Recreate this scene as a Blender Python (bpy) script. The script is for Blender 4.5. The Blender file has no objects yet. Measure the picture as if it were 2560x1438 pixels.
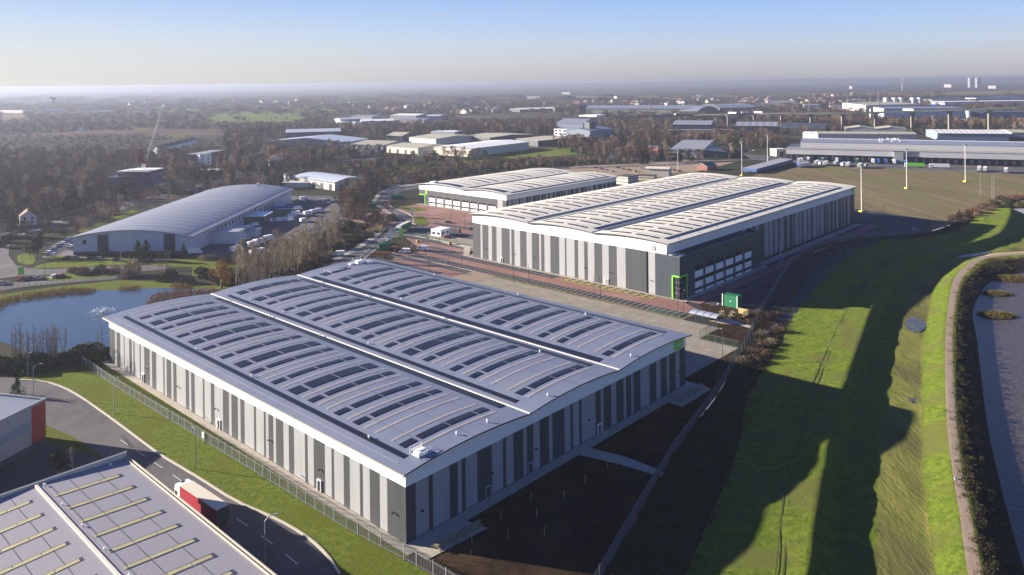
import bpy, math, random
import numpy as np
from mathutils import Vector, Matrix
random.seed(7); RNG = np.random.default_rng(7)
R = math.radians
scene = bpy.context.scene
# ---------------------------------------------------------------- camera, sky, sun, exposure
CAMH, FOC, PCY, ROL, YAW = 82.0, 1936.42, 204.2, -0.01117933, 0.74513475
cam = bpy.data.cameras.new('camera'); camo = bpy.data.objects.new('camera', cam)
scene.collection.objects.link(camo); scene.camera = camo
CR, SR = math.cos(ROL), math.sin(ROL)
camo.matrix_world = Matrix(((CR, -SR, 0, 0), (0, 0, -1, 0), (SR, CR, 0, CAMH), (0, 0, 0, 1)))
cam.sensor_width = 36; cam.lens = FOC / 2560 * 36; cam.shift_y = -(719 - PCY) / 2560
cam.clip_start = 1; cam.clip_end = 90000
scene.render.resolution_x, scene.render.resolution_y = 1024, 575
SUN_EL, SUN_AZ = R(15.5), R(-15.5)          # light travels towards this heading (from +X)
sdir = Vector((math.cos(SUN_EL) * math.cos(SUN_AZ), math.cos(SUN_EL) * math.sin(SUN_AZ), -math.sin(SUN_EL)))
w = bpy.data.worlds.new('World'); scene.world = w; w.use_nodes = True
nt = w.node_tree; bg = nt.nodes['Background']
sky = nt.nodes.new('ShaderNodeTexSky'); sky.sky_type = 'NISHITA'; sky.sun_disc = False
sky.sun_elevation = SUN_EL
sky.sun_rotation = math.atan2(-sdir.x, -sdir.y)
sky.altitude = 80; sky.air_density = 1.0; sky.dust_density = 0.5; sky.ozone_density = 2.0
# hand-picked haze and sky colours by height above the horizon, blended with the physical sky
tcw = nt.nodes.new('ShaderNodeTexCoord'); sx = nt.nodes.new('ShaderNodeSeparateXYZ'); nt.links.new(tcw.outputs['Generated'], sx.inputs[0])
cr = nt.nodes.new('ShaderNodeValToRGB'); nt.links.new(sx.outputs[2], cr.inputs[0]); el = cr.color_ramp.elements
stops = [(0,(.52,.53,.63)),(.02,(.66,.67,.76)),(.045,(.65,.77,.97)),(.075,(.52,.72,1.12)),(.12,(.37,.60,1.15)),(.3,(.13,.30,.88)),(.6,(.03,.10,.5)),(1,(.015,.05,.26))]  # blue stops above the frame strengthened to light the shaded walls
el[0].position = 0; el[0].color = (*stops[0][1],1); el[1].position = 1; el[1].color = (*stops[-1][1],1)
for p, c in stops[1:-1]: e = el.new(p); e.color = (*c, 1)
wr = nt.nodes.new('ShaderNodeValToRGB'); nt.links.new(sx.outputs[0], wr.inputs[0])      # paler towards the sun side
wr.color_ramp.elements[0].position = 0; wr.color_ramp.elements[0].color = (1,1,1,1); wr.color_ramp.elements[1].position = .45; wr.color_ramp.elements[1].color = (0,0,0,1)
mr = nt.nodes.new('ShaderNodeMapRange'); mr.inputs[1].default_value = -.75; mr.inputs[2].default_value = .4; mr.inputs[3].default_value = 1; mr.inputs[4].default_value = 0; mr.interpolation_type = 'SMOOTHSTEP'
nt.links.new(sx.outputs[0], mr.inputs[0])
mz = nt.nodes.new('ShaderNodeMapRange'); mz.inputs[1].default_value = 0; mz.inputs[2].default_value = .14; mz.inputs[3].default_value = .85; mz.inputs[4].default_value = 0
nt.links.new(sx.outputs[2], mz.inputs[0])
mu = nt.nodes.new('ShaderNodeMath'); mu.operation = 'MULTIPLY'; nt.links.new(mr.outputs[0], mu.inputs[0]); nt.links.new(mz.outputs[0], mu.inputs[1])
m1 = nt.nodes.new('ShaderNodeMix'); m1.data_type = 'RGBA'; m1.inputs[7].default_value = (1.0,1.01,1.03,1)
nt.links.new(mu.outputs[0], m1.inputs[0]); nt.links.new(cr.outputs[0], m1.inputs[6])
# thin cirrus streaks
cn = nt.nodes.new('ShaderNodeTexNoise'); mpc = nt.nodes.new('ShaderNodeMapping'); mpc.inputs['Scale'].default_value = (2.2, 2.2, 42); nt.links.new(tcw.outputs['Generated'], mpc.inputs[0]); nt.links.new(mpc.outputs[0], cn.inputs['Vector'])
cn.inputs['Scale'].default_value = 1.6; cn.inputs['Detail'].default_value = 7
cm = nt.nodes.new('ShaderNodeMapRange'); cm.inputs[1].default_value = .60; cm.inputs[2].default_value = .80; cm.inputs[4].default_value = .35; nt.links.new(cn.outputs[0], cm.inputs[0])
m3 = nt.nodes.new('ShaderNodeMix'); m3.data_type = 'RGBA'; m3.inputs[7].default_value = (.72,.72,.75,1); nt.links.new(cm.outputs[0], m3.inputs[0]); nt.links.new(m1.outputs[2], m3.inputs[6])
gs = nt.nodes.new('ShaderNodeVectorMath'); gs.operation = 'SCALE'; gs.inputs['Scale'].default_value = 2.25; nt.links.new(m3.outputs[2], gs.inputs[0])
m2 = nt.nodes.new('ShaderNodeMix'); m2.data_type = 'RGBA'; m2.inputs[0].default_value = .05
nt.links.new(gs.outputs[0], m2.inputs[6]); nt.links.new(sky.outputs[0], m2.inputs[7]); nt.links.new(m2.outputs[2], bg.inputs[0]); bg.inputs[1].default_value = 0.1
sun = bpy.data.lights.new('sun', 'SUN'); sun.energy = 5.0; sun.angle = R(0.5); sun.color = (1, .90, .78)
suno = bpy.data.objects.new('sun', sun); scene.collection.objects.link(suno)
suno.rotation_euler = sdir.to_track_quat('-Z', 'Y').to_euler()
scene.view_settings.view_transform = 'Standard'; scene.view_settings.look = 'None'
scene.view_settings.exposure = 1.8; scene.view_settings.gamma = 1
# ---------------------------------------------------------------- helpers
def G(px, py, z=0.0):
    """point of the photograph -> real place on the level plane z"""
    dx, dy = (px - 1280) / FOC, (PCY - py) / FOC
    X, Z = CR * dx - SR * dy, SR * dx + CR * dy
    t = (z - CAMH) / Z
    return (X * t, t, z)
UX, UY = -math.cos(YAW), math.sin(YAW); VX, VY = math.sin(YAW), math.cos(YAW)
A0 = (-19.676, 137.38); B0 = (57.4914, 292.1024); ROT = math.atan2(VY, VX)
def S(b, a, o=A0): return (o[0] + a * UX + b * VX, o[1] + a * UY + b * VY)
def AB(px, py, z=0, o=A0):
    x, y, _ = G(px, py, z); x -= o[0]; y -= o[1]
    return (x * VX + y * VY, x * UX + y * UY)      # (b along v = local x, a along u = local y)
COL = scene.collection
class MB:
    def __init__(s): s.v = []; s.f = []; s.m = []
    def quad(s, a, b, c, d, m=0):
        n = len(s.v); s.v += [a, b, c, d]; s.f.append((n, n+1, n+2, n+3)); s.m.append(m)
    def tri(s, a, b, c, m=0):
        n = len(s.v); s.v += [a, b, c]; s.f.append((n, n+1, n+2)); s.m.append(m)
    def poly(s, pts, m=0):
        n = len(s.v); s.v += list(pts); s.f.append(tuple(range(n, n+len(pts)))); s.m.append(m)
    def box(s, x0, x1, y0, y1, z0, z1, m=0):
        if x0 > x1: x0, x1 = x1, x0
        if y0 > y1: y0, y1 = y1, y0
        n = len(s.v)
        s.v += [(x0,y0,z0),(x1,y0,z0),(x1,y1,z0),(x0,y1,z0),(x0,y0,z1),(x1,y0,z1),(x1,y1,z1),(x0,y1,z1)]
        for f in ((3,2,1,0),(4,5,6,7),(0,1,5,4),(1,2,6,5),(2,3,7,6),(3,0,4,7)):
            s.f.append(tuple(n+i for i in f)); s.m.append(m)
        return s
    def prism(s, pts, z0, z1, m=0):
        k = len(pts); n = len(s.v)
        ar = sum(pts[i][0]*pts[(i+1)%k][1]-pts[(i+1)%k][0]*pts[i][1] for i in range(k))
        if ar < 0: pts = pts[::-1]
        s.v += [(p[0],p[1],z0) for p in pts] + [(p[0],p[1],z1) for p in pts]
        s.f.append(tuple(range(n+k-1, n-1, -1))); s.f.append(tuple(range(n+k, n+2*k))); s.m += [m, m]
        for i in range(k):
            j = (i+1) % k; s.f.append((n+i, n+j, n+k+j, n+k+i)); s.m.append(m)
        return s
    def extr(s, prof, axis, t0, t1, m=0):
        """profile extruded along x ('x': prof=(y,z)) or y ('y': prof=(x,z))"""
        k = len(prof); n = len(s.v)
        for t in (t0, t1):
            s.v += [((t, p[0], p[1]) if axis == 'x' else (p[0], t, p[1])) for p in prof]
        s.f.append(tuple(range(n, n+k))); s.f.append(tuple(range(n+2*k-1, n+k-1, -1))); s.m += [m, m]
        for i in range(k):
            j = (i+1) % k; s.f.append((n+j, n+i, n+k+i, n+k+j)); s.m.append(m)
        return s
    def tube(s, p, q, r0, r1=None, n=6, m=0):
        r1 = r0 if r1 is None else r1
        p, q = Vector(p), Vector(q); d = (q-p)
        if d.length < 1e-6: return s
        d.normalize(); a = d.orthogonal().normalized(); b = d.cross(a); k = len(s.v)
        for c, r in ((p, r0), (q, r1)):
            for i in range(n):
                t = 2*math.pi*i/n; s.v.append(tuple(c + a*math.cos(t)*r + b*math.sin(t)*r))
        for i in range(n):
            j = (i+1) % n; s.f.append((k+i, k+j, k+n+j, k+n+i)); s.m.append(m)
        s.f.append(tuple(range(k+n-1, k-1, -1))); s.f.append(tuple(range(k+n, k+2*n))); s.m += [m, m]
        return s
    def dome(s, c, rx, ry, rz, m=0, nu=10, nv=4, full=False):
        k = len(s.v); lo = -math.pi/2 if full else 0
        for j in range(nv+1):
            ph = lo + (math.pi/2-lo)*j/nv
            for i in range(nu):
                t = 2*math.pi*i/nu
                s.v.append((c[0]+rx*math.cos(ph)*math.cos(t), c[1]+ry*math.cos(ph)*math.sin(t), c[2]+rz*math.sin(ph)))
        for j in range(nv):
            for i in range(nu):
                l = (i+1) % nu; s.f.append((k+j*nu+i, k+j*nu+l, k+(j+1)*nu+l, k+(j+1)*nu+i)); s.m.append(m)
        return s
    def build(s, name, mats, parent=None, smooth=False):
        me = bpy.data.meshes.new(name); me.from_pydata(s.v, [], s.f)
        for x in (mats if isinstance(mats, (list, tuple)) else [mats]): me.materials.append(x)
        me.polygons.foreach_set('material_index', s.m)
        if smooth: me.polygons.foreach_set('use_smooth', [True]*len(s.f))
        me.update()
        o = bpy.data.objects.new(name, me); COL.objects.link(o)
        if parent is not None: o.parent = parent
        return o
def tag(o, label=None, cat=None, group=None, kind=None):
    if label: o['label'] = label
    if cat: o['category'] = cat
    if group: o['group'] = group
    if kind: o['kind'] = kind
    return o
def thing(name, label, cat, loc=(0,0,0), rz=0, group=None):
    o = bpy.data.objects.new(name, None); COL.objects.link(o)
    o.location = (loc[0], loc[1], loc[2] if len(loc) > 2 else 0); o.rotation_euler = (0, 0, rz)
    return tag(o, label, cat, group)
KIDS = {}
def dup(root, loc, rz=0, label=None, group=None, sc=None):
    """copy of a thing with copies of its parts and sub-parts"""
    r = root.copy(); COL.objects.link(r)
    r.location = (loc[0], loc[1], loc[2] if len(loc) > 2 else 0); r.rotation_euler = (0, 0, rz)
    if sc: r.scale = sc if isinstance(sc, (tuple, list)) else (sc, sc, sc)
    if label: r['label'] = label
    if group: r['group'] = group
    if root.name not in KIDS: KIDS[root.name] = [(c, list(c.children)) for c in root.children]
    for ch, gr in KIDS[root.name]:
        c = ch.copy(); COL.objects.link(c); c.parent = r
        for g in gr:
            d = g.copy(); COL.objects.link(d); d.parent = c
    return r
FIRST = {}
def place(root, loc, rz=0, label=None, group=None, sc=None):
    if root.name in FIRST: return dup(root, loc, rz, label, group, sc)
    FIRST[root.name] = 1
    KIDS[root.name] = [(c, list(c.children)) for c in root.children]
    root.location = (loc[0], loc[1], loc[2] if len(loc) > 2 else 0); root.rotation_euler = (0, 0, rz)
    if sc: root.scale = sc if isinstance(sc, (tuple, list)) else (sc, sc, sc)
    if label: root['label'] = label
    if group: root['group'] = group
    return root
# ---------------------------------------------------------------- materials
MATS = {}
def mat(name, c, c2=None, rough=.8, sc=1.0, sc2=None, bump=0, bsc=None, metal=0, spec=.3, mix=(.35, .65), stretch=None, rot=0,
        wave=None, rnd=0, c3=None, sc3=.05):
    m = bpy.data.materials.new(name); m.use_nodes = True; t = m.node_tree; N = t.nodes; L = t.links
    p = N['Principled BSDF']; p.inputs['Roughness'].default_value = rough; p.inputs['Metallic'].default_value = metal
    p.inputs['Specular IOR Level'].default_value = spec
    def col(x): return (x[0], x[1], x[2], 1)
    tc = N.new('ShaderNodeTexCoord'); vec = tc.outputs['Object']
    if stretch:
        mp = N.new('ShaderNodeMapping'); mp.inputs['Scale'].default_value = stretch; mp.inputs['Rotation'].default_value = (0,0,rot); L.new(vec, mp.inputs[0]); vec = mp.outputs[0]
    out = None
    if c2 is None: p.inputs['Base Color'].default_value = col(c)
    else:
        n = N.new('ShaderNodeTexNoise'); n.inputs['Scale'].default_value = sc; n.inputs['Detail'].default_value = 6
        n.inputs['Roughness'].default_value = .8 if bump > 1 else .65
        L.new(vec, n.inputs['Vector'])
        r = N.new('ShaderNodeMapRange'); r.inputs[1].default_value = mix[0]; r.inputs[2].default_value = mix[1]
        L.new(n.outputs[0], r.inputs[0])
        x = N.new('ShaderNodeMix'); x.data_type = 'RGBA'; x.inputs[6].default_value = col(c); x.inputs[7].default_value = col(c2)
        L.new(r.outputs[0], x.inputs[0]); out = x.outputs[2]
        if c3 is not None:
            n3 = N.new('ShaderNodeTexNoise'); n3.inputs['Scale'].default_value = sc3; n3.inputs['Detail'].default_value = 5
            L.new(vec, n3.inputs['Vector'])
            r3 = N.new('ShaderNodeMapRange'); r3.inputs[1].default_value = .48; r3.inputs[2].default_value = .6
            L.new(n3.outputs[0], r3.inputs[0])
            x3 = N.new('ShaderNodeMix'); x3.data_type = 'RGBA'; x3.inputs[7].default_value = col(c3)
            L.new(out, x3.inputs[6]); L.new(r3.outputs[0], x3.inputs[0]); out = x3.outputs[2]
    if rnd and out is not None:
        oi = N.new('ShaderNodeObjectInfo'); hs = N.new('ShaderNodeHueSaturation')
        rr = N.new('ShaderNodeMapRange'); rr.inputs[3].default_value = 1-rnd; rr.inputs[4].default_value = 1+rnd
        L.new(oi.outputs['Random'], rr.inputs[0]); L.new(rr.outputs[0], hs.inputs['Value'])
        L.new(out, hs.inputs['Color']); out = hs.outputs[0]
    if wave:   # (axis, pitch, strength) - ribs of profiled sheet
        wv = N.new('ShaderNodeTexWave'); wv.bands_direction = wave[0]; wv.inputs['Scale'].default_value = .314/wave[1]
        L.new(tc.outputs['Object'], wv.inputs['Vector'])
        bp = N.new('ShaderNodeBump'); bp.inputs['Strength'].default_value = wave[2]; bp.inputs['Distance'].default_value = .012
        L.new(wv.outputs[1], bp.inputs['Height']); L.new(bp.outputs[0], p.inputs['Normal'])
        if out is None:
            x = N.new('ShaderNodeMix'); x.data_type = 'RGBA'; x.inputs[6].default_value = tuple(i*(1-.22*wave[2]) for i in c)+(1,)
            x.inputs[7].default_value = col(c); L.new(wv.outputs[1], x.inputs[0]); out = x.outputs[2]
    if out is not None: L.new(out, p.inputs['Base Color'])
    if bump:
        n2 = N.new('ShaderNodeTexNoise'); n2.inputs['Scale'].default_value = bsc or sc*3; n2.inputs['Detail'].default_value = 7
        n2.inputs['Roughness'].default_value = .86 if bump > 1 else .7
        L.new(vec, n2.inputs['Vector'])
        bp = N.new('ShaderNodeBump'); bp.inputs['Strength'].default_value = 1; bp.inputs['Distance'].default_value = bump
        L.new(n2.outputs[0], bp.inputs['Height']); L.new(bp.outputs[0], p.inputs['Normal'])
    MATS[name] = m; return m
M = {}
M['white'] = mat('white cladding', (.80,.80,.76), (.76,.76,.73), rough=.5, sc=.3)
M['lgrey'] = mat('light grey cladding', (.32,.325,.33), (.275,.28,.288), rough=.45, sc=.6, stretch=(1,1,.1), spec=.4)
M['dgrey'] = mat('dark grey cladding', (.060,.065,.069), (.046,.051,.056), rough=.45, sc=.6, stretch=(1,1,.1), spec=.4)
M['dgrey2'] = mat('graphite cladding', (.05,.062,.075), (.042,.053,.065), rough=.4, sc=.6, stretch=(1,1,.1), spec=.4)
M['roofA'] = mat('goosewing grey roof sheet', (.165,.19,.26), (.14,.162,.228), rough=.6, sc=.25, spec=.25, stretch=(.2,1,1), c3=(.172,.19,.25), sc3=.12)
M['roofB'] = mat('cream roof sheet', (.72,.68,.56), (.66,.625,.52), rough=.6, sc=.3, spec=.15)
M['rl'] = mat('rooflight', (.33,.305,.29), (.25,.235,.235), rough=.45, sc=.4, spec=.3)
M['rlB'] = mat('pale rooflight', (.40,.37,.30), rough=.5, spec=.3)
M['cream'] = mat('cream gutter', (.52,.50,.44), rough=.6)
M['metal'] = mat('galvanised steel', (.20,.21,.23), (.16,.17,.185), rough=.5, sc=3, metal=.3)
M['dark'] = mat('dark trim', (.035,.037,.04), rough=.5)
M['black'] = mat('black', (.015,.015,.017), rough=.4)
M['glass'] = mat('dark glass', (.02,.025,.03), rough=.15, spec=.6)
M['green'] = mat('lime green paint', (.22,.62,.06), rough=.5)
M['dgreen'] = mat('dark green paint', (.02,.16,.07), (.018,.13,.06), rough=.5, sc=1)
M['wpaint'] = mat('white paint', (.78,.78,.76), rough=.5)
M['ypaint'] = mat('yellow paint', (.75,.55,.06), rough=.6)
M['red'] = mat('red paint', (.30,.025,.04), rough=.45)
M['asph'] = mat('asphalt', (.062,.064,.072), (.045,.047,.053), rough=.85, sc=.5, c3=(.08,.08,.085), sc3=.12, stretch=(1,.5,1))
M['asphd'] = mat('new asphalt', (.03,.032,.038), (.024,.025,.03), rough=.8, sc=.3)
M['asphL'] = mat('old asphalt', (.088,.084,.088), (.06,.057,.063), rough=.9, sc=.35, c3=(.105,.098,.096), sc3=.07, stretch=(1,.6,1))
M['brick'] = mat('red block paving', (.24,.125,.10), (.19,.098,.082), rough=.85, sc=.8, c3=(.27,.15,.12), sc3=.07)
M['conc'] = mat('concrete yard', (.29,.26,.20), (.19,.17,.13), rough=.85, sc=.16, c3=(.225,.20,.155), sc3=.4)
M['slab'] = mat('pale concrete path', (.40,.36,.29), (.33,.30,.24), rough=.85, sc=.5)
M['kerb'] = mat('kerb stone', (.46,.42,.34), rough=.85)
M['line'] = mat('road marking', (.6,.6,.58), rough=.7)
M['lineC'] = mat('joint line', (.42,.38,.29), rough=.8)
M['grass'] = mat('grass', (.085,.125,.016), (.165,.19,.026), rough=.95, sc=.7, bump=1.6, bsc=.9, spec=.05, c3=(.13,.15,.022), sc3=.08, mix=(.42,.58))
M['grassL'] = mat('lush grass', (.105,.155,.018), (.185,.22,.03), rough=.95, sc=.7, bump=1.6, bsc=.8, spec=.05, c3=(.14,.17,.02), sc3=.06, mix=(.42,.58))
M['meadow'] = mat('rough meadow grass', (.12,.14,.03), (.19,.18,.05), rough=.95, sc=.5, bump=.6, bsc=1.2, spec=.05, stretch=(1,.22,1), c3=(.10,.10,.035), sc3=.06)
M['soil'] = mat('bare soil', (.06,.038,.024), (.03,.02,.014), rough=1, sc=.6, bump=1.2, bsc=1.6, spec=.02, c3=(.075,.05,.03), sc3=.1)
M['land'] = mat('winter ground', (.055,.05,.036), (.035,.042,.022), rough=1, sc=.05, bump=.5, bsc=.4, spec=.02, c3=(.075,.062,.045), sc3=.004)
M['gravel'] = mat('gravel track', (.33,.255,.185), (.25,.195,.145), rough=.95, sc=1.5, spec=.05, bump=.1, bsc=4)
M['field'] = mat('scorched field', (.21,.17,.095), (.13,.105,.06), rough=1, sc=.09, bump=.4, bsc=.5, spec=.02, c3=(.15,.14,.06), sc3=.03, stretch=(1,.12,1), rot=R(62))
# ---------------------------------------------------------------- the three big warehouses
def zprof(E, z0, rise):
    def f(t):
        for i in range(len(E)-1):
            if t <= E[i+1] or i == len(E)-2:
                k = (t-E[i])/(E[i+1]-E[i]); return z0 + rise*4*k*(1-k)
    return f
def arcs(mb, E, z0, rise, t0, t1, axis, n=14, m=0, th=.28):
    f = zprof(E, z0, rise)
    for i in range(len(E)-1):
        ts = [E[i]+(E[i+1]-E[i])*j/n for j in range(n+1)]
        for a, b in zip(ts, ts[1:]):
            za, zb = f(a) if a > E[i] else z0, f(b) if b < E[i+1] else z0
            P = (lambda t, s, z: (t, s, z)) if axis == 'x' else (lambda t, s, z: (s, t, z))
            q = [P(a,t0,za), P(b,t0,zb), P(b,t1,zb), P(a,t1,za)]
            if axis != 'x': q = q[::-1]
            mb.quad(*q, m)
            for s in (t0, t1):
                r = [P(a,s,za-th), P(b,s,zb-th), P(b,s,zb), P(a,s,za)]
                mb.quad(*(r if (s == t0) == (axis == 'x') else r[::-1]), 1)
            q = [P(a,t0,za-th), P(a,t1,za-th), P(b,t1,zb-th), P(b,t0,zb-th)]
            mb.quad(*(q if axis == 'x' else q[::-1]), 1)
    for t in (E[0], E[-1]):
        P = (lambda t, s, z: (t, s, z)) if axis == 'x' else (lambda t, s, z: (s, t, z))
        mb.quad(P(t,t0,z0-th), P(t,t1,z0-th), P(t,t1,z0), P(t,t0,z0), 1)
def patch(mb, f, x0, x1, y0, y1, off, axis, m=0, n=4, th=.06):
    """thin plate lying on the arched roof; axis = the direction the roof curves in"""
    ts = [(x0 if axis == 'x' else y0)+((x1-x0) if axis == 'x' else (y1-y0))*i/n for i in range(n+1)]
    for i, (a, b) in enumerate(zip(ts, ts[1:])):
        za, zb = f(a)+off, f(b)+off
        if axis == 'x':
            t = [(a,y0,za),(b,y0,zb),(b,y1,zb),(a,y1,za)]
        else:
            t = [(x0,a,za),(x1,a,za),(x1,b,zb),(x0,b,zb)]
        mb.quad(*t, m)
        lo = [(p[0],p[1],p[2]-th-.02) for p in t]
        for k in ((0,1),(1,2),(2,3),(3,0)):
            if k == ((1,2) if axis == 'x' else (2,3)) and i < n-1: continue
            if k == ((3,0) if axis == 'x' else (0,1)) and i > 0: continue
            mb.quad(lo[k[0]], lo[k[1]], t[k[1]], t[k[0]], m)
def stripes(mb, segs, t_end, plane, axis, z0, z1, flip):
    """upright cladding faces; segs = [(t, material)] in rising t, wall at 'plane'"""
    for i, (t, k) in enumerate(segs):
        t2 = segs[i+1][0] if i+1 < len(segs) else t_end
        if axis == 'y': q = [(plane,t,z0),(plane,t2,z0),(plane,t2,z1),(plane,t,z1)]
        else: q = [(t,plane,z0),(t2,plane,z0),(t2,plane,z1),(t,plane,z1)]
        mb.quad(*(q[::-1] if flip else q), k)
def fascia(mb, x0, x1, y0, y1, z0, zt, fx=None, fy=None, th=.12, n=42):
    """white band round the top; fx / fy give the roof height along x / y on the gable sides"""
    def wall(p, q, zf):
        N = n if zf else 1
        for i in range(N):
            a, b = i/N, (i+1)/N
            pa = (p[0]+(q[0]-p[0])*a, p[1]+(q[1]-p[1])*a); pb = (p[0]+(q[0]-p[0])*b, p[1]+(q[1]-p[1])*b)
            za = zf(pa)-.26 if zf else zt; zb = zf(pb)-.26 if zf else zt
            mb.quad((*pa,z0),(*pb,z0),(*pb,zb),(*pa,za))
    X0,X1,Y0,Y1 = x0-th,x1+th,y0-th,y1+th
    gx = (lambda p: fx(p[0])) if fx else None; gy = (lambda p: fy(p[1])) if fy else None
    wall((X0,Y0),(X1,Y0),gx); wall((X1,Y0),(X1,Y1),gy); wall((X1,Y1),(X0,Y1),gx); wall((X0,Y1),(X0,Y0),gy)
    mb.quad((X0,Y0,z0),(X0,Y1,z0),(X1,Y1,z0),(X1,Y0,z0))
pv = bpy.data.materials.new('solar panels'); pv.use_nodes = True
_t = pv.node_tree; _p = _t.nodes['Principled BSDF']; _p.inputs['Roughness'].default_value = .35; _p.inputs['Specular IOR Level'].default_value = .18
_tc = _t.nodes.new('ShaderNodeTexCoord'); _b = _t.nodes.new('ShaderNodeTexBrick')
_b.offset = 0; _b.inputs['Scale'].default_value = 1; _b.inputs['Brick Width'].default_value = 1.02; _b.inputs['Row Height'].default_value = .86
_b.inputs['Mortar Size'].default_value = .018; _b.inputs['Color1'].default_value = (.01,.012,.022,1); _b.inputs['Color2'].default_value = (.008,.009,.018,1)
_b.inputs['Mortar'].default_value = (.06,.065,.08,1)
_t.links.new(_tc.outputs['Object'], _b.inputs['Vector']); _t.links.new(_b.outputs['Color'], _p.inputs['Base Color'])
M['pv'] = pv
def door(parent, x, y, axis, out, sgn, name='door', w=1.1, frame='wpaint'):
    """personnel door on a wall; axis = direction of the wall, out = outward offset sign"""
    f = MB(); l = MB()
    def bx(mb, t0, t1, d0, d1, z0, z1):
        if axis == 'y': mb.box(x+out*d0, x+out*d1, y+t0, y+t1, z0, z1)
        else: mb.box(x+t0, x+t1, y+out*d0, y+out*d1, z0, z1)
    bx(f, -w/2-.15, -w/2, 0, .3, 0, 2.5); bx(f, w/2, w/2+.15, 0, .3, 0, 2.5); bx(f, -w/2, w/2, 0, .3, 2.3, 2.5); bx(f, -w/2-.2, w/2+.2, .3, 1.2, 0, .14)
    bx(l, -w/2, w/2, .02, .1, .14, 2.3)
    d = l.build('door', M['dark'], parent); f.build('frame', M[frame], d)
def wall_light(parent, x, y, z, dx, dy):
    m = MB(); m.box(x-.2+dx*.3, x+.2+dx*.3, y-.2+dy*.3, y+.2+dy*.3, z, z+.25); m.tube((x, y, z+.2), (x+dx*.3, y+dy*.3, z+.2), .05)
    m.build('wall_light', M['black'], parent)

# ---- A: grey-roofed warehouse in the foreground (local x = b along v, y = a along u)
EA = [-1.3, 32, 64.2, 97.7]; fA = zprof(EA, 13.35, .95)
tA = thing('warehouse', 'nearest and largest striped grey warehouse, blue grey roof in three shallow arches', 'warehouse', A0, ROT)
AL = [0,1,5.3,0,7.4,1,10.5,0,12.6,1,13.6,0,16.8,1,18.8,0,21.9,1,22.9,0,25.1,1,29.1,0,31.2,1,32.3,0,36.4,1,38.5,0,40.6,1,43.6,0,44.7,1,46.7,0,47.8,1,48.7,0,52.0,1,52.9,0,57.1,1,59.0,0,60.2,1,63.2,0,64.4,1,67.3,0,71.5,1,73.4,0,76.6,1,77.6,0,81.9,1,83.9,0,85.0,1,86.9,0,92.1,1,94.1,0,95.2,1,98.1,0,99.2,1,100.2,0,104.5,1,107.3,0,108.6,1,112.4,0,114.6,1,115.5,0,118.9,1,119.8,0,120.8,1,122.7,0,126,1,126.7,0,129,1,131.9,0,133.1,1]
def flipseg(L, first=1):
    ts, ks = L[::2], L[1::2]; return list(zip(ts, ks))
# list above holds (start, colour of the stripe BEFORE it is replaced): 0 light, 1 dark
def fromB(bounds, first):
    out, k = [], first; t = 0
    for b in bounds: out.append((t, k)); t = b; k = 1-k
    out.append((t, k)); return out
ALb = [5.28,7.42,10.46,12.57,13.56,16.76,18.78,21.93,22.84,25.09,29.11,31.24,32.32,36.42,38.46,40.57,43.59,44.65,46.7,47.78,48.67,51.97,52.89,57.1,59.01,60.17,63.19,64.39,67.34,71.51,73.38,76.63,77.55,81.9,83.87,84.98,86.9,92.12,94.09,95.23,98.1,99.27,100.14,104.48,107.31,108.61,112.36,114.6,115.45,118.9,119.77,120.83,122.72,126.02,126.63,129.08,131.89,133.15]
ARb = [2.31,5.38,6.39,10.54,12.64,13.68,14.67,17.79,21.88,25.06,26.04,28.2,31.2,32.31,34.4,36.44,39.48,40.64,44.77,46.85,47.8,49.98,50.96,56.17,58.21,59.32,62.33,64.43,67.49,68.57,70.72,71.7,74.8,78.97,81.99,84.15,87.12,88.31,91.44,93.51]
WA, LA = 96.4, 137.2
m = MB()
stripes(m, fromB(ALb, 1), LA, 0, 'y', .25, 10.3, True)
stripes(m, fromB(ARb, 1), WA, 0, 'x', .25, 10.3, False)
stripes(m, fromB([i*5.5 for i in range(1, 25)], 1), LA, WA, 'y', .25, 10.3, False)
stripes(m, fromB([i*5.1 for i in range(1, 19)], 1), WA, LA, 'x', .25, 10.3, True)
m.box(-.03, WA+.03, -.03, LA+.03, 0, .25, 2)
m.build('wall', [M['lgrey'], M['dgrey'], M['dark']], tA)
m = MB(); fascia(m, 0, WA, 0, LA, 10.3, 12.95, fx=fA); m.build('fascia', M['white'], tA)
m = MB(); arcs(m, EA, 13.35, .95, -1.3, LA+1.3, 'x'); m.build('roof', [M['roofA'], M['dgrey']], tA, )
m = MB(); m.box(-1.62, -1.28, -1.35, LA+1.35, 12.95, 13.22); m.build('gutter', M['cream'], tA)
m = MB(); m.box(WA+1.28, WA+1.62, -1.35, LA+1.35, 12.95, 13.22); m.build('gutter', M['cream'], tA)
for x in (32, 64.2):
    m = MB(); m.extr([(x-.26, 13.34), (x+.26, 13.34), (x+.2, 13.52), (x-.2, 13.52)], 'y', -1.28, LA+1.2); m.build('valley_gutter', M['cream'], tA)
rowsA = [('R',133.34),('R',130.29),('P',127.29),('R',122.9),('W',120.08),('R',115.11),('P',112.31),('R',108.81),('R',105.51),('P',102.49),('R',98.51),('W',95.53),('R',90.18),('P',87.38),('R',83.95),('R',81.07),('P',77.99),('R',73.51),('W',70.7),('R',65.48),('P',63.05),('R',59.51),('R',56.5),('P',53.46),('R',49.31),('W',46.35),('R',40.92),('P',38.3),('R',35.05),('R',31.85),('P',28.63),('R',24.41),('P',21.98),('R',18.47),('R',15.23),('R',10.12),('P',7.4),('R',4.4)]
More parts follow.
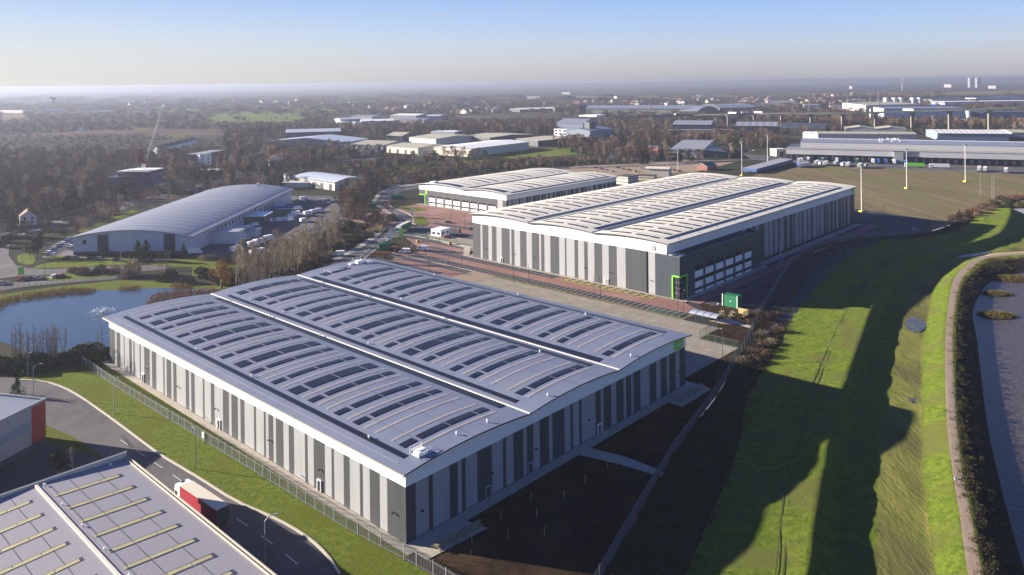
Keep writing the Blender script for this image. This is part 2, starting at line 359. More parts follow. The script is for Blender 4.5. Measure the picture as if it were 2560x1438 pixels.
for k, off in enumerate((0, 32.35, 64.3)):
    for i, (t, a) in enumerate(rowsA):
        if k and i < 3:
            if i == 0: t, a = 'W', 131.5
            elif i == 1: t, a = 'R', 127.0
            else: continue
            if k and i == 0: pass
        if t == 'R':
            m = MB(); patch(m, fA, off+4.7, off+27.2, a-.8, a-.02, .05, 'x', n=8); m.build('rooflight', M['rl'], tA)
        else:
            w_ = 1.75 if t == 'P' else 3.45
            m = MB()
            for (p, q) in ((4.4, 7.6), (8.5, 15.7), (16.1, 23.3), (23.8, 26.9)):
                if k == 2 and i == 0 and p > 16: continue
                patch(m, fA, off+p, off+q, a-w_, a, .12, 'x', n=4)
            m.build('solar_array', M['pv'], tA)
for (p, q, y0, y1) in ((1.85,3.1,3.1,132.5),(29.2,31.5,5.2,131),(33.5,34.8,4.5,131),(60.2,62.2,5.4,131),(64.75,66.75,5.6,131),(93.0,94.3,4.6,130)):
    m = MB(); patch(m, fA, p, q, y0, y1, .12, 'x', n=1); m.build('solar_strip', M['pv'], tA)
m = MB()
for y in range(3, 137, 9): m.tube((.35, y, 13.4), (.35, y, 13.62), .05)
m.tube((.35, 2.5, 13.62), (.35, 135.5, 13.62), .035, n=4); m.build('safety_line', M['lgrey'], tA)
for (x, y) in ((2.6,14),(3.4,60),(3.4,88),(3.3,114),(31.2,100),(31,74),(31.3,126),(63.6,60),(63.5,96),(63.7,122),(95.6,100),(95.8,60),(35.6,100),(35.9,120),(67.6,84),(35.4,58),(92,30),(60,20),(14,1.6),(22,1.2),(40,.6),(72,.8)):
    m = MB(); m.tube((x, y, fA(x)), (x, y, fA(x)+.45), .16, n=8); m.dome((x, y, fA(x)+.45), .28, .28, .2, nu=8, nv=2); m.build('roof_vent', M['wpaint'], tA)
for px, y0 in ((367.4,0),(549,0),(799,0)):
    a = AB(px, {367.4:954, 549:1074, 799:1230}[px])[1]
    door(tA, 0, a, 'y', -1, 1)
for b in (20.6, 57.5, 33.2): door(tA, b, 0, 'x', -1, 1, frame='lgrey' if b < 40 else 'wpaint')
for a in (132.6, 110.9, 91, 70.5, 46, 26.6, 3.2): wall_light(tA, -.1, a, 4.6, -1, 0)
for b in (3.5, 21.6, 34.9, 53.3, 88.0, 92.6): wall_light(tA, b, -.1, 4.6, 0, -1)
m = MB(); m.box(90.6, 95.1, -.2, -.13, 10.55, 12.85); sg = m.build('sign', M['green'], tA)
m = MB()
for i in range(7): m.box(91.4+i*.43, 91.72+i*.43, -.24, -.2, 11.5, 11.86)
m.build('lettering', M['wpaint'], sg)
m = MB()
for k in range(3):
    for t_ in (.28, .52, .76):
        b_ = EA[k]+(EA[k+1]-EA[k])*t_; z_ = fA(b_)+.02; m.quad((b_-.05,-1.2,z_),(b_+.05,-1.2,z_),(b_+.05,LA+1.2,z_),(b_-.05,LA+1.2,z_))
m.build('sheet_lap', M['dgrey'], tA)
# rooftop access hatch with guard rails at the near corner
def roof_unit(parent, x, y, z, s=1):
    m = MB(); m.box(x-1.1*s, x+1.1*s, y-.8*s, y+.8*s, z+.1, z+.75*s); m.box(x-1.3*s, x+1.3*s, y-1*s, y+1*s, z, z+.14)
    u_ = m.build('roof_hatch', M['wpaint'], parent); m = MB()
    for yy in (y-1.3*s, y+1.3*s):
        for xx in (x-1.4*s, x+1.4*s): m.tube((xx, yy, z), (xx, yy, z+1.4*s), .07)
        for zz in (.7, 1.35): m.tube((x-1.4*s, yy, z+zz*s), (x+1.4*s, yy, z+zz*s), .06)
    m.build('guard_rail', M['wpaint'], u_)
roof_unit(tA, 4.9, 1.7, fA(5))
for (x, y, s) in ((88, 134, 1.3), (91, 132, 1), (84, 133.5, .7)): roof_unit(tA, x, y, fA(x), s)
for y in (131, 129.4, 133):
    m = MB(); m.box(72, 78, y, y+.25, fA(75), fA(75)+.35); m.build('roof_duct', M['wpaint'], tA)

# ---- B: cream-roofed warehouse behind (local x = b, y = a)
EB = [-1.3, 34.3, 69.2, 105.5]; fB = zprof(EB, 20.35, .95); LB, WB = 104.2, 200.6
tB = thing('warehouse', 'tall striped warehouse with cream three arched roof and dark corner offices framed green', 'warehouse', B0, ROT)
BLb = [8.05,18.55,22.66,26.62,29.8,33.74,37.02,38.9,42.05,43.96,48.21,49.11,52.16,57.05,60.35,62.26,63.29,67.49,70.61,74.44,77.81,79.69,80.7,85.71,88.88,91.86,94.04,97.93,99.18]
BRb = [84.12,88.09,89.1,93.27,95.08,98.44,100.91,105.17,109.24,111.37,115.41,116.46,118.38,122.4,123.62,126.56,128.42,132.95,134.36,137.77,140.43,144.8,145.76,148.88,150.6,154.91,157.97,158.9,161.7,163.82,167.78,169.94,172.77,176.04,179.85,180.85,183.79,186.08,189.93,193.23]
m = MB()
stripes(m, [(0, 1), (4.67, 0)] + [(t, 1-i % 2) for i, t in enumerate(BLb)], LB, 0, 'y', .25, 16.2, True)
s0 = [(0,1),(62,0),(66,1),(70,0),(72,1),(75,0),(78.5,1)] + [(t, i % 2) for i, t in enumerate(BRb)]
stripes(m, s0, WB, 0, 'x', .25, 16.2, False)
stripes(m, fromB([i*6 for i in range(1, 17)], 1), LB, WB, 'y', .25, 16.2, False)
stripes(m, fromB([i*6.2 for i in range(1, 32)], 1), WB, LB, 'x', .25, 16.2, True)
m.box(-.03, WB+.03, -.03, LB+.03, 0, .25, 2)
m.build('wall', [M['lgrey'], M['dgrey'], M['dark']], tB)
m = MB(); fascia(m, 0, WB, 0, LB, 16.2, 19.95, fy=fB); m.build('fascia', M['white'], tB)
m = MB(); arcs(m, EB, 20.35, .95, -1.3, WB+1.3, 'y'); m.build('roof', [M['roofB'], M['dgrey']], tB)
for y in (-1.62, LB+1.3): m = MB(); m.box(-1.3, WB+1.3, y, y+.32, 19.9, 20.2); m.build('gutter', M['cream'] if y < 0 else M['lgrey'], tB)
for y in (34.3, 69.2):
    m = MB(); m.box(-1.2, WB+1.2, y-.3, y+.3, 20.38, 20.66); m.build('valley_gutter', M['lgrey'], tB)
for k, off in enumerate((0, 34.6, 69.6)):
    for i in range(24):
        b = (4+16*(i//2) + (9 if i % 2 else 0))
        if b > 192: continue
        m = MB()
        for (p, q) in ((5.7, 9.4), (10.2, 16.1), (18.6, 24.0), (24.8, 28.3)):
            patch(m, fB, b-.9, b+.9, off+p, off+q, .1, 'y', n=4)
        m.build('solar_array', M['pv'], tB)
    for i in range(25):
        b = 7.2+8*i
        if b < 195:
            m = MB(); patch(m, fB, b-.5, b+.5, off+4.5, off+28.5, .05, 'y', n=8); m.build('rooflight', M['rlB'], tB)
for (y0, y1) in ((69.9,72.3),(64.9,66.0),(35.8,38.0),(30.4,32.6),(2.3,4.2)):
    m = MB(); patch(m, fB, 5, 189, y0, y1, .12, 'y', n=1); m.build('solar_strip', M['pv'], tB)
for i in range(12):
    m = MB(); x = 10+i*15.5; m.tube((x, .6, fB(.6)), (x, .6, fB(.6)+.4), .14); m.build('roof_vent', M['dgrey'], tB)
for px, py in ((1258,657),(1530,707),(1440+655/7.19,560+1065/7.19)):
    door(tB, 0, AB(px, py, 0, B0)[1], 'y', -1, 1)
for a in (96, 78, 66, 38.6, 25.6, 6.8): wall_light(tB, -.1, a, 5.2, -1, 0)
m = MB(); m.box(-.3, -.12, 8.6, 9.0, .2, 16.2); m.build('downpipe', M['dark'], tB)
m = MB(); m.box(-.3, -.16, 4.6, 6.4, 16.9, 18.7); m.build('louvre', M['lgrey'], tB)
m = MB(); m.box(196.6, 200.2, -.22, -.13, 16.6, 19.6); m.build('sign', M['green'], tB)
# corner offices
O = MB(); ox1 = 67.8; wins = [(10.46,16.81),(18.63,25.19),(26.99,33.47),(35.29,41.75),(43.7,49.97),(52.0,58.4)]
# front wall with real openings: piers and spandrels
yF = -6.0
def wallx(mb, x0, x1, z0, z1, y=yF, th=.35): mb.box(x0, x1, y, y+th, z0, z1)
zs = [(-.0,1.0),(2.3,4.55),(6.2,8.7)]
wallx(O, 4.4, wins[0][0], 0, 10.5); wallx(O, wins[-1][1], ox1, 0, 10.5)
for (a, b), (c, d) in zip(wins, wins[1:]): wallx(O, b, c, 0, 10.5)
wallx(O, -.6, ox1, 10.5, 16); wallx(O, -.6, 4.4, 8.6, 10.5)
O.box(-.6, -.25, yF+3.2, 4.67, 0, 16); O.box(-.6, -.25, yF+.35, yF+3.2, 8.6, 16)
O.box(ox1-.35, ox1, yF+.35, -.01, 0, 16)
O.box(-.25, ox1-.35, yF+.35, -.01, 14.7, 14.9)
O.build('office_wall', M['dgrey2'], tB)
m = MB(); m.box(-.62, -.23, yF-.02, 4.6, 16, 16.12); m.box(-.23, ox1, yF-.02, yF+.37, 16, 16.12); m.build('coping', M['metal'], tB)
for (a, b) in wins:
    m = MB(); m.box(a, b, yF+.25, yF+.33, .3, 10.5); g = m.build('window', M['glass'], tB)
    m = MB()
    for (z0, z1) in ((.25,1.0),(2.2,4.5),(6.1,8.6)): m.box(a+.02, b-.02, yF+.03, yF+.2, z0, z1)
    m.build('panel', M['white'], g)
m = MB()   # green portal frame round the glazed corner
m.box(-.75, -.1, yF+2.9, yF+3.4, 0, 8.9); m.box(-.75, 0, yF-.15, yF+3.4, 8.4, 8.95); m.box(-.75, 4.6, yF-.18, yF+.4, 8.4, 8.95); m.box(4.15, 4.6, yF-.18, yF+.4, 0, 8.4)
m.build('portal_frame', M['green'], tB)
m = MB(); m.box(-.45, -.35, yF+.1, yF+2.9, 0, 8.4); m.box(-.45, 4.15, yF+.1, yF+.2, 0, 8.4); g = m.build('glazed_entrance', M['glass'], tB)
m = MB()
for z in (2.2, 4.3, 6.4): m.box(-.5, 4.15, yF+.05, yF+.1, z, z+.12); m.box(-.5, -.45, yF+.05, yF+2.9, z, z+.12)
for x in (1.2, 2.7): m.box(x, x+.1, yF+.05, yF+.1, 0, 8.4)
m.box(-.5, -.45, yF+1.4, yF+1.5, 0, 8.4); m.build('mullion', M['metal'], g)
for (x, y, s) in ((1.6,-3.8,1),(5,-3,.9)): roof_unit(tB, x, y, 14.9, s)
m = MB(); m.box(.3, 4, -2, -.4, 14.95, 16.3); m.build('roof_plant', M['cream'], tB)

# ---- C: far warehouse with white-panelled windows (local origin at its near corner)
C0 = S(88.5, 165.6, B0); LC, WC = 80.8, 115
EC = [-1.3, 38.2, 82.1]; fC = zprof(EC, 13.35, 1.5)
tC = thing('warehouse', 'cream roofed warehouse with two arches and white panelled windows behind the tall warehouse', 'warehouse', C0, ROT)
m = MB()
m.box(-.03, WC+.03, -.03, LC+.03, 0, .25, 2)
# left (office) wall with openings: offices cover a = 7.5 .. 80.8
cw = [(9.3+7.95*i, 15.3+7.95*i) for i in range(8)]
stripes(m, [(0, 1), (3.2, 0), (7.4, 1)], LC, 0, 'y', 6.45, 10.0, True)
stripes(m, [(0, 1), (3.2, 0), (7.4, 1)], cw[0][0], 0, 'y', .25, 6.45, True)
for (a, b), (c, d) in zip(cw, cw[1:]): stripes(m, [(b, 1)], c, 0, 'y', .25, 6.45, True)
stripes(m, [(cw[-1][1], 1)], 74.3, 0, 'y', .25, 6.45, True)
for (a, b) in cw:
    m.quad((0,a,.25),(.4,a,.25),(.4,a,6.45),(0,a,6.45),1); m.quad((0,b,.25),(0,b,6.45),(.4,b,6.45),(.4,b,.25),1)
rs = [1.6,4.6,5.6,8,8.4,11.2,12.6,14,14.4,18,20.5,21,22.5,24,28,28.5,31,32.5,35,35.5,37,39.5,41,44,46,47.5,51.5,52,54.5,55.5,57,59.5,61,62,66,67.5,71,73.5,77.5,78,80,83,84,87.5,91,93,98,99.5,102,104,108,109.5]
stripes(m, [(0, 1)] + [(t, i % 2) for i, t in enumerate(rs)], WC, 0, 'x', .25, 10, False)
stripes(m, fromB([i*6 for i in range(1, 13)], 1), LC, WC, 'y', .25, 10, False)
stripes(m, fromB([i*6 for i in range(1, 19)], 1), WC, LC, 'x', .25, 10, True)
m.build('wall', [M['lgrey'], M['dgrey'], M['dark']], tC)
m = MB(); fascia(m, 0, WC, 0, LC, 10, 12.95, fy=fC); m.build('fascia', M['white'], tC)
m = MB(); arcs(m, EC, 13.35, 1.5, -1.3, WC+1.3, 'y'); m.build('roof', [M['roofB'], M['dgrey']], tC)
for (a, b) in cw:
    m = MB(); m.box(.3, .38, a, b, .25, 6.45); g = m.build('window', M['glass'], tC)
    m = MB(); m.box(.05, .25, a+.03, b-.03, .3, 1.5); m.box(.05, .25, a+.03, b-.03, 2.5, 5.2); m.build('panel', M['white'], g)
m = MB(); m.box(-.3, .1, 74.4, 75, 0, 6.9); m.box(-.3, .1, 75, 80.9, 6.3, 6.9); m.build('portal_frame', M['green'], tC)
m = MB(); m.box(.1, .2, 75, 80.7, .1, 6.3); m.build('glazed_entrance', M['glass'], tC)
m = MB(); m.box(-.3, -.12, 72.2, 74.4, 7.2, 9.6); m.build('sign', M['green'], tC)
for k, off in enumerate((0, 39.6)):
    for i in range(13):
        b = 5+8.6*i; pvw = i % 4 in (0, 3)
        m = MB(); W_ = 2.6 if i == 0 else (1.1 if pvw else .45)
        patch(m, fC, b-W_, b+W_, off+5, off+33, .1, 'y', n=10); m.build('solar_array' if pvw else 'rooflight', M['pv'] if pvw else M['dgrey'], tC)
for y in (38.2+.6, 1.2):
    m = MB(); patch(m, fC, 6, 109, y, y+1.5, .12, 'y', n=1); m.build('solar_strip', M['pv'], tC)
m = MB(); m.box(2, 6, 68, 72, fC(70), fC(70)+1.1); m.build('roof_plant', M['wpaint'], tC)
# ---------------------------------------------------------------- ground, roads, paving, water
def sheet(name, pts, z, m, kind='structure', label=None):
    mb = MB(); ar = sum(pts[i][0]*pts[(i+1)%len(pts)][1]-pts[(i+1)%len(pts)][0]*pts[i][1] for i in range(len(pts)))
    if ar < 0: pts = pts[::-1]
    mb.poly([(p[0], p[1], z) for p in pts]); o = mb.build(name, M[m] if isinstance(m, str) else m)
    tag(o, label, None, None, kind); return o
def gsheet(name, px, z, m, **k): return sheet(name, [G(*p)[:2] for p in px], z, m, **k)
def ssheet(name, ba, z, m, o=A0, **k): return sheet(name, [S(b, a, o) for b, a in ba], z, m, **k)
def offs(pts, d):
    out = []
    for i, p in enumerate(pts):
        a = pts[max(i-1, 0)]; b = pts[min(i+1, len(pts)-1)]
        n = Vector((b[0]-a[0], b[1]-a[1])); n.normalize(); out.append((p[0]-n.y*d, p[1]+n.x*d))
    return out
def smooth(pts, it=2):
    for _ in range(it):
        q = [pts[0]]
        for a, b in zip(pts, pts[1:]):
            q.append(tuple(.75*x+.25*y for x, y in zip(a, b))); q.append(tuple(.25*x+.75*y for x, y in zip(a, b)))
        q.append(pts[-1]); pts = q
    return pts
def ribbon(mb, pts, w0, w1, z, m=0):
    L, Rr = offs(pts, w0), offs(pts, w1)
    for i in range(len(pts)-1):
        mb.quad((*Rr[i], z), (*Rr[i+1], z), (*L[i+1], z), (*L[i], z), m)
def dashes(mb, pts, z, on=4, off=2, w=.15, m=0):
    t = 0
    for a, b in zip(pts, pts[1:]):
        d = math.dist(a[:2], b[:2]); u = ((b[0]-a[0])/d, (b[1]-a[1])/d) if d else (0, 0); s = 0
        while s < d:
            ph = t % (on+off)
            st = min(d-s, (on-ph) if ph < on else (on+off-ph))
            if ph < on: ribbon(mb, [(a[0]+u[0]*s, a[1]+u[1]*s), (a[0]+u[0]*(s+st), a[1]+u[1]*(s+st))], w, -w, z, m)
            s += st; t += st
            if st < 1e-6: break
def road(name, pts, wd, z=.12, m='asph', line=True, edge=None, sm=2):
    pts = smooth([p[:2] for p in pts], sm); mb = MB(); ribbon(mb, pts, wd/2, -wd/2, z)
    if line: dashes(mb, pts, z+.01, 4, 4, .12, 1)
    if edge:
        for s in (-1, 1): ribbon(mb, pts, s*(wd/2)+.12, s*(wd/2)-.12, z+.02, 2)
    return tag(mb.build(name, [M[m], M['line'], M['kerb']]), kind='structure')
def groad(name, px, wd, **k): return road(name, [G(*p) for p in px], wd, **k)
def kerb(name, pts, closed=False):
    mb = MB(); p = smooth([q[:2] for q in pts], 1)
    L, Rr = offs(p, .22), offs(p, -.22)
    for i in range(len(p)-1):
        for (A, B, za, zb) in ((Rr, L, .27, .27), (L, L, .27, .05), (Rr, Rr, .05, .27)):
            mb.quad((*A[i], za), (*A[i+1], za), (*B[i+1], zb), (*B[i], zb))
    return tag(mb.build(name, M['kerb']), kind='structure')
mb = MB()
fl = [G(*p)[:2] for p in [(1440,1560),(1508,1438),(1600,1280),(1650,1190),(1712,1090),(1795,985),(1862,860),(1905,770),(1950,700),(2000,640),(2080,606),(2200,592),(2290,588),(2385,558),(2405,525)]]
mb.poly([(-30000,-2000,0),(40,-2000,0)] + [(x,y,0) for x, y in fl] + [(600,fl[-1][1]+20,0),(30000,fl[-1][1]+20,0),(30000,26000,0),(-30000,26000,0)]); tag(mb.build('ground', M['land']), kind='structure')

# --- left side: verge, estate road, lake
KL = [(50,951),(111,954),(161,970),(202,993),(249,1026),(302,1064),(353,1103),(403,1140),(447,1166),(504,1200),(591,1256),(672,1290),(729,1319),(779,1352),(816,1387),(850,1438)]
kl = [G(*p) for p in KL]
v_in = [S(-6, 142), S(-6.4, 112), S(-5.3, 72), S(-4.7, 34), S(-4.2, 10), S(-2.5,-10), S(-2,-40)]
sheet('lawn', [p[:2] for p in kl] + [S(-14, -40)] + v_in[::-1] + [S(-8,150), G(120,925)[:2], G(60,935)[:2]], .08, 'grassL')
ssheet('lawn', [(-6,142),(-6.4,112),(-5.3,72),(-4.7,34),(-4.2,6),(-3,-3),(-1.8,-3),(-1.8,150)], .09, 'grass')
kr = [p[:2] for p in kl] + [S(-14, -40)]
sheet('road', kr + [S(-40, -60), G(0, 1600)[:2], G(-700, 1500)[:2], G(-400, 1100)[:2], G(-200, 930)[:2], G(0, 935)[:2]], .06, 'asphL')
kerb('kerb', kl)
mb = MB(); cl = [p[:2] for p in (G(300,1100), G(420,1180), G(505,1238), G(585,1293), G(640,1330), G(700,1375), G(760,1425), G(800,1470))]
dashes(mb, cl, .075, 4, 4.5, .07); tag(mb.build('road_marking', M['line']), kind='structure')
M['patch'] = mat('tarmac repair', (.045,.046,.05), (.035,.036,.04), rough=.8, sc=.6)
for i, q in enumerate(([(300,1085),(318,1098),(340,1122),(322,1118)],[(235,1010),(262,1022),(275,1034),(243,1020)],[(640,1345),(662,1362),(690,1390),(668,1385)],[(180,1000),(196,1008),(170,1010)],[(470,1195),(498,1212),(520,1232),(500,1226)])): gsheet('road_repair', q, .072, 'patch')
gsheet('lawn', [(112,1062),(180,1092),(232,1122),(262,1150),(240,1190),(150,1200),(60,1170),(112,1120)], .1, 'grass')
gsheet('car_park', [(0,1170),(114,1110),(150,1120),(290,1160),(290,1260),(0,1330)], .11, 'asphd')
LK = [G(*p)[:2] for p in [(-60,800),(0,776),(14,760),(60,750),(144,739),(175,731),(235,727),(296,726),(363,722),(403,720),(470,722),(551,724),(590,728),(640,722)]]
LK += [S(70,160), S(50,149), S(20,147), S(4,148), S(-4,152)] + [G(*p)[:2] for p in [(235,850),(208,861),(161,880),(100,887),(60,882),(0,850),(-60,860)]]
LK = smooth(LK, 1)
mw = bpy.data.materials.new('lake water'); mw.use_nodes = True; _t = mw.node_tree; _p = _t.nodes['Principled BSDF']
_p.inputs['Base Color'].default_value = (.035,.055,.07,1); _p.inputs['Roughness'].default_value = .12; _p.inputs['Specular IOR Level'].default_value = .7
_n = _t.nodes.new('ShaderNodeTexNoise'); _n.inputs['Scale'].default_value = .9; _n.inputs['Detail'].default_value = 3; _bp = _t.nodes.new('ShaderNodeBump')
_tc = _t.nodes.new('ShaderNodeTexCoord'); _t.links.new(_tc.outputs['Object'], _n.inputs['Vector'])
_bp.inputs['Distance'].default_value = .08; _bp.inputs['Strength'].default_value = .7; _t.links.new(_n.outputs[0], _bp.inputs['Height']); _t.links.new(_bp.outputs[0], _p.inputs['Normal'])
M['water'] = mw
sheet('lake', LK, .05, 'water')
# banks and greens north of the lake
gsheet('lawn', [(-40,775),(0,738),(60,728),(150,716),(230,708),(300,700),(380,704),(470,712),(560,716),(640,714),(640,735),(560,735),(400,733),(235,738),(150,750),(30,775),(-20,800)], .03, 'grass')
gsheet('lawn', [(80,672),(197,669),(262,664),(330,662),(330,648),(220,645),(150,640),(110,645),(140,655),(100,662)], .1, 'grassL')
gsheet('lawn', [(42,640),(60,634),(82,638),(90,652),(82,662),(60,662),(45,655)], .1, 'grassL')
gsheet('lawn', [(110,700),(118,690),(190,682),(262,677),(296,678),(290,688),(220,700),(170,708)], .1, 'grassL')
gsheet('lawn', [(375,655),(480,642),(640,648),(640,665),(500,668),(380,668)], .1, 'grass')
gsheet('lawn', [(480,668),(640,666),(760,640),(760,660),(640,700),(480,690)], .1, 'grass')
gsheet('road', [(-60,640),(0,610),(24,612),(22,640),(40,664),(79,672),(115,674),(197,671),(262,666),(330,665),(420,664),(420,674),(320,682),(262,677),(172,683),(115,688),(57,690),(0,697),(-60,705)], .12, 'asphL')
gsheet('road', [(-60,730),(0,712),(66,704),(160,702),(280,692),(310,680),(330,684),(320,692),(290,700),(164,708),(66,718),(0,728),(-60,745)], .13, 'asphL')
groad('road', [(-120,612),(0,592),(100,571),(190,547),(300,517),(360,500),(430,484),(520,460),(610,446),(700,440),(760,425)], 17, m='asphL')
gsheet('lawn', [(165,590),(240,560),(330,525),(345,530),(280,560),(200,598)], .1, 'grass')
gsheet('car_park', [(105,645),(130,615),(175,590),(190,600),(190,640),(330,655),(480,652),(480,645),(560,655),(640,650),(700,625),(770,590),(860,560),(850,520),(830,490),(715,490),(560,560),(475,645)], .09, 'asphL')
# site ground south of the tall warehouse
sb = B0
ssheet('road', [(-20.5,-19),(-20.5,-47),(60,-47),(200,-40),(235,-30),(255,40),(205,45),(201.5,0),(201.5,-1),(68,-1),(68,-6.2),(0,-6.2),(-1,-10)], .07, 'asphd', sb)
ssheet('brick_paving', [(-1.8,-8),(-8,-19),(-20,-19),(-20,82),(-33,84),(-33.5,139),(-24,142),(-19,142),(-16,131),(-5,136),(8,163),(14,163),(14,118),(-1.8,108)], .12, 'brick', sb)
ssheet('brick_paving', [(0,-8.5),(196,-8.5),(196,-14),(0,-14)], .12, 'brick', sb)
ssheet('brick_paving', [(20,150),(20,240),(86,246),(86,163),(60,112),(30,106),(30,140)], .12, 'brick', sb)
ssheet('brick_paving', [(60,-2),(60,-6),(196,-6),(196,-2)], .12, 'slab', sb)
ssheet('pavement', [(-1.8,-9),(0,-9),(0,107),(14,120),(14,140),(12,140),(11,122),(-1.8,109)], .2, 'slab', sb)
ssheet('pavement', [(0,-8.4),(70,-8.4),(70,-6),(0,-6)], .21, 'slab', sb)
ssheet('pavement', [(86,163),(88.4,163),(88.4,247),(86,247)], .2, 'slab', sb)
ssheet('yard', [(12,110),(70,108),(70,104.5),(0,104.5),(0,108)], .16, 'conc', sb)
def bays(b0, b1, a0, a1, o=sb, pitch=2.5, m='asphd', z=.17, along='a', yel=False):
    """a row of parking bays: dark strip with white lines"""
    mb = MB()
    def q(x0, x1, y0, y1, zz, mm): mb.quad((*S(x0,y0,o),zz), (*S(x1,y0,o),zz), (*S(x1,y1,o),zz), (*S(x0,y1,o),zz), mm)
    q(b0, b1, a0, a1, z, 0)
    t0, t1 = (a0, a1) if along == 'a' else (b0, b1); t = t0
    while t <= t1+.01:
        if along == 'a': q(b0, b1, t-.07, t+.07, z+.02, 1)
        else: q(t-.07, t+.07, a0, a1, z+.02, 1)
        if yel and t+2.5 <= t1:
            q(b0+.2, b1-.2, t-.55, t-.15, z+.03, 2); q(b0+.2, b1-.2, t+.15, t+.55, z+.03, 2)
            for k in range(5): q(b0+.4+k*.95, b0+.75+k*.95, t-.6, t+.6, z+.04, 0)
            q(b0+.1, b0+.8, t, t+2.5, z+.03, 2)
            for k in range(3): q(b0, b0+.9, t+.7+k*.6, t+.9+k*.6, z+.04, 0)
            q((b0+b1)/2-.5, (b0+b1)/2+.9, t+1.2, t+2.0, z+.03, 2); q((b0+b1)/2-.3, (b0+b1)/2+.6, t+1.4, t+1.8, z+.04, 0)
        t += pitch if not yel else 3.7
    return tag(mb.build('parking_bays', [M[m], M['line'], M['ypaint']]), kind='structure')
bays(-6.9, -1.9, 50, 137); bays(-6.9, -1.9, 3.5, 47, yel=True, m='asph')
bays(-18.6, -13.2, -18, 130); bays(-24.2, -20.2, 82, 139); bays(-33.2, -29.4, 92, 138)
bays(-.6, 3.2, 113.5, 137); bays(8.6, 13.6, 117, 162)
bays(2, 60, -20, -15, along='b'); bays(210, 246, 0, 5, along='b'); bays(210, 246, 14, 24, along='b')
bays(30, 36, 165, 200); bays(44, 49, 150, 185); bays(56, 61, 122, 168)
ssheet('kerb', [(-19.7,83),(-19.1,83),(-19.1,140),(-19.7,140)], .26, 'kerb', sb)
ssheet('verge', [(-20.6,-19),(-18.7,-19),(-18.7,83),(-20.6,83)], .15, 'field', sb)
ssheet('gravel_bed', [(-33.2,71),(-33.2,84),(-19,84),(-19,71)], .19, 'gravel', sb)
YD = [(97.8,2.3),(131.7,2.3),(131.7,15.5),(145.4,15.5),(145.4,119),(97.8,139)]
ssheet('yard', YD, .14, 'conc')
mb = MB()
def sq(x0, x1, y0, y1, z, m=0, o=A0): mb.quad((*S(x0,y0,o),z), (*S(x1,y0,o),z), (*S(x1,y1,o),z), (*S(x0,y1,o),z), m)
for i in range(14): sq(97.8 if i > 1 else 97.8, 145.4 if i > 1 else 131.5, 8+i*8.3-.06, 8+i*8.3+.10, .16)
for b in (108, 118.5, 131.7, 138): sq(b-.06, b+.06, 15.5, 120, .165)
tag(mb.build('yard_joint', M['lineC']), kind='structure')
ssheet('soil', [(131.9,2.3),(131.9,15.3),(146,15.5),(147,20),(168,36),(172,20),(165,5),(156,4),(146,3),(126,-1),(120,2.2)], .11, 'soil')
ssheet('footpath', [(150,22),(157,19),(155.5,14),(154,7.5),(151.5,7.5),(152.5,13),(150,17)], .17, 'slab')
# round the near warehouse
ssheet('soil', [(-1.9,-2.8),(98,-2.8),(98,2.2),(120,2.2),(127,-1),(96.5,-9.5),(65.6,-16.5),(50.4,-20.7),(27.4,-27.6),(16.4,-31),(0,-38),(-4,-44),(-3,-12)], .07, 'soil')
ssheet('footpath', [(-1.9,-2.7),(98.5,-2.7),(98.5,0),(-1.9,0)], .15, 'slab')
ssheet('footpath', [(-1.9,0),(0,0),(0,139.5),(-1.9,139.5)], .16, 'slab')
ssheet('footpath', [(96.4,0),(98.5,0),(98.5,138),(96.4,138)], .15, 'slab')
ssheet('patio', [(-.6,-6.2),(13.2,-7.4),(12.2,-2.7),(-.6,-2.7)], .19, 'slab')
ssheet('patio', [(83,-6.9),(97.5,-6.9),(99.5,-2.7),(83,-2.7)], .19, 'slab')
ssheet('footpath', [(46.2,-2.7),(50.4,-2.7),(52.2,-10.8),(52.4,-20.5),(50,-21.4),(48.6,-11.5)], .18, 'slab')
# entrance road
gsheet('road', [(838,652),(900,623),(940,597),(969,578),(992,556),(986,544),(967,521),(946,512),(936,505),(940,494),(953,484),(986,470),(1047,462),(1180,452),(1180,460),(1060,470),(1033,474),(1003,480),(980,492),(969,508),(978,518),(1003,528),(1025,537),(1037,549),(1029,560),(1054,566),(1140,572),(1150,578),(1120,590),(1050,592),(1003,590),(974,597),(951,616),(925,636),(908,650),(900,665),(800,690)], .13, 'asph')
gsheet('road', [(1029,560),(1054,566),(1075,569),(1183,588),(1183,618),(1060,592),(990,590)], .14, 'asph')
gsheet('yard', [(1075,585),(1183,600),(1183,628),(1065,600)], .15, 'conc')
gsheet('pavement', [(830,648),(896,614),(935,588),(962,570),(966,574),(940,596),(900,622),(838,655)], .16, 'slab')
gsheet('pavement', [(944,512),(966,520),(990,545),(980,543),(955,524),(938,516)], .16, 'slab')
gsheet('pavement', [(930,505),(944,482),(980,466),(1048,459),(1048,462),(986,470),(953,484),(938,506)], .16, 'slab')
kerb('kerb', [G(*p) for p in [(969,508),(978,518),(1003,528),(1025,537),(1037,549),(1029,560),(1054,566)]])
kerb('kerb', [G(*p) for p in [(895,668),(908,650),(925,636),(951,616),(974,597),(1003,590),(1050,592),(1183,620)]])
mb = MB(); dashes(mb, [G(*p)[:2] for p in [(850,668),(905,636),(950,602),(985,573),(1005,556),(990,532),(965,514),(955,500),(975,480),(1040,468)]], .15, 3, 3, .12)
for i in range(7): x, y, _ = G(942+i*4.3, 596+i*.3); mb.quad((x-.3,y-1,.16),(x+.3,y-1,.16),(x+.3,y+1,.16),(x-.3,y+1,.16))
tag(mb.build('road_marking', M['line']), kind='structure')
gsheet('soil', [(908,650),(925,640),(945,622),(985,606),(1050,632),(1000,636),(960,662),(930,656)], .135, 'soil')
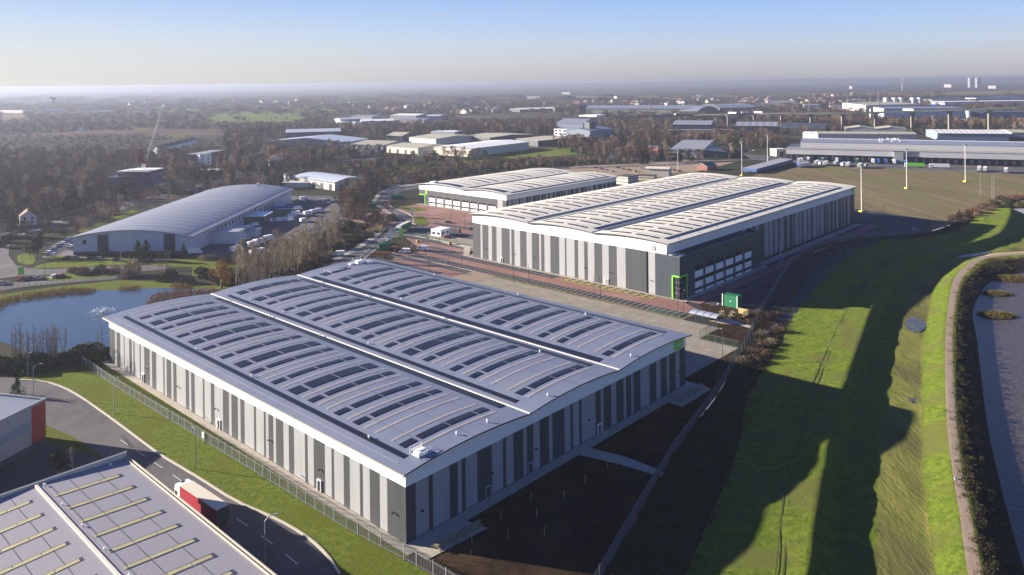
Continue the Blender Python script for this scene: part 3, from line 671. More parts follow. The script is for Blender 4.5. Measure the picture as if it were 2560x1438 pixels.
gsheet('lawn', [(1035,543),(1055,540),(1075,560),(1060,565),(1040,562)], .17, 'grass')
gsheet('lawn', [(1000,516),(1050,520),(1070,527),(1020,530)], .17, 'grass')
# open field and land behind
gsheet('field', [(1545,452),(1700,432),(1860,452),(1890,436),(2030,413),(2200,420),(2400,428),(2640,436),(2640,505),(2450,518),(2385,560),(2280,583),(2140,552)], .05, 'field')
gsheet('road', [(1860,385),(1970,395),(2040,400),(2600,420),(2640,440),(2560,437),(2030,413),(1880,400)], .08, 'asphL')
gsheet('yard', [(1380,430),(1560,440),(1740,430),(1860,400),(1700,400),(1560,410),(1440,415)], .06, 'gravel')
groad('road', [(840,404),(1000,392),(1150,382),(1300,372),(1400,360),(1500,352)], 12)
groad('road', [(1040,470),(1200,440),(1330,425),(1500,418),(1700,412),(1850,402),(1960,395)], 9)
gsheet('lawn', [(900,430),(1050,412),(1180,400),(1250,402),(1200,412),(1080,424),(1000,440)], .05, 'grass')
gsheet('lawn', [(1160,392),(1300,375),(1420,370),(1500,372),(1460,385),(1300,398)], .04, 'grass')
gsheet('pond', [(980,444),(1003,440),(1020,444),(1020,452),(995,456),(982,452)], .06, 'water')
gsheet('pond', [(1525,383),(1552,381),(1560,388),(1540,394),(1522,392)], .06, 'water')
gsheet('pond', [(1575,395),(1600,398),(1598,402),(1575,400)], .06, 'water')
# fields of the far hills
for px, m_ in (([(505,300),(560,280),(640,278),(750,283),(765,295),(730,307),(600,309),(530,308)],'grassF'),([(640,268),(760,264),(860,268),(870,277),(780,280),(700,278)],'grassF'),
               ([(300,320),(380,322),(470,330),(460,343),(400,341),(340,330)],'grassF2'),([(400,325),(560,326),(640,322),(700,320),(560,332),(470,336)],'strawF'),
               ([(310,275),(420,270),(560,270),(560,277),(400,281)],'grassF'),([(0,284),(60,284),(70,300),(0,305)],'strawF'),([(1440,246),(1700,243),(1980,240),(1700,238),(1440,240)],'strawF'),
               ([(1900,236),(2200,232),(2560,226),(2560,236),(2200,240)],'strawF')):
    if m_ not in M: M[m_] = mat('far '+m_, {'grassF':(.10,.15,.03),'grassF2':(.13,.19,.04),'strawF':(.19,.15,.07)}[m_], {'grassF':(.12,.15,.04),'grassF2':(.10,.14,.03),'strawF':(.15,.12,.05)}[m_], sc=.01, rough=1, spec=.02)
    gsheet('field', px, .05, m_)

# ---------------------------------------------------------------- flood bank, path and river on the right
ZS = [0, .35, 2.3, 3.3, .5, .05, .15, 2.3]     # fence, scrub edge, track, crest, toe, ditch end, slope foot, slope top
ST = [ # px per station: fence, border, track, crest, (toe), ditch end, foot, top, pathL, pathR, verge, water
 ([(1440,1560),(1640,1560),(1930,1560),(1990,1560),(2185,1560),(2350,1560),(2455,1560)],[(2462,1560),(2500,1560),(2520,1560),(2640,1560)]),
 ([(1508,1438),(1712,1438),(1947,1438),(2020,1438),(2194,1438),(2339,1438),(2414,1438)],[(2421,1438),(2457,1438),(2470,1438),(2585,1438)]),
 ([(1600,1280),(1780,1280),(1962,1280),(2042,1280),(2194,1280),(2318,1280),(2392,1280)],[(2398,1280),(2426,1280),(2438,1280),(2536,1280)]),
 ([(1650,1190),(1822,1190),(1975,1190),(2060,1190),(2195,1190),(2308,1190),(2378,1190)],[(2383,1190),(2407,1190),(2418,1190),(2513,1190)]),
 ([(1712,1090),(1853,1090),(2003,1090),(2079,1090),(2200,1090),(2305,1090),(2367,1090)],[(2370,1090),(2394,1090),(2403,1090),(2489,1090)]),
 ([(1795,985),(1872,985),(2027,985),(2105,985),(2225,985),(2305,985),(2362,985)],[(2364,985),(2387,985),(2394,985),(2472,985)]),
 ([(1862,860),(1951,860),(2079,860),(2150,860),(2241,860),(2309,860),(2358,860)],[(2363,860),(2381,860),(2392,860),(2455,860)]),
 ([(1905,770),(1990,770),(2124,770),(2183,770),(2263,770),(2323,770),(2366,770)],[(2370,770),(2387,770),(2396,770),(2440,780)]),
 ([(1950,700),(2025,700),(2171,700),(2214,700),(2287,710),(2340,705),(2378,700)],[(2383,703),(2401,707),(2409,712),(2462,735)]),
 ([(2000,640),(2080,645),(2240,640),(2290,645),(2335,668),(2375,675),(2400,672)],[(2405,672),(2422,679),(2432,685),(2480,715)]),
 ([(2080,606),(2150,612),(2330,610),(2372,618),(2392,646),(2420,650),(2434,646)],[(2438,647),(2452,653),(2462,660),(2510,700)]),
 ([(2200,592),(2260,594),(2400,594),(2450,602),(2460,634),(2475,640),(2485,636)],[(2488,634),(2496,641),(2506,650),(2560,690)]),
 ([(2290,588),(2340,590),(2452,570),(2505,580),(2540,616),(2555,630),(2565,630)],[(2570,628),(2574,636),(2582,644),(2640,682)]),
 ([(2385,558),(2420,560),(2470,540),(2526,538),(2600,580),(2640,610),(2660,622)],[(2670,622),(2672,630),(2680,640),(2740,676)]),
 ([(2405,525),(2440,525),(2490,519),(2524,519),(2640,545),(2700,580),(2740,600)],[(2750,600),(2752,608),(2760,618),(2820,650)])]
NS = 10
lines = []
for L1, L2 in ST:
    z7 = [-.02, 0, .55, 1.1, -1.7, -1.6, .85]
    P7 = [G(*p, z) for p, z in zip(L1, z7)]
    cr, de = Vector(P7[3]), Vector(P7[4]); toe = cr.lerp(de, .33); toe.z = -1.45
    Q = [G(L2[0][0], L2[0][1], .9), G(L2[1][0], L2[1][1], .9), G(L2[2][0], L2[2][1], .75)]
    wtr = Vector(G(L2[3][0], L2[3][1], -2.8)); vg = Vector(Q[2]); mid = vg.lerp(wtr, .45); mid.z = -1.0
    lines.append([Vector(p) for p in P7[:4]] + [toe] + [Vector(p) for p in P7[4:]] + [Vector(q) for q in Q] + [mid, wtr])
# dense lofting with roughness
nf = len(lines[0]); sub = [5, 8, 6, 5, 6, 8, 6, 1, 3, 2, 6, 6]; mids = [3, 0, 0, 0, 0, 1, 0, 0, 2, 0, 4, 4]
sub = [5, 10, 5, 5, 6, 8, 5, 1, 3, 2, 6, 6]
def cr_(p0, p1, p2, p3, t): return .5*((2*p1)+(-p0+p2)*t+(2*p0-5*p1+4*p2-p3)*t*t+(-p0+3*p1-3*p2+p3)*t*t*t)
dense = []
for i in range(len(lines)-1):
    for k in range(NS):
        t = k/NS; row = []
        for j in range(nf):
            a = lines[max(i-1,0)][j]; b = lines[i][j]; c = lines[i+1][j]; d = lines[min(i+2, len(lines)-1)][j]
            row.append(cr_(a, b, c, d, t))
        dense.append(row)
mb = MB(); cols = []
for row in dense:
    pts = []; ms = []
    for j in range(nf-1):
        for k in range(sub[j]):
            p = row[j].lerp(row[j+1], k/sub[j]); am = 0 if j in (7, 8, 9) else .10
            if 0 < j < 10 and (k or True): p = p + Vector((0, 0, RNG.normal()*am*.35 + .12*math.sin(p.x*.31)*math.sin(p.y*.23)*(am > 0)))
            pts.append(tuple(p)); ms.append(mids[j] if not (j == 3 and k == 0) else 0)
    pts.append(tuple(row[-1])); cols.append((pts, ms))
n = len(cols[0][0]); mb.v = [p for c in cols for p in c[0]]
for i in range(len(cols)-1):
    for k in range(n-1):
        mb.f.append((i*n+k, i*n+k+1, (i+1)*n+k+1, (i+1)*n+k)); mb.m.append(cols[i][1][k])
M['bank'] = mat('bank grass', (.12,.19,.022), (.23,.29,.04), rough=.95, sc=.55, bump=2.0, bsc=.8, spec=.03, c3=(.18,.20,.05), sc3=.07, mix=(.42,.58))
M['scrubg'] = mat('scrub ground', (.055,.05,.025), (.035,.032,.02), rough=1, sc=.5, bump=.8, bsc=1.5, spec=.02)
tag(mb.build('grass_embankment', [M['bank'], M['meadow'], M['gravel'], M['scrubg'], M['scrubg']], smooth=True), kind='structure')
mb = MB()
for off in (-.55, .75):
    for i in range(len(dense)-1):
        for r_ in (0,):
            a, b = dense[i][2], dense[i+1][2]; n_ = Vector((1, 0, 0))
            pa, pb = a+n_*off, b+n_*off
            mb.quad((pa.x-.16,pa.y,pa.z+.06),(pa.x+.16,pa.y,pa.z+.06),(pb.x+.16,pb.y,pb.z+.06),(pb.x-.16,pb.y,pb.z+.06))
M['wornturf'] = mat('worn turf', (.07,.09,.015), (.05,.06,.015), rough=1, sc=.5)
tag(mb.build('wheel_track', M['wornturf']), kind='structure')
mm = bpy.data.materials.new('muddy river'); mm.use_nodes = True; _t = mm.node_tree; _p = _t.nodes['Principled BSDF']
_p.inputs['Base Color'].default_value = (.07,.055,.048,1); _p.inputs['Roughness'].default_value = .35; _p.inputs['Specular IOR Level'].default_value = .25
_n = _t.nodes.new('ShaderNodeTexNoise'); _n.inputs['Scale'].default_value = 1.2; _n.inputs['Detail'].default_value = 4; _bp = _t.nodes.new('ShaderNodeBump')
_tc = _t.nodes.new('ShaderNodeTexCoord'); _t.links.new(_tc.outputs['Object'], _n.inputs['Vector'])
_bp.inputs['Distance'].default_value = .22; _t.links.new(_n.outputs[0], _bp.inputs['Height']); _t.links.new(_bp.outputs[0], _p.inputs['Normal'])
M['river'] = mm
sheet('river', [tuple(r[-2].lerp(r[-1], .4)[:2]) for r in dense[::4]] + [(900, 560), (900, -300), (30, -300), (36, 60)], -2.2, 'river')
# standing water in the meadow
M['bog'] = mat('boggy puddle', (.05,.045,.05), (.10,.10,.04), rough=.25, sc=.5, spec=.35, mix=(.45,.6))
for px in ([(2268,800),(2285,790),(2300,800),(2322,812),(2310,826),(2280,832),(2262,818)],[(2272,995),(2296,996),(2300,1008),(2278,1012)],[(2392,640),(2440,633),(2478,629),(2480,632),(2440,640),(2402,645)]):
    sheet('puddle', [(q[0]+RNG.normal()*.25, q[1]+RNG.normal()*.4) for q in (G(*p, -1.6) for p in smooth(px+px[:1], 3)[:-1])], -1.52, 'bog')
# ---------------------------------------------------------------- smaller buildings
M['ribL'] = mat('ribbed grey roof', (.30,.285,.30), rough=.5, wave=('Y', .62, 1.0), spec=.4)
M['bluegrey'] = mat('blue grey cladding', (.22,.26,.32), (.20,.235,.29), rough=.5, sc=.2)
M['steelroof'] = mat('steel blue roof', (.22,.24,.29), (.19,.21,.26), rough=.5, sc=.1)
M['tanroof'] = mat('weathered cream roof', (.42,.40,.30), (.36,.34,.26), rough=.7, sc=.08)
M['creamwall'] = mat('cream wall', (.62,.57,.45), (.57,.52,.42), rough=.7, sc=.2)
M['brickwall'] = mat('red brick wall', (.22,.10,.075), (.18,.085,.065), rough=.9, sc=.3)
M['slate'] = mat('dark tiled roof', (.09,.075,.07), (.07,.06,.06), rough=.8, sc=.3)
M['redtile'] = mat('red tiled roof', (.22,.09,.06), (.17,.075,.055), rough=.8, sc=.3)
M['navy'] = mat('navy paint', (.04,.07,.2), rough=.45)
M['blue'] = mat('blue paint', (.05,.12,.38), rough=.45)
M['cyan'] = mat('blue debris netting', (.06,.19,.28), (.05,.09,.16), rough=.8, sc=.5)
M['purple'] = mat('violet boards', (.10,.08,.19), (.12,.06,.08), rough=.8, sc=.5)
M['scaf'] = mat('rusty scaffold boards', (.28,.14,.09), rough=.8)
M['ivory'] = mat('ivory rooflight', (.42,.39,.20), (.36,.33,.17), rough=.6, sc=.6)
M['redpanel'] = mat('red cladding', (.33,.035,.025), (.29,.03,.022), rough=.5, sc=.5)
M['silver'] = mat('silver car paint', (.35,.36,.38), rough=.3, metal=.4)
M['carblk'] = mat('black car paint', (.02,.022,.025), rough=.25, spec=.6)
M['tyre'] = mat('tyre', (.02,.02,.02), rough=.9)
M['amber'] = mat('amber lamp', (.6,.12,.02), rough=.4)
def yawof(p, q): return math.atan2(q[1]-p[1], q[0]-p[0])
def shed(label, pl, pr, depth, h, roof='gable', rise=2, ridge='x', wall='lgrey', rm='steelroof', name='warehouse', cat='warehouse', group=None,
         doors=0, rl=0, over=.6, band=None, win=None, frame=None, wid=None):
    """building from the two ends of its near wall (photo ground points)"""
    p, q = G(*pl), G(*pr); W = wid or math.dist(p[:2], q[:2]); t = thing(name, label, cat, p, yawof(p, q), group)
    m = MB(); m.box(0, W, 0, depth, 0, h)
    D = depth
    if ridge == 'x': prof = {'gable':[(0,h),(D/2,h+rise),(D,h)], 'mono':[(0,h),(D,h+rise),(D,h)], 'monod':[(0,h),(0,h+rise),(D,h)]}
    else: prof = {'gable':[(0,h),(W/2,h+rise),(W,h)], 'mono':[(0,h),(W,h+rise),(W,h)], 'monod':[(0,h),(0,h+rise),(W,h)]}
    if roof == 'arc':
        L = D if ridge == 'x' else W; pr_ = [(L*i/12, h+rise*4*(i/12)*(1-i/12)) for i in range(13)]
    elif roof == 'flat': pr_ = None
    else: pr_ = prof[roof]
    if pr_: m.extr(pr_, ridge, .02, (W if ridge == 'x' else D)-.02)
    m.build('wall', M[wall], t)
    r = MB()
    if pr_:
        up = [(a, z+.05) for a, z in pr_]; a0, a1 = up[0][0], up[-1][0]
        if roof in ('mono',): up = up[:2]
        if roof == 'monod': up = up[1:]
        s0 = (up[1][1]-up[0][1])/(up[1][0]-up[0][0]) if up[1][0] != up[0][0] else 0; s1 = (up[-1][1]-up[-2][1])/(up[-1][0]-up[-2][0])
        up = [(up[0][0]-over, up[0][1]-s0*over)] + up[1:-1] + [(up[-1][0]+over, up[-1][1]+s1*over)]
        for (a, za), (b, zb) in zip(up, up[1:]):
            e0, e1 = -over, (W if ridge == 'x' else D)+over
            if ridge == 'x':
                r.quad((e0,a,za+.3),(e1,a,za+.3),(e1,b,zb+.3),(e0,b,zb+.3)); r.quad((e0,a,za),(e0,b,zb),(e0,b,zb+.3),(e0,a,za+.3),1); r.quad((e1,a,za),(e1,a,za+.3),(e1,b,zb+.3),(e1,b,zb),1)
            else:
                r.quad((a,e0,za+.3),(b,e0,zb+.3),(b,e1,zb+.3),(a,e1,za+.3)); r.quad((a,e0,za),(b,e0,zb),(b,e0,zb+.3),(a,e0,za+.3),1); r.quad((a,e1,za),(a,e1,za+.3),(b,e1,zb+.3),(b,e1,zb),1)
            if rl:
                n_ = rl
                for i in range(n_):
                    f0 = (i+.5)/n_*(e1-e0)+e0; wd = max(.8, (e1-e0)/n_*.14); k0, k1 = .15, .85
                    A = (a+(b-a)*k0, za+(zb-za)*k0+.36); B = (a+(b-a)*k1, za+(zb-za)*k1+.36)
                    if abs(b-a) < 3: continue
                    if ridge == 'x': r.quad((f0-wd,A[0],A[1]),(f0+wd,A[0],A[1]),(f0+wd,B[0],B[1]),(f0-wd,B[0],B[1]),2)
                    else: r.quad((A[0],f0-wd,A[1]),(B[0],f0-wd,B[1]),(B[0],f0+wd,B[1]),(A[0],f0+wd,A[1]),2)
        for (a, z) in (up[0], up[-1]):
            e0, e1 = -over, (W if ridge == 'x' else D)+over
            if ridge == 'x': r.quad((e0,a,z),(e1,a,z),(e1,a,z+.3),(e0,a,z+.3),1)
            else: r.quad((a,e0,z),(a,e0,z+.3),(a,e1,z+.3),(a,e1,z),1)
    else:
        r.box(-.2, W+.2, -.2, D+.2, h, h+.5); 
        if rl:
            for i in range(rl): r.box(W*(i+.3)/rl, W*(i+.3)/rl+2, D*.3, D*.3+2.5, h+.5, h+1.4, 1)
    r.build('roof', [M[rm], M['lgrey'] if frame is None else M[frame], M['rlB']], t)
    if band:
        b = MB(); b.box(-.06, W+.06, -.06, D+.06, band[1], band[2]); b.build('cladding_band', M[band[0]], t)
    for i in range(doors):
        b = MB(); x = W*(i+.5)/doors; b.box(x-2, x+2, -.12, .1, .1, min(4.6, h-.6)); b.build('loading_door', M['dgrey'] if wall not in ('dgrey','bluegrey') else M['white'], t)
    if win:   # (rows, cols, z0, dz, height, width)
        rows, cols, z0, dz, hh, ww = win
        for face in (0, 1):
            L = W if face == 0 else D; cc = cols if face == 0 else max(1, int(cols*D/W))
            for r_ in range(rows):
                for c in range(cc):
                    b = MB(); x = L*(c+.5)/cc; z = z0+dz*r_
                    if face == 0: b.box(x-ww/2, x+ww/2, -.08, .1, z, z+hh)
                    else: b.box(W-.1, W+.08, x-ww/2, x+ww/2, z, z+hh)
                    b.build('window', M['glass'], t)
    return t
# E: corrugated roof at bottom left (site grid), local x = b, y = a
tE = thing('industrial_building', 'low industrial building with ribbed grey roof and yellow rooflight strips, bottom left corner', 'industrial building', S(-28.4, 50.3), ROT)
m = MB(); hE, rE = 10.0, .75; We = 32; Le = 130      # x from -32 to 0, y from -130 to 0
m.box(-We, -.2, -Le, -.3, 0, hE-.1); m.build('wall', M['lgrey'], tE)
m = MB()
m.quad((-We,-Le,hE),(-15.8,-Le,hE+rE),(-15.8,-.5,hE+rE),(-We,-.5,hE)); m.quad((-15.8,-Le,hE+rE),(-.6,-Le,hE),(-.6,-.5,hE),(-15.8,-.5,hE+rE))
rf = m.build('roof', M['ribL'], tE)
m = MB(); m.extr([(-16.05, hE+rE-.02), (-15.5, hE+rE-.02), (-15.55, hE+rE+.22), (-16.0, hE+rE+.22)], 'y', -Le, -.5); m.build('ridge_cap', M['creamwall'], tE)
m = MB(); m.box(-We, .15, -.5, 0, hE-.8, hE+rE+.32); m.build('parapet', M['dgrey'], tE)
m = MB(); m.box(-We, -.1, -.62, -.5, hE-.3, hE+rE+.36); m.build('parapet_lining', M['creamwall'], tE)
m = MB(); m.box(-.6, -.45, -Le, -.5, hE-.5, hE+.28); m.box(-.45, -.05, -Le, -.5, hE-.4, hE-.2); m.box(-.05, .12, -Le, 0, hE-2.4, hE+.33); m.build('gutter', M['kerb'], tE)
def zE(x): return hE+rE*(1-abs(x+15.8)/ (15.2 if x > -15.8 else 16.2))
for i in range(18):
    y = -7.3-6.05*i
    for (x0, x1) in ((-14.6, -4.0), (-29.5, -18.2)):
        m = MB(); yy = y + (1.2 if x0 < -20 else 0)
        for a, b in ((x0, x0+(x1-x0)*.36), (x0+(x1-x0)*.375, x0+(x1-x0)*.7), (x0+(x1-x0)*.715, x1)):
            m.quad((a,yy-.42,zE(a)+.06),(b,yy-.42,zE(b)+.06),(b,yy+.42,zE(b)+.06),(a,yy+.42,zE(a)+.06))
        r_ = m.build('rooflight', M['ivory'], tE)
        m = MB()
        for s in (-.5, .5): m.quad((x0,yy+s-.07,zE(x0)+.05),(x1+.6,yy+s-.07,zE(x1)+.05),(x1+.6,yy+s+.07,zE(x1)+.05),(x0,yy+s+.07,zE(x0)+.05))
        m.quad((x1,yy-.5,zE(x1)+.05),(x1+.5,yy-.5,zE(x1)+.05),(x1+.5,yy+.5,zE(x1)+.05),(x1,yy+.5,zE(x1)+.05)); m.build('flashing', M['dgrey'], r_)
m = MB()
for x in (-10.8, -6.1, -24, -20): m.quad((x-.05,-Le,zE(x)+.03),(x+.05,-Le,zE(x)+.03),(x+.05,-.6,zE(x)+.03),(x-.05,-.6,zE(x)+.03))
m.build('sheet_lap', M['dgrey'], tE)
for i in range(7):
    for x in (-15.0+.4,):
        m = MB(); y = -2-9.5*i; m.tube((x-.1, y, zE(x)), (x-.1, y, zE(x)+.3), .09, n=6); m.box(x-.28, x+.08, y-.16, y+.16, zE(x)+.3, zE(x)+.4); m.build('anchor_post', M['wpaint'], tE)
m = MB(); m.tube((-14.7, -2, hE+rE+.38), (-14.7, -64, hE+rE+.38), .03, n=4); m.build('safety_line', M['lgrey'], tE)
m = MB(); m.tube((-3.5,-1.8,zE(-3.5)), (-3.5,-1.8,zE(-3.5)+.4), .2); m.build('roof_vent', M['wpaint'], tE)
# F: grey building with a red corner, left edge
pF, qF = G(0, 1156), G(114, 1094); qf2 = G(84, 1113)
tF = thing('office_building', 'grey clad office building with red corner panel and blue band at the left edge', 'office building', qF, yawof(pF, qF))
u_ = (Vector(qf2)-Vector(qF)).length; hF = 9.0
m = MB(); m.box(-38, -u_, 0, 17.5, 0, hF-.3); m.build('wall', M['lgrey'], tF)
m = MB(); m.box(-u_, .06, -.05, .3, 0, hF-.3); m.box(-.2, .06, .3, 17.5, 0, hF-.3); m.build('corner_panel', M['redpanel'], tF)
m = MB(); m.box(-38, -u_-.02, -.06, 0, 3.6, 5.6); m.build('window_band', M['bluegrey'], tF)
m = MB(); m.box(-38, -.4, .4, 17.1, hF-.29, hF-.2); m.build('roof', M['steelroof'], tF)
m = MB(); m.box(-38, .15, -.2, .3, hF-.3, hF+.25); m.box(-.3, .15, .3, 17.3, hF-.3, hF+.25); m.box(-38, .15, 17.3, 17.7, hF-.3, hF+.25); m.build('coping', M['lgrey'], tF)
m = MB(); m.dome((-8, 8, hF-.5), .5, .5, .5, nu=8, nv=3); m.build('roof_vent', M['wpaint'], tF)
# D: long curved roof warehouse left of the lake (square to the view)
tD = thing('warehouse', 'long pale warehouse with a single wide curved ribbed roof, beyond the lake on the left', 'warehouse', (-214.5, 377, 0), R(-.8))
WD, LD, hD, rD = 57.5, 165, 8.6, 3.4
def zD(x, k=0): t = min(max(x/WD, 0), 1); return hD + rD*(4*t*(1-t))**.9
m = MB(); n = 20
pts = [(WD*i/n, zD(WD*i/n)) for i in range(n+1)]
for (a, za), (b, zb) in zip(pts, pts[1:]):
    k = 2 if False else 0
    m.quad((a,0,1.6),(b,0,1.6),(b,0,zb-.2),(a,0,za-.2),0); m.quad((b,LD,0),(a,LD,0),(a,LD,za-.2),(b,LD,zb-.2),0)
m.quad((0,0,0),(WD,0,0),(WD,0,1.6),(0,0,1.6),1)
m.quad((0,LD,0),(0,0,0),(0,0,hD),(0,LD,hD),0); m.quad((WD,0,0),(WD,LD,0),(WD,LD,hD),(WD,0,hD),0)
M['pblue'] = mat('pale blue cladding', (.46,.50,.56), (.42,.46,.52), rough=.45, sc=.5, stretch=(1,1,.1))
m.build('wall', [M['pblue'], M['dgrey']], tD)
m = MB(); n = 28
for i in range(n):
    a, b = -1.2+(WD+2.4)*i/n, -1.2+(WD+2.4)*(i+1)/n; za, zb = zD(a)+.1, zD(b)+.1
    m.quad((a,-1,za),(b,-1,zb),(b,LD+1,zb),(a,LD+1,za),0); m.quad((a,-1,za-.5),(b,-1,zb-.5),(b,-1,zb),(a,-1,za),1)
m.build('roof', [M['steelroof'], M['lgrey']], tD)
M['ribline'] = mat('roof rib', (.5,.48,.46), rough=.5)
for i in range(19):
    y = 5+8.3*i; wd = .8 if i == 11 else .4; m = MB()
    for k in range(2 if i != 11 else 0, n-2 if i != 11 else n):
        a, b = -1.2+(WD+2.4)*k/n, -1.2+(WD+2.4)*(k+1)/n
        m.quad((a,y-wd,zD(a)+.16),(b,y-wd,zD(b)+.16),(b,y+wd,zD(b)+.16),(a,y+wd,zD(a)+.16))
    m.build('roof_rib', M['ribline'], tD)
m = MB(); m.box(WD+1, WD+1.3, -1, LD+1, hD-.9, hD+.1); m.build('gutter', M['lgrey'], tD)
for x0, x1 in ((12.0, 17.4), (44.5, 50)):
    m = MB(); m.box(x0, x1, -.1, .1, 0, zD(x0)-1.2); m.build('dark_panel', M['dgrey2'], tD)
m = MB(); m.box(4.6, 6.6, -.1, .1, 5.2, 7.2); m.build('window', M['glass'], tD)
for i in range(12): m = MB(); m.box(WD-.1, WD+.1, 33+i*5.2, 35+i*5.2, 5, 7); m.build('window', M['glass'], tD)
for i in range(5): m = MB(); m.box(WD-.1, WD+.1, 100+i*6, 102.4+i*6, 1.2, 6); m.build('window', M['glass'], tD)
m = MB(); m.box(35, 36.6, 158, 160, zD(35), zD(35)+1.8); m.build('roof_vent', M['wpaint'], tD)
# loading annexes on its yard side
def block(label, x, y, w_, d_, h, wall='pblue', rm='lgrey', name='loading_bay', cat='loading bay', rz=0, group=None):
    t = thing(name, label, cat, (x, y), rz, group); m = MB(); m.box(0, w_, 0, d_, 0, h); m.build('wall', M[wall], t)
    m = MB(); m.box(-.25, w_+.25, -.25, d_+.25, h, h+.35); m.build('roof', M[rm], t); return t
x, y, _ = G(510, 611); block('pale blue loading bay annexe nearest the front of the curved warehouse', x+1, y, 17, 9, 6)
x, y, _ = G(600, 566); block('white roofed loading annexe halfway along the curved warehouse', x, y, 14, 16, 5.5, 'dgrey2', 'white')
x, y, _ = G(562, 599); block('small grey lean-to between the two loading annexes', x+1, y+6, 14, 7, 3.6, 'pblue', 'steelroof', 'lean_to', 'lean-to')

# ---- mid distance and far buildings
shed('pale warehouse with gently arched roof behind the curved warehouse', (734,462), (837,477), 30, 6.3, 'arc', 2.2, 'x', 'creamwall', 'pblue', doors=5, over=1)
x, y, _ = G(709, 466); block('low white walled compound with flat roof beside a silo', x, y-8, 22, 20, 3.5, 'creamwall', 'white', 'plant_building', 'plant building')
t = thing('silo', 'white round silo in front of the arched pale warehouse', 'silo', G(717, 462)[:2]); m = MB(); m.tube((0,0,0),(0,0,8),2.2,n=14); m.build('tank', M['wpaint'], t); m = MB(); m.dome((0,0,8),2.2,2.2,1,nu=14,nv=3); m.build('cap', M['wpaint'], t)
shed('wide grey blue shed with low pitched roof among trees, nearer of two', (668,369), (865,372), 62, 8, 'gable', 5, 'y', 'bluegrey', 'pblue')
shed('grey shed with long shallow roof behind the wide blue shed', (715,353), (852,349), 55, 12, 'gable', 3, 'x', 'dgrey', 'pblue')
shed('tan roofed unit with rows of rooflights left of the cream units', (877,378), (958,381), 60, 8, 'gable', 3, 'x', 'bluegrey', 'tanroof', rl=9, doors=3)
shed('small pyramid roofed tan unit behind the rooflight roof', (965,352), (1005,353), 40, 7, 'gable', 4, 'x', 'dgrey', 'tanroof')
shed('low cream unit with loading doors, nearest of the cream estate', (965,381), (1045,387), 52, 7.4, 'gable', 2, 'x', 'creamwall', 'tanroof', doors=4)
shed('cream roofed unit behind the low cream unit', (1023,357), (1090,362), 75, 7.4, 'gable', 2.4, 'x', 'creamwall', 'tanroof')
shed('big white walled unit with long pale roof, largest of the cream estate', (1085,387), (1178,393), 108, 9, 'gable', 1.5, 'y', 'creamwall', 'white', over=.8)
shed('narrow cream roofed unit behind the big white walled unit', (1160,353), (1225,358), 80, 7, 'gable', 2, 'x', 'dgrey', 'tanroof')
shed('cream roofed unit right of the big white walled unit', (1290,361), (1345,367), 95, 7, 'gable', 1.5, 'x', 'dgrey', 'tanroof')
shed('white stepped parking deck above the cream estate', (1077,341), (1137,342), 30, 7, 'flat', 0, 'x', 'white', 'white', name='parking_deck', cat='parking deck', band=('dgrey',3,4.2))
for i, (a, b, d_, h_, rm) in enumerate([((832,317),(890,319),42,7,'pblue'),((852,309),(902,307),40,8,'pblue'),((905,314),(985,312),52,8,'white'),((878,300),(930,301),50,8,'steelroof'),((975,300),(1040,301),70,10,'white'),((1000,308),(1060,309),40,7,'steelroof'),((1062,300),(1100,300),50,8,'pblue')]):
    shed(['small pale blue roof at the left end of the distant estate','narrow pale roof above the small blue roof','bright roofed unit in the middle of the distant estate','dark roofed unit at the back of the distant estate','long white roof at the right of the distant estate','dull grey roof below the long white roof','small arched pale roof alone right of the distant estate'][i], a, b, d_, h_, 'arc' if i == 6 else 'gable', 2.5, 'x', 'lgrey', rm)
shed('three storey white office block with bands of windows', (1385,346), (1460,350), 36, 13.5, 'flat', 0, 'x', 'white', 'lgrey', 'office_building', 'office building', win=(3,7,1.5,4.2,2.4,4.6))
shed('dark stair tower at the end of the white office block', (1461,352), (1474,353), 12, 25, 'flat', 0, 'x', 'dgrey2', 'dgrey', 'office_tower', 'office tower')
shed('blue glass office wing right of the dark stair tower', (1475,356), (1530,349), 40, 15, 'gable', 3, 'x', 'bluegrey', 'steelroof', 'office_building', 'office building', band=('glass',5,6.5))
shed('stepped blue glass office behind the white office block', (1392,329), (1458,331), 50, 14, 'gable', 6, 'x', 'bluegrey', 'steelroof', 'office_building', 'office building', band=('glass',4,6))
shed('white office with flat roof below the dark square tower', (1447,303), (1492,304), 40, 12, 'flat', 0, 'x', 'white', 'white', 'office_building', 'office building', band=('glass',4,7))
shed('dark square tower block standing before the long cream distribution shed', (1449,292), (1463,292), 22, 26, 'flat', 0, 'x', 'dgrey2', 'dgrey', 'tower_block', 'tower block')
shed('very long cream distribution shed with blue roof beyond the viaduct', (1463,286), (1743,287), 110, 14, 'arc', 6, 'x', 'creamwall', 'steelroof', doors=0)
shed('dark arched end hall of the long cream distribution shed', (1744,288), (1795,284), 110, 9, 'arc', 10, 'y', 'dgrey2', 'steelroof')
shed('blue grey vaulted hall right of the long cream shed', (1800,283), (1890,281), 110, 12, 'arc', 8, 'x', 'dgrey2', 'bluegrey')
shed('cream shed far behind the viaduct with plain wall', (1923,267), (1990,267), 90, 14, 'flat', 0, 'x', 'creamwall', 'lgrey')
shed('thin white roofed hall left of the dark square tower', (1300,281), (1392,278), 60, 7, 'arc', 3, 'x', 'dgrey', 'white')
shed('blue roofed hall dotted with rooflights beneath the viaduct', (1681,324), (1777,325), 85, 8, 'gable', 5, 'x', 'dgrey2', 'steelroof', rl=10)
shed('low pale canopy building in front of the dotted blue roof', (1672,334), (1834,334), 14, 5, 'flat', 0, 'x', 'dgrey2', 'lgrey')
shed('grey hall with hipped roof under the viaduct', (1840,328), (1945,329), 70, 8, 'gable', 5, 'x', 'dgrey2', 'steelroof', rl=6)
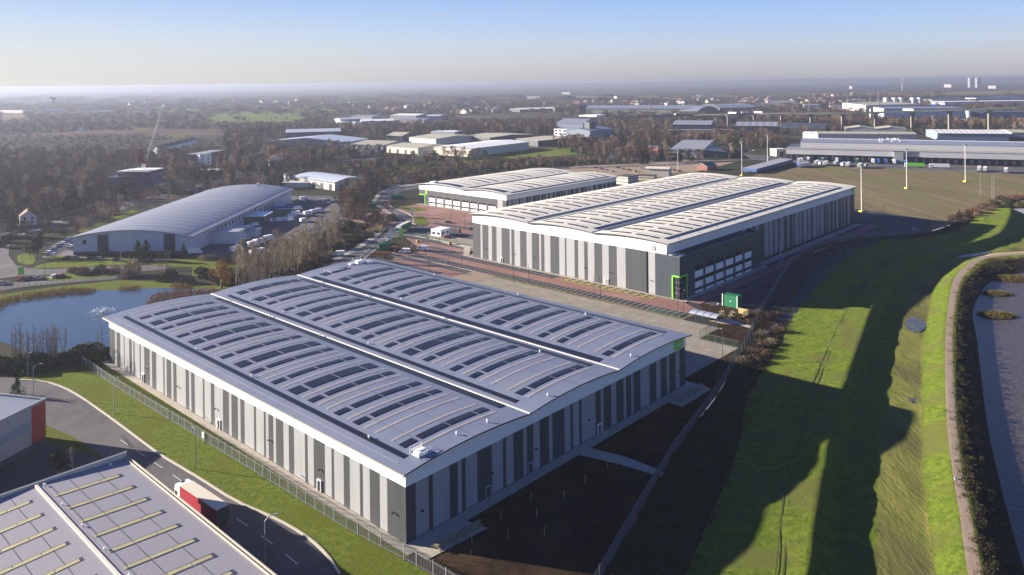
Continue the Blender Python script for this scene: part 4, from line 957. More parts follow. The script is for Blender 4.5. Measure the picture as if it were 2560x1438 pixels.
shed('dark grey double hall right of the hipped grey hall', (1952,331), (2062,333), 65, 7, 'gable', 6, 'x', 'dgrey', 'dgrey')
shed('grey shed with sloping roof and tall pale end wall beside the pond', (1673,393), (1756,395), 105, 7.5, 'mono', 3, 'x', 'pblue', 'steelroof', rl=10)
shed('dark annexe attached right of the sloping roofed shed', (1757.5,395), (1815,395), 60, 6, 'monod', 2, 'y', 'dgrey2', 'dgrey')
shed('red brick block left of the sloping roofed shed', (1622,382), (1645,385), 16, 7.5, 'flat', 0, 'x', 'brickwall', 'dgrey', 'brick_building', 'brick building', win=(2,4,1.5,3,1.4,1.4))
shed('small brick substation with green tiled roof at the edge of the field', (1742,424), (1768,427), 13, 3.6, 'gable', 2.6, 'y', 'brickwall', 'dgreen', 'substation', 'substation')
shed('two storey cream cabin with small windows behind the tall warehouse', (1541,460), (1570,463), 14, 6.2, 'flat', 0, 'x', 'creamwall', 'slate', 'cabin', 'cabin', win=(2,6,1.5,2.9,.9,.9))
shed('single storey cream cabin behind the two storey cabin', (1592,450), (1636,452), 8, 3.6, 'flat', 0, 'x', 'creamwall', 'slate', 'cabin', 'cabin', win=(1,8,1.5,2.9,.9,.9))
shed('cream steel shed with one dark doorway behind the cabins', (1614,441), (1672,443), 14, 6.5, 'gable', 1, 'x', 'creamwall', 'creamwall', 'steel_shed', 'shed')
shed('small cream garage with dark opening beside the truck depot', (1941,391), (1968,390), 12, 7, 'flat', 0, 'x', 'creamwall', 'creamwall', 'garage', 'garage', doors=1)
shed('white gatehouse with flat roof beside the entrance road', (1078,590), (1102,593), 8, 3.3, 'flat', 0, 'x', 'wpaint', 'wpaint', 'gatehouse', 'gatehouse', win=(1,2,1.2,2,1.1,1.6))
M['lgrey2'] = mat('pale grey cladding', (.55,.54,.53), (.5,.49,.48), rough=.5, sc=.3)
# distribution centre right
pl, pr = G(1968, 401), G(2560, 418); yw = yawof(pl, pr); Wd = math.dist(pl[:2], pr[:2])+60
tX = thing('distribution_centre', 'long grey distribution centre with dock doors under a deep canopy, right of the field', 'warehouse', pl, yw)
m = MB(); m.box(0, Wd, 6, 60, 0, 12); m.build('wall', M['dgrey'], tX)
m = MB(); m.box(-1, 96, 0, 8, 6.4, 11.8); m.box(118, Wd, 0, 8, 6.4, 11.8); m.box(96, 118, 3, 8, 6.4, 11.8); m.build('canopy', M['lgrey2'], tX)
m = MB(); m.box(-1, Wd, -.3, 13, 11.8, 12.1); m.build('lower_roof', M['lgrey'], tX)
m = MB(); m.box(-1, Wd, 12.6, 13, 12.12, 12.5); m.build('gutter', M['ivory'], tX)
m = MB(); m.box(12, Wd, 13.05, 60, 12, 17.5); m.build('upper_wall', M['lgrey2'], tX)
m = MB(); m.quad((12,12.8,17.6),(Wd,12.8,17.6),(Wd,36,19.5),(12,36,19.5)); m.quad((12,36,19.5),(Wd,36,19.5),(Wd,61,17.6),(12,61,17.6)); m.build('roof', M['steelroof'], tX)
m = MB(); m.box(12, Wd, 60.4, 61.6, 17.2, 18.4); m.build('parapet', M['white'], tX)
m = MB(); m.box(96, 104, -3, 3, 0, 11); m.build('office_block', M['lgrey'], tX)
for i in range(36):
    x = 3+i*6.6
    if 92 < x < 112: continue
    m = MB(); m.box(x-1.5, x+1.5, 5.7, 5.95, .8, 4.6); d_ = m.build('dock_door', M['lgrey'], tX)
    m = MB(); m.box(x-2.2, x-1.6, 4.6, 5.95, .4, 5); m.box(x+1.6, x+2.2, 4.6, 5.95, .4, 5); m.build('dock_seal', M['black'], d_)
for i in range(30):
    x = 95+RNG.uniform(-14, 12); y = 16+RNG.uniform(0, 44); m = MB(); m.box(x, x+1.3, y, y+1.3, 17.6, 20.6); m.build('roof_unit', M['wpaint'], tX) if i < 16 else None
shed('small white roofed outbuilding behind the distribution centre', (2007,345), (2036,346), 20, 6, 'gable', 2, 'x', 'white', 'white', 'outbuilding', 'outbuilding')
shed('long pale roofed shed directly behind the distribution centre', (2045,352), (2292,354), 34, 9, 'gable', 2, 'x', 'creamwall', 'tanroof', rl=12)
shed('large white hall with striped white roof behind the distribution centre', (2344,351), (2522,353), 75, 9, 'gable', 2.5, 'x', 'bluegrey', 'white', rl=12)
shed('twin gabled pale hall with blue door in front of the viaduct piers', (2113,334), (2190,335), 45, 7, 'gable', 3, 'y', 'lgrey', 'tanroof')
shed('second twin gabled pale hall, right neighbour of the first', (2190,335), (2268,336), 45, 7, 'gable', 3, 'y', 'lgrey', 'tanroof')
shed('tall patchwork factory hall in blue and grey panels behind the viaduct', (2210,304), (2415,304), 80, 24, 'flat', 0, 'x', 'pblue', 'steelroof', 'factory', 'factory', band=('bluegrey',0,9))
shed('cream roofed factory hall left of the patchwork hall', (2165,279), (2300,276), 90, 15, 'mono', 4, 'x', 'lgrey2', 'tanroof', 'factory', 'factory')
shed('long blue and white factory on the skyline at the right edge', (2362,265), (2600,262), 70, 11, 'flat', 0, 'x', 'blue', 'white', 'factory', 'factory', band=('white',4,9))
shed('dark blue plant building at the right edge below the viaduct', (2455,302), (2600,300), 60, 15, 'flat', 0, 'x', 'bluegrey', 'dgrey', 'factory', 'factory')
shed('pale shed at the far right behind the white striped hall', (2530,345), (2620,346), 60, 7, 'gable', 2, 'x', 'lgrey', 'tanroof')
for i, (px, py) in enumerate(((2215,262),(2236,262),(2252,262),(2282,262),(2298,262))):
    t = thing('storage_silo', 'round white storage silo on the factory skyline', 'silo', G(px, py+8)[:2], group='storage silos on the factory skyline'); m = MB(); m.tube((0,0,0),(0,0,26),7,n=12); m.build('tank', M['wpaint'], t); m = MB(); m.dome((0,0,26),7,7,2,nu=12,nv=2); m.build('cap', M['wpaint'], t)
t = thing('chimney', 'slim pale concrete chimney between viaduct piers', 'chimney', G(2177, 305)[:2]); m = MB(); m.tube((0,0,0),(0,0,24),2.3,1.9,n=12); m.build('shaft', M['creamwall'], t)
t = thing('storage_tank', 'white round tank with a tapering white tower on top, under the viaduct', 'tank', G(2421, 309)[:2]); m = MB(); m.tube((0,0,0),(0,0,7),11,n=18); m.build('tank', M['wpaint'], t); m = MB(); m.tube((0,0,7),(0,0,22),2.6,4.2,n=12); m.build('tower', M['wpaint'], t)
# other far white or pale buildings
far = [('low white school-like building on the far left horizon',(0,282),(57,283),30,8),('bright white block on the left horizon beneath the water tower',(107,283),(158,282),30,10),('long pale low building right of the bright white block',(188,283),(278,283),25,6),
 ('pale flat building beside the far green field',(318,277),(403,276),30,7),('white barn above the far green field',(545,272),(575,272),20,6),('pale factory on the centre horizon',(1318,249),(1350,249),40,14),('second white factory right of the pale centre one',(1405,236),(1425,236),30,12),
 ('long white shed row on the centre right horizon',(1490,237),(1610,236),40,8),('cream block among far houses',(1740,249),(1752,249),30,18),('white walled depot right of the cream block',(1640,252),(1702,252),40,8),('pale hall near the wind turbine',(2130,222),(2230,221),60,18),
 ('white shed row right of the pylons',(2075,274),(2110,274),30,10),('grey shed between pylons and viaduct',(2010,272),(2050,272),60,10),('white depot with pale roof right of the grey shed',(2119,262),(2165,262),50,14),('cream block at the estuary power station',(2360,219),(2378,219),60,24),
 ('pale estuary building on the right horizon',(2470,222),(2490,222),60,20),('blue roofed retail hall on the right skyline',(2440,252),(2560,250),50,9),('white retail hall left of the blue roofed one',(2330,256),(2420,255),50,9),('pale depot below the centre houses',(1880,268),(1912,268),50,11)]
for l, a, b, d_, h_ in far: shed(l, a, b, d_, h_, 'flat', 0, 'x', 'lgrey2' if 'grey' not in l else 'lgrey', 'lgrey' if 'blue' not in l else 'blue', 'far_building', 'building', over=0)
# water tower, power station stacks
t = thing('water_tower', 'dark mushroom shaped water tower on the left skyline', 'water tower', G(134, 268)[:2]); m = MB(); m.tube((0,0,0),(0,0,26),5,n=12); m.build('shaft', M['dgrey'], t); m = MB(); m.tube((0,0,26),(0,0,40),5,15,n=14); m.build('bowl', M['dgrey'], t)
for l, px in (('left of two tall grey estuary power station towers', 2427), ('right of two tall grey estuary power station towers', 2445)):
    t = thing('power_station_tower', l, 'tower', G(px, 219)[:2]); m = MB(); m.box(-14, 14, -14, 14, 0, 72); m.build('block', M['lgrey'], t); m = MB(); m.tube((8,0,0),(8,0,81),5); m.build('stack', M['lgrey'], t)
t = thing('wind_turbine', 'white wind turbine standing on the right skyline', 'wind turbine', G(2255, 226)[:2]); m = MB(); m.tube((0,0,0),(0,0,52),2.2,1.3); m.build('mast', M['wpaint'], t)
for k in range(3):
    a = R(20+120*k); m = MB(); m.tube((0,-3,52),(28*math.sin(a),-3,52+28*math.cos(a)),1.4,.5); m.build('blade', M['wpaint'], t)
# ---------------------------------------------------------------- left: flats, building site, crane, houses
shed('brick apartment block with white end wall among the left trees', (500,414), (560,402), 14, 11, 'flat', 0, 'x', 'brickwall', 'lgrey', 'apartment_block', 'apartment block', win=(4,8,1.3,2.7,1.4,1.6))
shed('white end bay of the brick apartment block', (478,413), (499.5,414.5), 14, 11.2, 'flat', 0, 'x', 'white', 'lgrey', 'apartment_block', 'apartment block', win=(3,2,1.6,3.3,1.8,2.0))
pb = G(268, 482); t = thing('building_site', 'half built flats wrapped in blue and violet netting with white top deck', 'building site', pb, R(-6))
for (x0,x1,y0,y1,z0,z1,mm_,nm) in ((0,12,0,14,0,12,'cyan','netting'),(12,36,2,16,0,7,'cyan','netting'),(8,36,1,16,7,15.5,'purple','netting'),(12,20,0,15,12,15,'scaf','scaffold')):
    m = MB(); m.box(x0,x1,y0,y1,z0,z1); m.build(nm, M[mm_], t)
m = MB(); m.box(8, 34, 0, 18, 16, 16.5); m.box(14, 36, 3, 18, 16.5, 17.2); m.build('top_deck', M['wpaint'], t)
m = MB()
for z in (2.5,5,7.5,10,12.5,15):
    m.box(-.8, 37, -.9, -.2, z, z+.25)
for i in range(16): m.tube((-.6+2.5*i,-.8,0),(-.6+2.5*i,-.8,17),.12,n=4)
m.build('scaffold', M['scaf'], t)
pb = G(392, 482); t = thing('building_site', 'low concrete frame under construction right of the netted flats', 'building site', pb, R(-4))
m = MB()
for z in (0,3.2,6.4): m.box(0, 24, 0, 12, z, z+.35)
for i in range(7):
    for y in (.3, 6, 11.6): m.box(i*3.9, i*3.9+.4, y-.2, y+.2, 0, 7)
m.build('frame', M['conc'], t)
m = MB(); m.box(24.5, 29, 2, 10, 0, 3); m.build('cabin', M['blue'], t)
shed('low white flat roofed block on the building site', (494,438), (542,438), 14, 4, 'flat', 0, 'x', 'dgrey', 'white', 'site_office', 'site office')
# luffing crane
pc = G(360, 480); t = thing('tower_crane', 'red luffing tower crane with raised lattice jib over the building site', 'crane', pc)
m = MB()
def lattice(mb, p, q, w0, w1, n, r=.12):
    p, q = Vector(p), Vector(q); d = (q-p).normalized(); a = d.orthogonal().normalized(); b = d.cross(a); prev = None
    for i in range(n+1):
        k = i/n; c = p.lerp(q, k); w_ = w0+(w1-w0)*k; cs = [c+a*w_+b*w_, c-a*w_+b*w_, c-a*w_-b*w_, c+a*w_-b*w_]
        if prev:
            for j in range(4): mb.tube(prev[j], cs[j], r, n=4); mb.tube(prev[j], cs[(j+1)%4], r*.7, n=3)
        prev = cs
lattice(m, (0,0,0), (0,0,22), .9, .9, 12, .16); m.build('mast', M['wpaint'], t)
m = MB(); m.box(-3,2,-1.5,1.5,22,24); m.box(-3,-1.5,-1.5,1.5,24,31); m.extr([(-3.2,22),(.5,22),(-2,32),(-3.2,32)],'y',-.5,.5); m.build('machinery_deck', M['red'], t)
m = MB(); lattice(m, (1.5,0,24), (12,4,62), .6, .4, 18, .07); m.build('jib', M['lgrey'], t)
# houses
def house_proto(wallm, roofm, w_=8, d_=9, h_=5, r_=3):
    t = thing('house', 'x', 'house'); m = MB(); m.box(0,w_,0,d_,0,h_); m.extr([(0,h_),(w_/2,h_+r_),(w_,h_)],'y',.02,d_-.02); m.build('wall', M[wallm], t)
    m = MB(); m.quad((-.4,-.3,h_-.1),(w_/2,-.3,h_+r_+.15),(w_/2,d_+.3,h_+r_+.15),(-.4,d_+.3,h_-.1)); m.quad((w_/2,-.3,h_+r_+.15),(w_+.4,-.3,h_-.1),(w_+.4,d_+.3,h_-.1),(w_/2,d_+.3,h_+r_+.15)); r = m.build('roof', M[roofm], t)
    m = MB(); m.box(w_/2-.4,w_/2+.4,1,1.8,h_+r_-.6,h_+r_+1.2); m.build('chimney', M['brickwall'], r)
    for x in (.22,.66):
        for z in (1,3.2): m = MB(); m.box(w_*x,w_*x+1.2,-.06,.1,z,z+1.3); m.build('window', M['glass'], t)
    return t
hp = [house_proto('wpaint','slate'), house_proto('creamwall','redtile'), house_proto('brickwall','slate'), house_proto('wpaint','redtile',9,8)]
for i in range(8):
    x, y, _ = G(384+i*12, 384-i*3.2); place(hp[0], (x, y), R(-25), 'white gabled house with dark roof in the terrace behind the crane', 'white gabled terrace behind the crane', (1,1,1.15))
for i in range(5):
    x, y, _ = G(598+i*12, 418-i*3.5); place(hp[0], (x, y), R(-38), 'white gabled house in the row right of the brick flats', 'white gabled row right of the brick flats')
x, y, _ = G(50, 566); place(hp[1], (x, y), R(35), 'lone cream house half hidden by trees at the left edge', None, (1.05,1.1,1.1))
x, y, _ = G(194, 333); place(hp[3], (x, y), R(20), 'lone white cottage on the dark wooded ridge', None, 1.3)
hn = 0
def far_houses(x0, x1, y0, y1, n, label, group, kinds=(1,2,1,2,2,1,3), s=1.1):
    global hn
    for i in range(n):
        px, py = RNG.uniform(x0, x1), RNG.uniform(y0, y1); x, y, _ = G(px, py); k = s*RNG.uniform(.8, 1.5)
        place(hp[kinds[int(RNG.integers(len(kinds)))]], (x, y), R(RNG.uniform(-60, 60)), label, group, (k*RNG.uniform(1,2.2), k, k))
far_houses(1580,1700,262,266,10,'white gabled house in the row beyond the long cream shed','white houses beyond the long cream shed',(0,3),1.3)
far_houses(850,1400,256,285,60,'small house of the suburb on the centre horizon','suburb houses on the centre horizon')
far_houses(1380,2100,246,262,70,'small house of the town beyond the viaduct','town houses beyond the viaduct',s=1.2)
far_houses(1990,2160,236,262,22,'small house below the pylons on the right','houses below the right hand pylons',s=1.2)
far_houses(300,840,252,270,30,'small house on the left horizon behind the green fields','houses behind the far green fields',s=1.2)
far_houses(640,700,385,420,5,'house hidden in the woods below the blue grey sheds','houses in the woods below the blue grey sheds',s=1)
# ---------------------------------------------------------------- viaduct
vp = [(1420,294,8),(1495,291,10),(1564,290.6,11),(1646,289.5,13),(1760,285.5,17),(1822,284.5,19),(1955,281.8,22),(2029,282.5,23.5),(2107.6,281.8,25),(2190,279.6,27.5),(2281.5,276.5,30),(2375,273.5,33),(2475,270.5,35.5),(2600,266,38)]
pp = [(1646,307),(1702,304),(1760.5,304),(1822,314),(1886.5,311),(1955,316),(2029,319),(2107.6,323),(2190,325),(2281.5,328),(2375.6,332),(2475,336),(2590,341)]
vt = thing('viaduct', 'long motorway viaduct on tall pale concrete piers crossing the right background', 'viaduct', (0,0,0))
pk = []
for i, (px, py) in enumerate(pp):
    x, y, _ = G(px, py); d = y
    # deck height from the parapet line above this pier
    for a, b in zip(vp, vp[1:]):
        if a[0] <= px <= b[0]: yy = a[1]+(b[1]-a[1])*(px-a[0])/(b[0]-a[0])
    z = CAMH-(yy-(PCY-(px-1280)*.01118))*d/FOC; pk.append((x, y, z))
    m = MB(); m.box(x-2.6, x+2.6, y-1.4, y+1.4, 0, z-2.9); m.build('pier', M['conc'], vt)
    m = MB(); m.box(x-4.5, x+4.5, y-2.5, y+2.5, z-4.0, z-2.35); m.build('pier_head', M['lgrey'], vt)
x0, y0, _ = G(1480, 312); pk = [(x0-330, y0+330, 6), (x0, y0+90, 9)] + pk + [(pk[-1][0]+260, pk[-1][1]-160, pk[-1][2]+6)]
dp = smooth(pk, 2); m = MB(); p2_ = MB()
L_, R_ = offs([p[:2] for p in dp], 11), offs([p[:2] for p in dp], -11)
for i in range(len(dp)-1):
    za, zb = dp[i][2], dp[i+1][2]
    m.quad((*R_[i],za-1),(*R_[i+1],zb-1),(*L_[i+1],zb-1),(*L_[i],za-1)); m.quad((*L_[i],za-2.3),(*L_[i+1],zb-2.3),(*R_[i+1],zb-2.3),(*R_[i],za-2.3))
    for S_ in (L_, R_): m.quad((*S_[i],za-2.3),(*S_[i+1],zb-2.3),(*S_[i+1],zb),(*S_[i],za))
m.build('deck', mat('viaduct deck', (.04,.048,.047), (.032,.038,.037), sc=.05), vt)
# ---------------------------------------------------------------- pylons
def pylon_proto(h=48):
    t = thing('pylon', 'x', 'pylon'); m = MB()
    for s in ((1,1),(1,-1),(-1,1),(-1,-1)):
        m.tube((4.2*s[0],4.2*s[1],0),(1.2*s[0],1.2*s[1],h*.6),.35,n=4); m.tube((1.2*s[0],1.2*s[1],h*.6),(0,0,h),.3,n=4)
    for i in range(6):
        z0, z1 = h*.6*i/6, h*.6*(i+1)/6; w0, w1 = 4.2-3*i/6, 4.2-3*(i+1)/6
        for sy in (-1,1): m.tube((-w0,w0*sy,z0),(w1,w1*sy,z1),.2,n=3); m.tube((w0,w0*sy,z0),(-w1,w1*sy,z1),.2,n=3)
    m.build('tower', M['dgrey'], t); m = MB()
    for z, l in ((.62,8),(.75,9.5),(.88,7)): m.tube((-l,0,h*z),(l,0,h*z),.3,n=4); m.tube((-l,0,h*z),(0,0,h*z+3),.2,n=3); m.tube((l,0,h*z),(0,0,h*z+3),.2,n=3)
    m.build('crossarm', M['dgrey'], t); return t
py_ = pylon_proto()
for px, y1, y0, l in ((368,268,237,'pylon above the long pale building on the left horizon'),(556,271,244,'pylon left of the pair above the far green field'),(591,271,237,'pylon right of the pair above the far green field'),(838,273,239,'pylon between the green fields and the centre suburb'),(678,307,286,'small pylon standing in the bright green field'),(1025,275,245,'pylon in front of the centre suburb'),(1219,283,259,'pylon above the pale arched distant roof'),(1627,288,238,'tall pylon in front of the long cream distribution shed'),(1982,286,254,'pylon right of the cream depot by the viaduct'),(2023,281,250,'pylon left of the pair on the right skyline'),(2119,276,238,'pylon nearest the white depot on the right skyline'),(2176,277,232,'left one of two close pylons on the right skyline'),(2197,278,227,'right and tallest of two close pylons on the skyline')):
    x, y, _ = G(px, y1); place(py_, (x, y), R(25), l, None, (y1-y0)*y/FOC/48)
# ---------------------------------------------------------------- vehicles
def wheels(mb_parent, spots, r, w_):
    for x, y in spots:
        m = MB(); m.tube((x, y-w_/2, r), (x, y+w_/2, r), r, n=12); wh = m.build('wheel', M['tyre'], mb_parent)
        m = MB(); s = 1 if y > 0 else -1; m.tube((x, y+s*w_*.5, r), (x, y+s*(w_*.5+.02), r), r*.55, n=10); m.build('rim', M['silver'], wh)
def car_proto(mn, est=False):
    t = thing('parked_car', 'x', 'car'); m = MB()
    m.extr([(-2.1,.35),(2.1,.35),(2.15,.62),(2.0,.8),(1.1,.92),(-1.6 if not est else -2.1,.95),(-2.1,.85)],'y',-.88,.88); m.build('body', M[mn], t)
    m = MB(); m.extr([(1.05,.92),(.35,1.42),(-1.1 if not est else -1.9,1.44),(-1.75 if not est else -2.1,.94)],'y',-.74,.74); m.build('windows', M['glass'], t)
    m = MB(); m.extr([(.4,1.42),(.3,1.47),(-1.05 if not est else -1.85,1.49),(-1.12 if not est else -1.92,1.44)],'y',-.72,.72); m.build('roof', M[mn], t)
    for y in (-.7,.7): m = MB(); m.box(2.02,2.17,y-.17,y+.17,.6,.74); m.build('headlight', M['wpaint'], t)
    wheels(t, [(1.3,-.8),(1.3,.8),(-1.3,-.8),(-1.3,.8)], .33, .2); return t
def van_proto(mn='wpaint', L=5.4, box=False):
    t = thing('parked_van', 'x', 'van'); m = MB()
    if box:
        m.extr([(L/2-1.5,.45),(L/2,.45),(L/2,1.1),(L/2-.5,1.3),(L/2-.8,2.0),(L/2-1.5,2.1)],'y',-.95,.95); m.build('cab', M[mn], t); m = MB(); m.box(-L/2,L/2-1.5,-1.05,1.05,.7,3.1); m.build('body', M[mn], t)
    else:
        m.extr([(-L/2,.4),(L/2,.4),(L/2+.05,.95),(L/2-.75,1.2),(L/2-1.5,2.2),(L/2-1.9,2.35),(-L/2,2.4)],'y',-.95,.95); m.build('body', M[mn], t)
    m = MB(); m.extr([(L/2-.72,1.27),(L/2-1.32,2.0),(L/2-1.42,2.0),(L/2-.9,1.25)],'y',-.85,.85); m.build('windscreen', M['glass'], t)
    for y in (-.97,.9): m = MB(); m.box(L/2-2.1,L/2-1.4,y,y+.07,1.25,1.9); m.build('side_window', M['glass'], t)
    wheels(t, [(L/2-.9,-.9),(L/2-.9,.9),(-L/2+1,-.9),(-L/2+1,.9)], .36, .24); return t
def trailer_proto(mn, roof='wpaint', L=13.6):
    t = thing('trailer', 'x', 'trailer'); m = MB(); m.box(-L/2,L/2,-1.26,1.26,1.15,3.95); m.build('box', M[mn], t)
    m = MB(); m.box(-L/2,L/2,-1.28,1.28,3.95,4.03); m.build('roof', M[roof], t); m = MB(); m.box(-L/2-.06,-L/2,-1.2,1.2,1.2,3.9); m.build('rear_door', M['wpaint'] if mn != 'wpaint' else M['lgrey'], t)
    m = MB(); m.box(-L/2,L/2,-.5,.5,.9,1.15); m.build('chassis', M['black'], t)
    wheels(t, [(x,y) for x in (-L/2+1.6,-L/2+2.9,-L/2+4.2) for y in (-1.05,1.05)], .5, .35); return t
def cab(t, x, mn='wpaint'):
    m = MB(); m.extr([(x,.55),(x+2.2,.55),(x+2.25,1.5),(x+2.1,2.6),(x+1.85,3.6),(x+1.5,3.85),(x,3.9)],'y',-1.24,1.24); c = m.build('cab', M[mn], t)
    m = MB(); m.extr([(x+2.27,1.6),(x+2.14,2.65),(x+2.06,2.65),(x+2.18,1.6)],'y',-1.1,1.1); m.build('windscreen', M['glass'], c)
    for y in (-1.27,1.2): m = MB(); m.box(x+.9,x+1.9,y,y+.07,1.7,2.5); m.build('side_window', M['glass'], c)
    for y in (-1.5,1.38): m = MB(); m.box(x+1.9,x+2.05,y,y+.14,1.8,2.5); m.build('mirror', M['black'], c)
    m = MB(); m.box(x+1.0,x+1.35,-.4,.4,3.86,3.95); m.build('roof_hatch', M['black'], c)
    for y in (-.9,.9): m = MB(); m.box(x+2.2,x+2.28,y-.2,y+.2,.7,.95); m.build('headlight', M['lgrey'], c)
    m = MB(); m.box(x-2.6,x,-.5,.5,.8,1.1); m.build('chassis', M['black'], t)
    wheels(t, [(x+1.1,-1.05),(x+1.1,1.05),(x-2.2,-1.05),(x-2.2,1.05)], .5, .35)
def lorry(name, mn, label, loc, rz, roof='wpaint', group=None, cabc='wpaint'):
    t = trailer_proto(mn, roof); t.name = name; t['category'] = 'lorry'; cab(t, 7.1, cabc)
    t['label'] = label; t.location = (loc[0], loc[1], loc[2] if len(loc) > 2 else 0); t.rotation_euler = (0,0,rz)
    if group: t['group'] = group
    return t
# red curtain-sided lorry on the estate road
a, b = G(444, 1240), G(538, 1316); f0 = Vector(G(450, 1214.6, 4)[:2]); r0 = Vector(G(540.7, 1275.9, 4)[:2]); r1 = Vector(G(573, 1260, 4)[:2])
dirv = (f0-r0).normalized(); side = Vector((dirv.y, -dirv.x)); cen = r0+dirv*6.8+side*1.26
tl_ = lorry('lorry', 'red', 'red curtain sided lorry with white cab driving down the estate road', (cen.x, cen.y), math.atan2(dirv.y, dirv.x), 'creamwall')
for ch in tl_.children:
    if ch.name.startswith('rear_door'): ch.data.materials[0] = M['dgrey2']
for y in (-1.0, 1.0): m = MB(); m.box(-6.95, -6.8, y-.2, y+.2, .9, 1.1); m.build('tail_light', M['amber'], tl_)
cars = {k: car_proto(k, k in ('silver','wpaint')) for k in ('silver','carblk','wpaint','blue','red')}
van = van_proto(); bvan = van_proto('wpaint', 6.5, True)
def putcar(k, px, py, rz, label, group=None):
    x, y, _ = G(px, py); place(cars[k], (x, y, .12), R(rz), label, group)
putcar('silver',7,712,40,'silver car at the far left end of the lakeside track')
putcar('red',53,702,75,'dark red car beside the green sign board near the roundabout')
putcar('carblk',74,700,75,'black car next to the silver one on the lakeside track')
putcar('silver',94,698,70,'silver estate car right of the black car on the lakeside track')
putcar('wpaint',138,695,68,'white car nosed beside a red one by the lakeside track')
putcar('red',153,694,68,'red topped car right of the white car by the lakeside track')
for i, (k, px, py) in enumerate((('carblk',170,648),('silver',188,648),('carblk',229,649),('silver',252,650),('carblk',292,653))):
    putcar(k, px, py, 8, ['black car at the left end of the row before the curved warehouse','silver car second from the left before the curved warehouse','black car in the middle of the row before the curved warehouse','silver car beside a black car before the curved warehouse','black car nearest the conifers before the curved warehouse'][i])
for i in range(11):
    putcar(('silver','wpaint','blue','silver','carblk')[i%5], 118+i*7.2, 640-i*4.6, -10, 'parked car in the packed row beside the curved warehouse', 'cars in the packed row by the curved warehouse')
for i in range(4): putcar(('silver','wpaint','carblk','silver')[i], 178+i*4, 625-i*5, -10, 'parked car in the second row beside the curved warehouse', 'cars in the second row by the curved warehouse')
for i in range(15): putcar(('carblk','silver','carblk','wpaint','blue')[i%5], 722+i*11, 508-(i%5)*1.2-(i%3), 80, 'parked car in the yard behind the curved warehouse', 'cars in the yard behind the curved warehouse')
putcar('carblk',1120,558,15,'black car parked on the red block paving behind the gatehouse')
putcar('silver',1180,574,10,'silver car at the corner of the tall warehouse')
putcar('wpaint',2290,577,20,'white car alone in the shaded car park beyond the tall warehouse')
putcar('red',1118,596,20,'red car beside the white gatehouse')
for i in range(14): putcar(('carblk','silver','wpaint','red','carblk')[i%5], 1800+i*7, 377+(i%3), 60, 'parked car beside the dark annexe in the distance', 'cars beside the dark annexe')
for i in range(16): putcar(('carblk','red','silver','wpaint','carblk')[i%5], 1490+i*14, 421+(i%4)*3, 40*(i%3), 'parked vehicle in the compound behind the cream cabins', 'vehicles in the compound behind the cabins')
for i in range(12): putcar(('wpaint','silver','wpaint','carblk')[i%4], 870+i*8, 391-(i%4)*3, 60, 'parked vehicle in front of the tan rooflight unit', 'vehicles in front of the tan unit')
for i in range(40): putcar(('wpaint','silver','carblk','wpaint','red')[i%5], 1170+i*5.5, 291+(i*7)%9*.8, 20, 'parked vehicle in the large distant lorry park', 'vehicles in the distant lorry park')
putcar('wpaint',1078,410,-14,'white car on the dual carriageway beyond the pond'); putcar('carblk',1145,403,-14,'dark car on the dual carriageway'); 
def putvan(p, px, py, rz, label, group=None, z=.12):
    x, y, _ = G(px, py); place(p, (x, y, z), R(rz), label, group)
putvan(van,846,640,185,'white panel van parked beside the entrance road behind the near roof')
putvan(van,1012,634,165,'white panel van on the car park row nearest the divider kerb')
putvan(van,1056,627,165,'white panel van parked behind the other one on the block paving')
for i, (px, py, l) in enumerate(((676,556,'white van left of a pair in the warehouse yard'),(700,554,'white van with dark side, second from the left in the yard'),(712,553,'white van in the middle of the yard row'),(726,553,'white van right end of the yard row'),(592,630,'white box van alone near the yard entrance'),(648,612,'white box van beside two others near the trees'),(672,603,'white box van farthest right near the trees'),(760,555,'white van at the right end of the coach row'),(745,527,'white coach-like van by the yard wall'))):
    putvan(bvan if i in (4,5,6,8) else van, px, py, 55, l)
putvan(bvan,634,618,55,'white box van with open dark back between two others'); putvan(van,722,510,10,'pale van parked by the corner of the curved warehouse')
putvan(bvan,488,636,15,'white box van behind the small conifer'); putvan(bvan,1530,400,-10,'white van on the road beside the pond')
for i, (px, py) in enumerate(((640,640),(655,632),(590,585),(604,580),(622,573),(640,566),(770,540),(785,533),(800,530),(742,540),(730,545),(612,600),(700,515),(760,500))):
    putvan(van if i % 3 else bvan, px, py, 55 if i < 8 else 20, 'white van parked among others in the warehouse yard', 'white vans in the warehouse yard')
trb = trailer_proto('blue','blue'); trw = trailer_proto('wpaint'); trn = trailer_proto('navy','lgrey'); trg = trailer_proto('dgreen','lgrey')
putvan(trb,697,531,3,'long blue trailer beside the curved warehouse yard wall',z=0); putvan(trg,716,538,3,'green skip trailer behind the blue trailer',z=0)
_a, _b, _c = (Vector(G(*q)[:2]) for q in ((1857,431),(1893,434.5),(1985,408)))
_d = (_c-_b).normalized(); _o = _a.lerp(_b, .5)
for i in range(36):
    x, y = _o+_d*(1.5+i*2.75); place(trn, (x, y), yawof(_a, _b), 'navy trailer in the tight row at the field edge', 'navy trailers in the row at the field edge')
for i in range(4):
    x, y, _ = G(1998+i*7, 418-i*.5); place(trn, (x, y), R(80), 'navy trailer in the short row beside the depot yard', 'navy trailers beside the depot yard')
dx_ = Vector((math.cos(yw), math.sin(yw)))
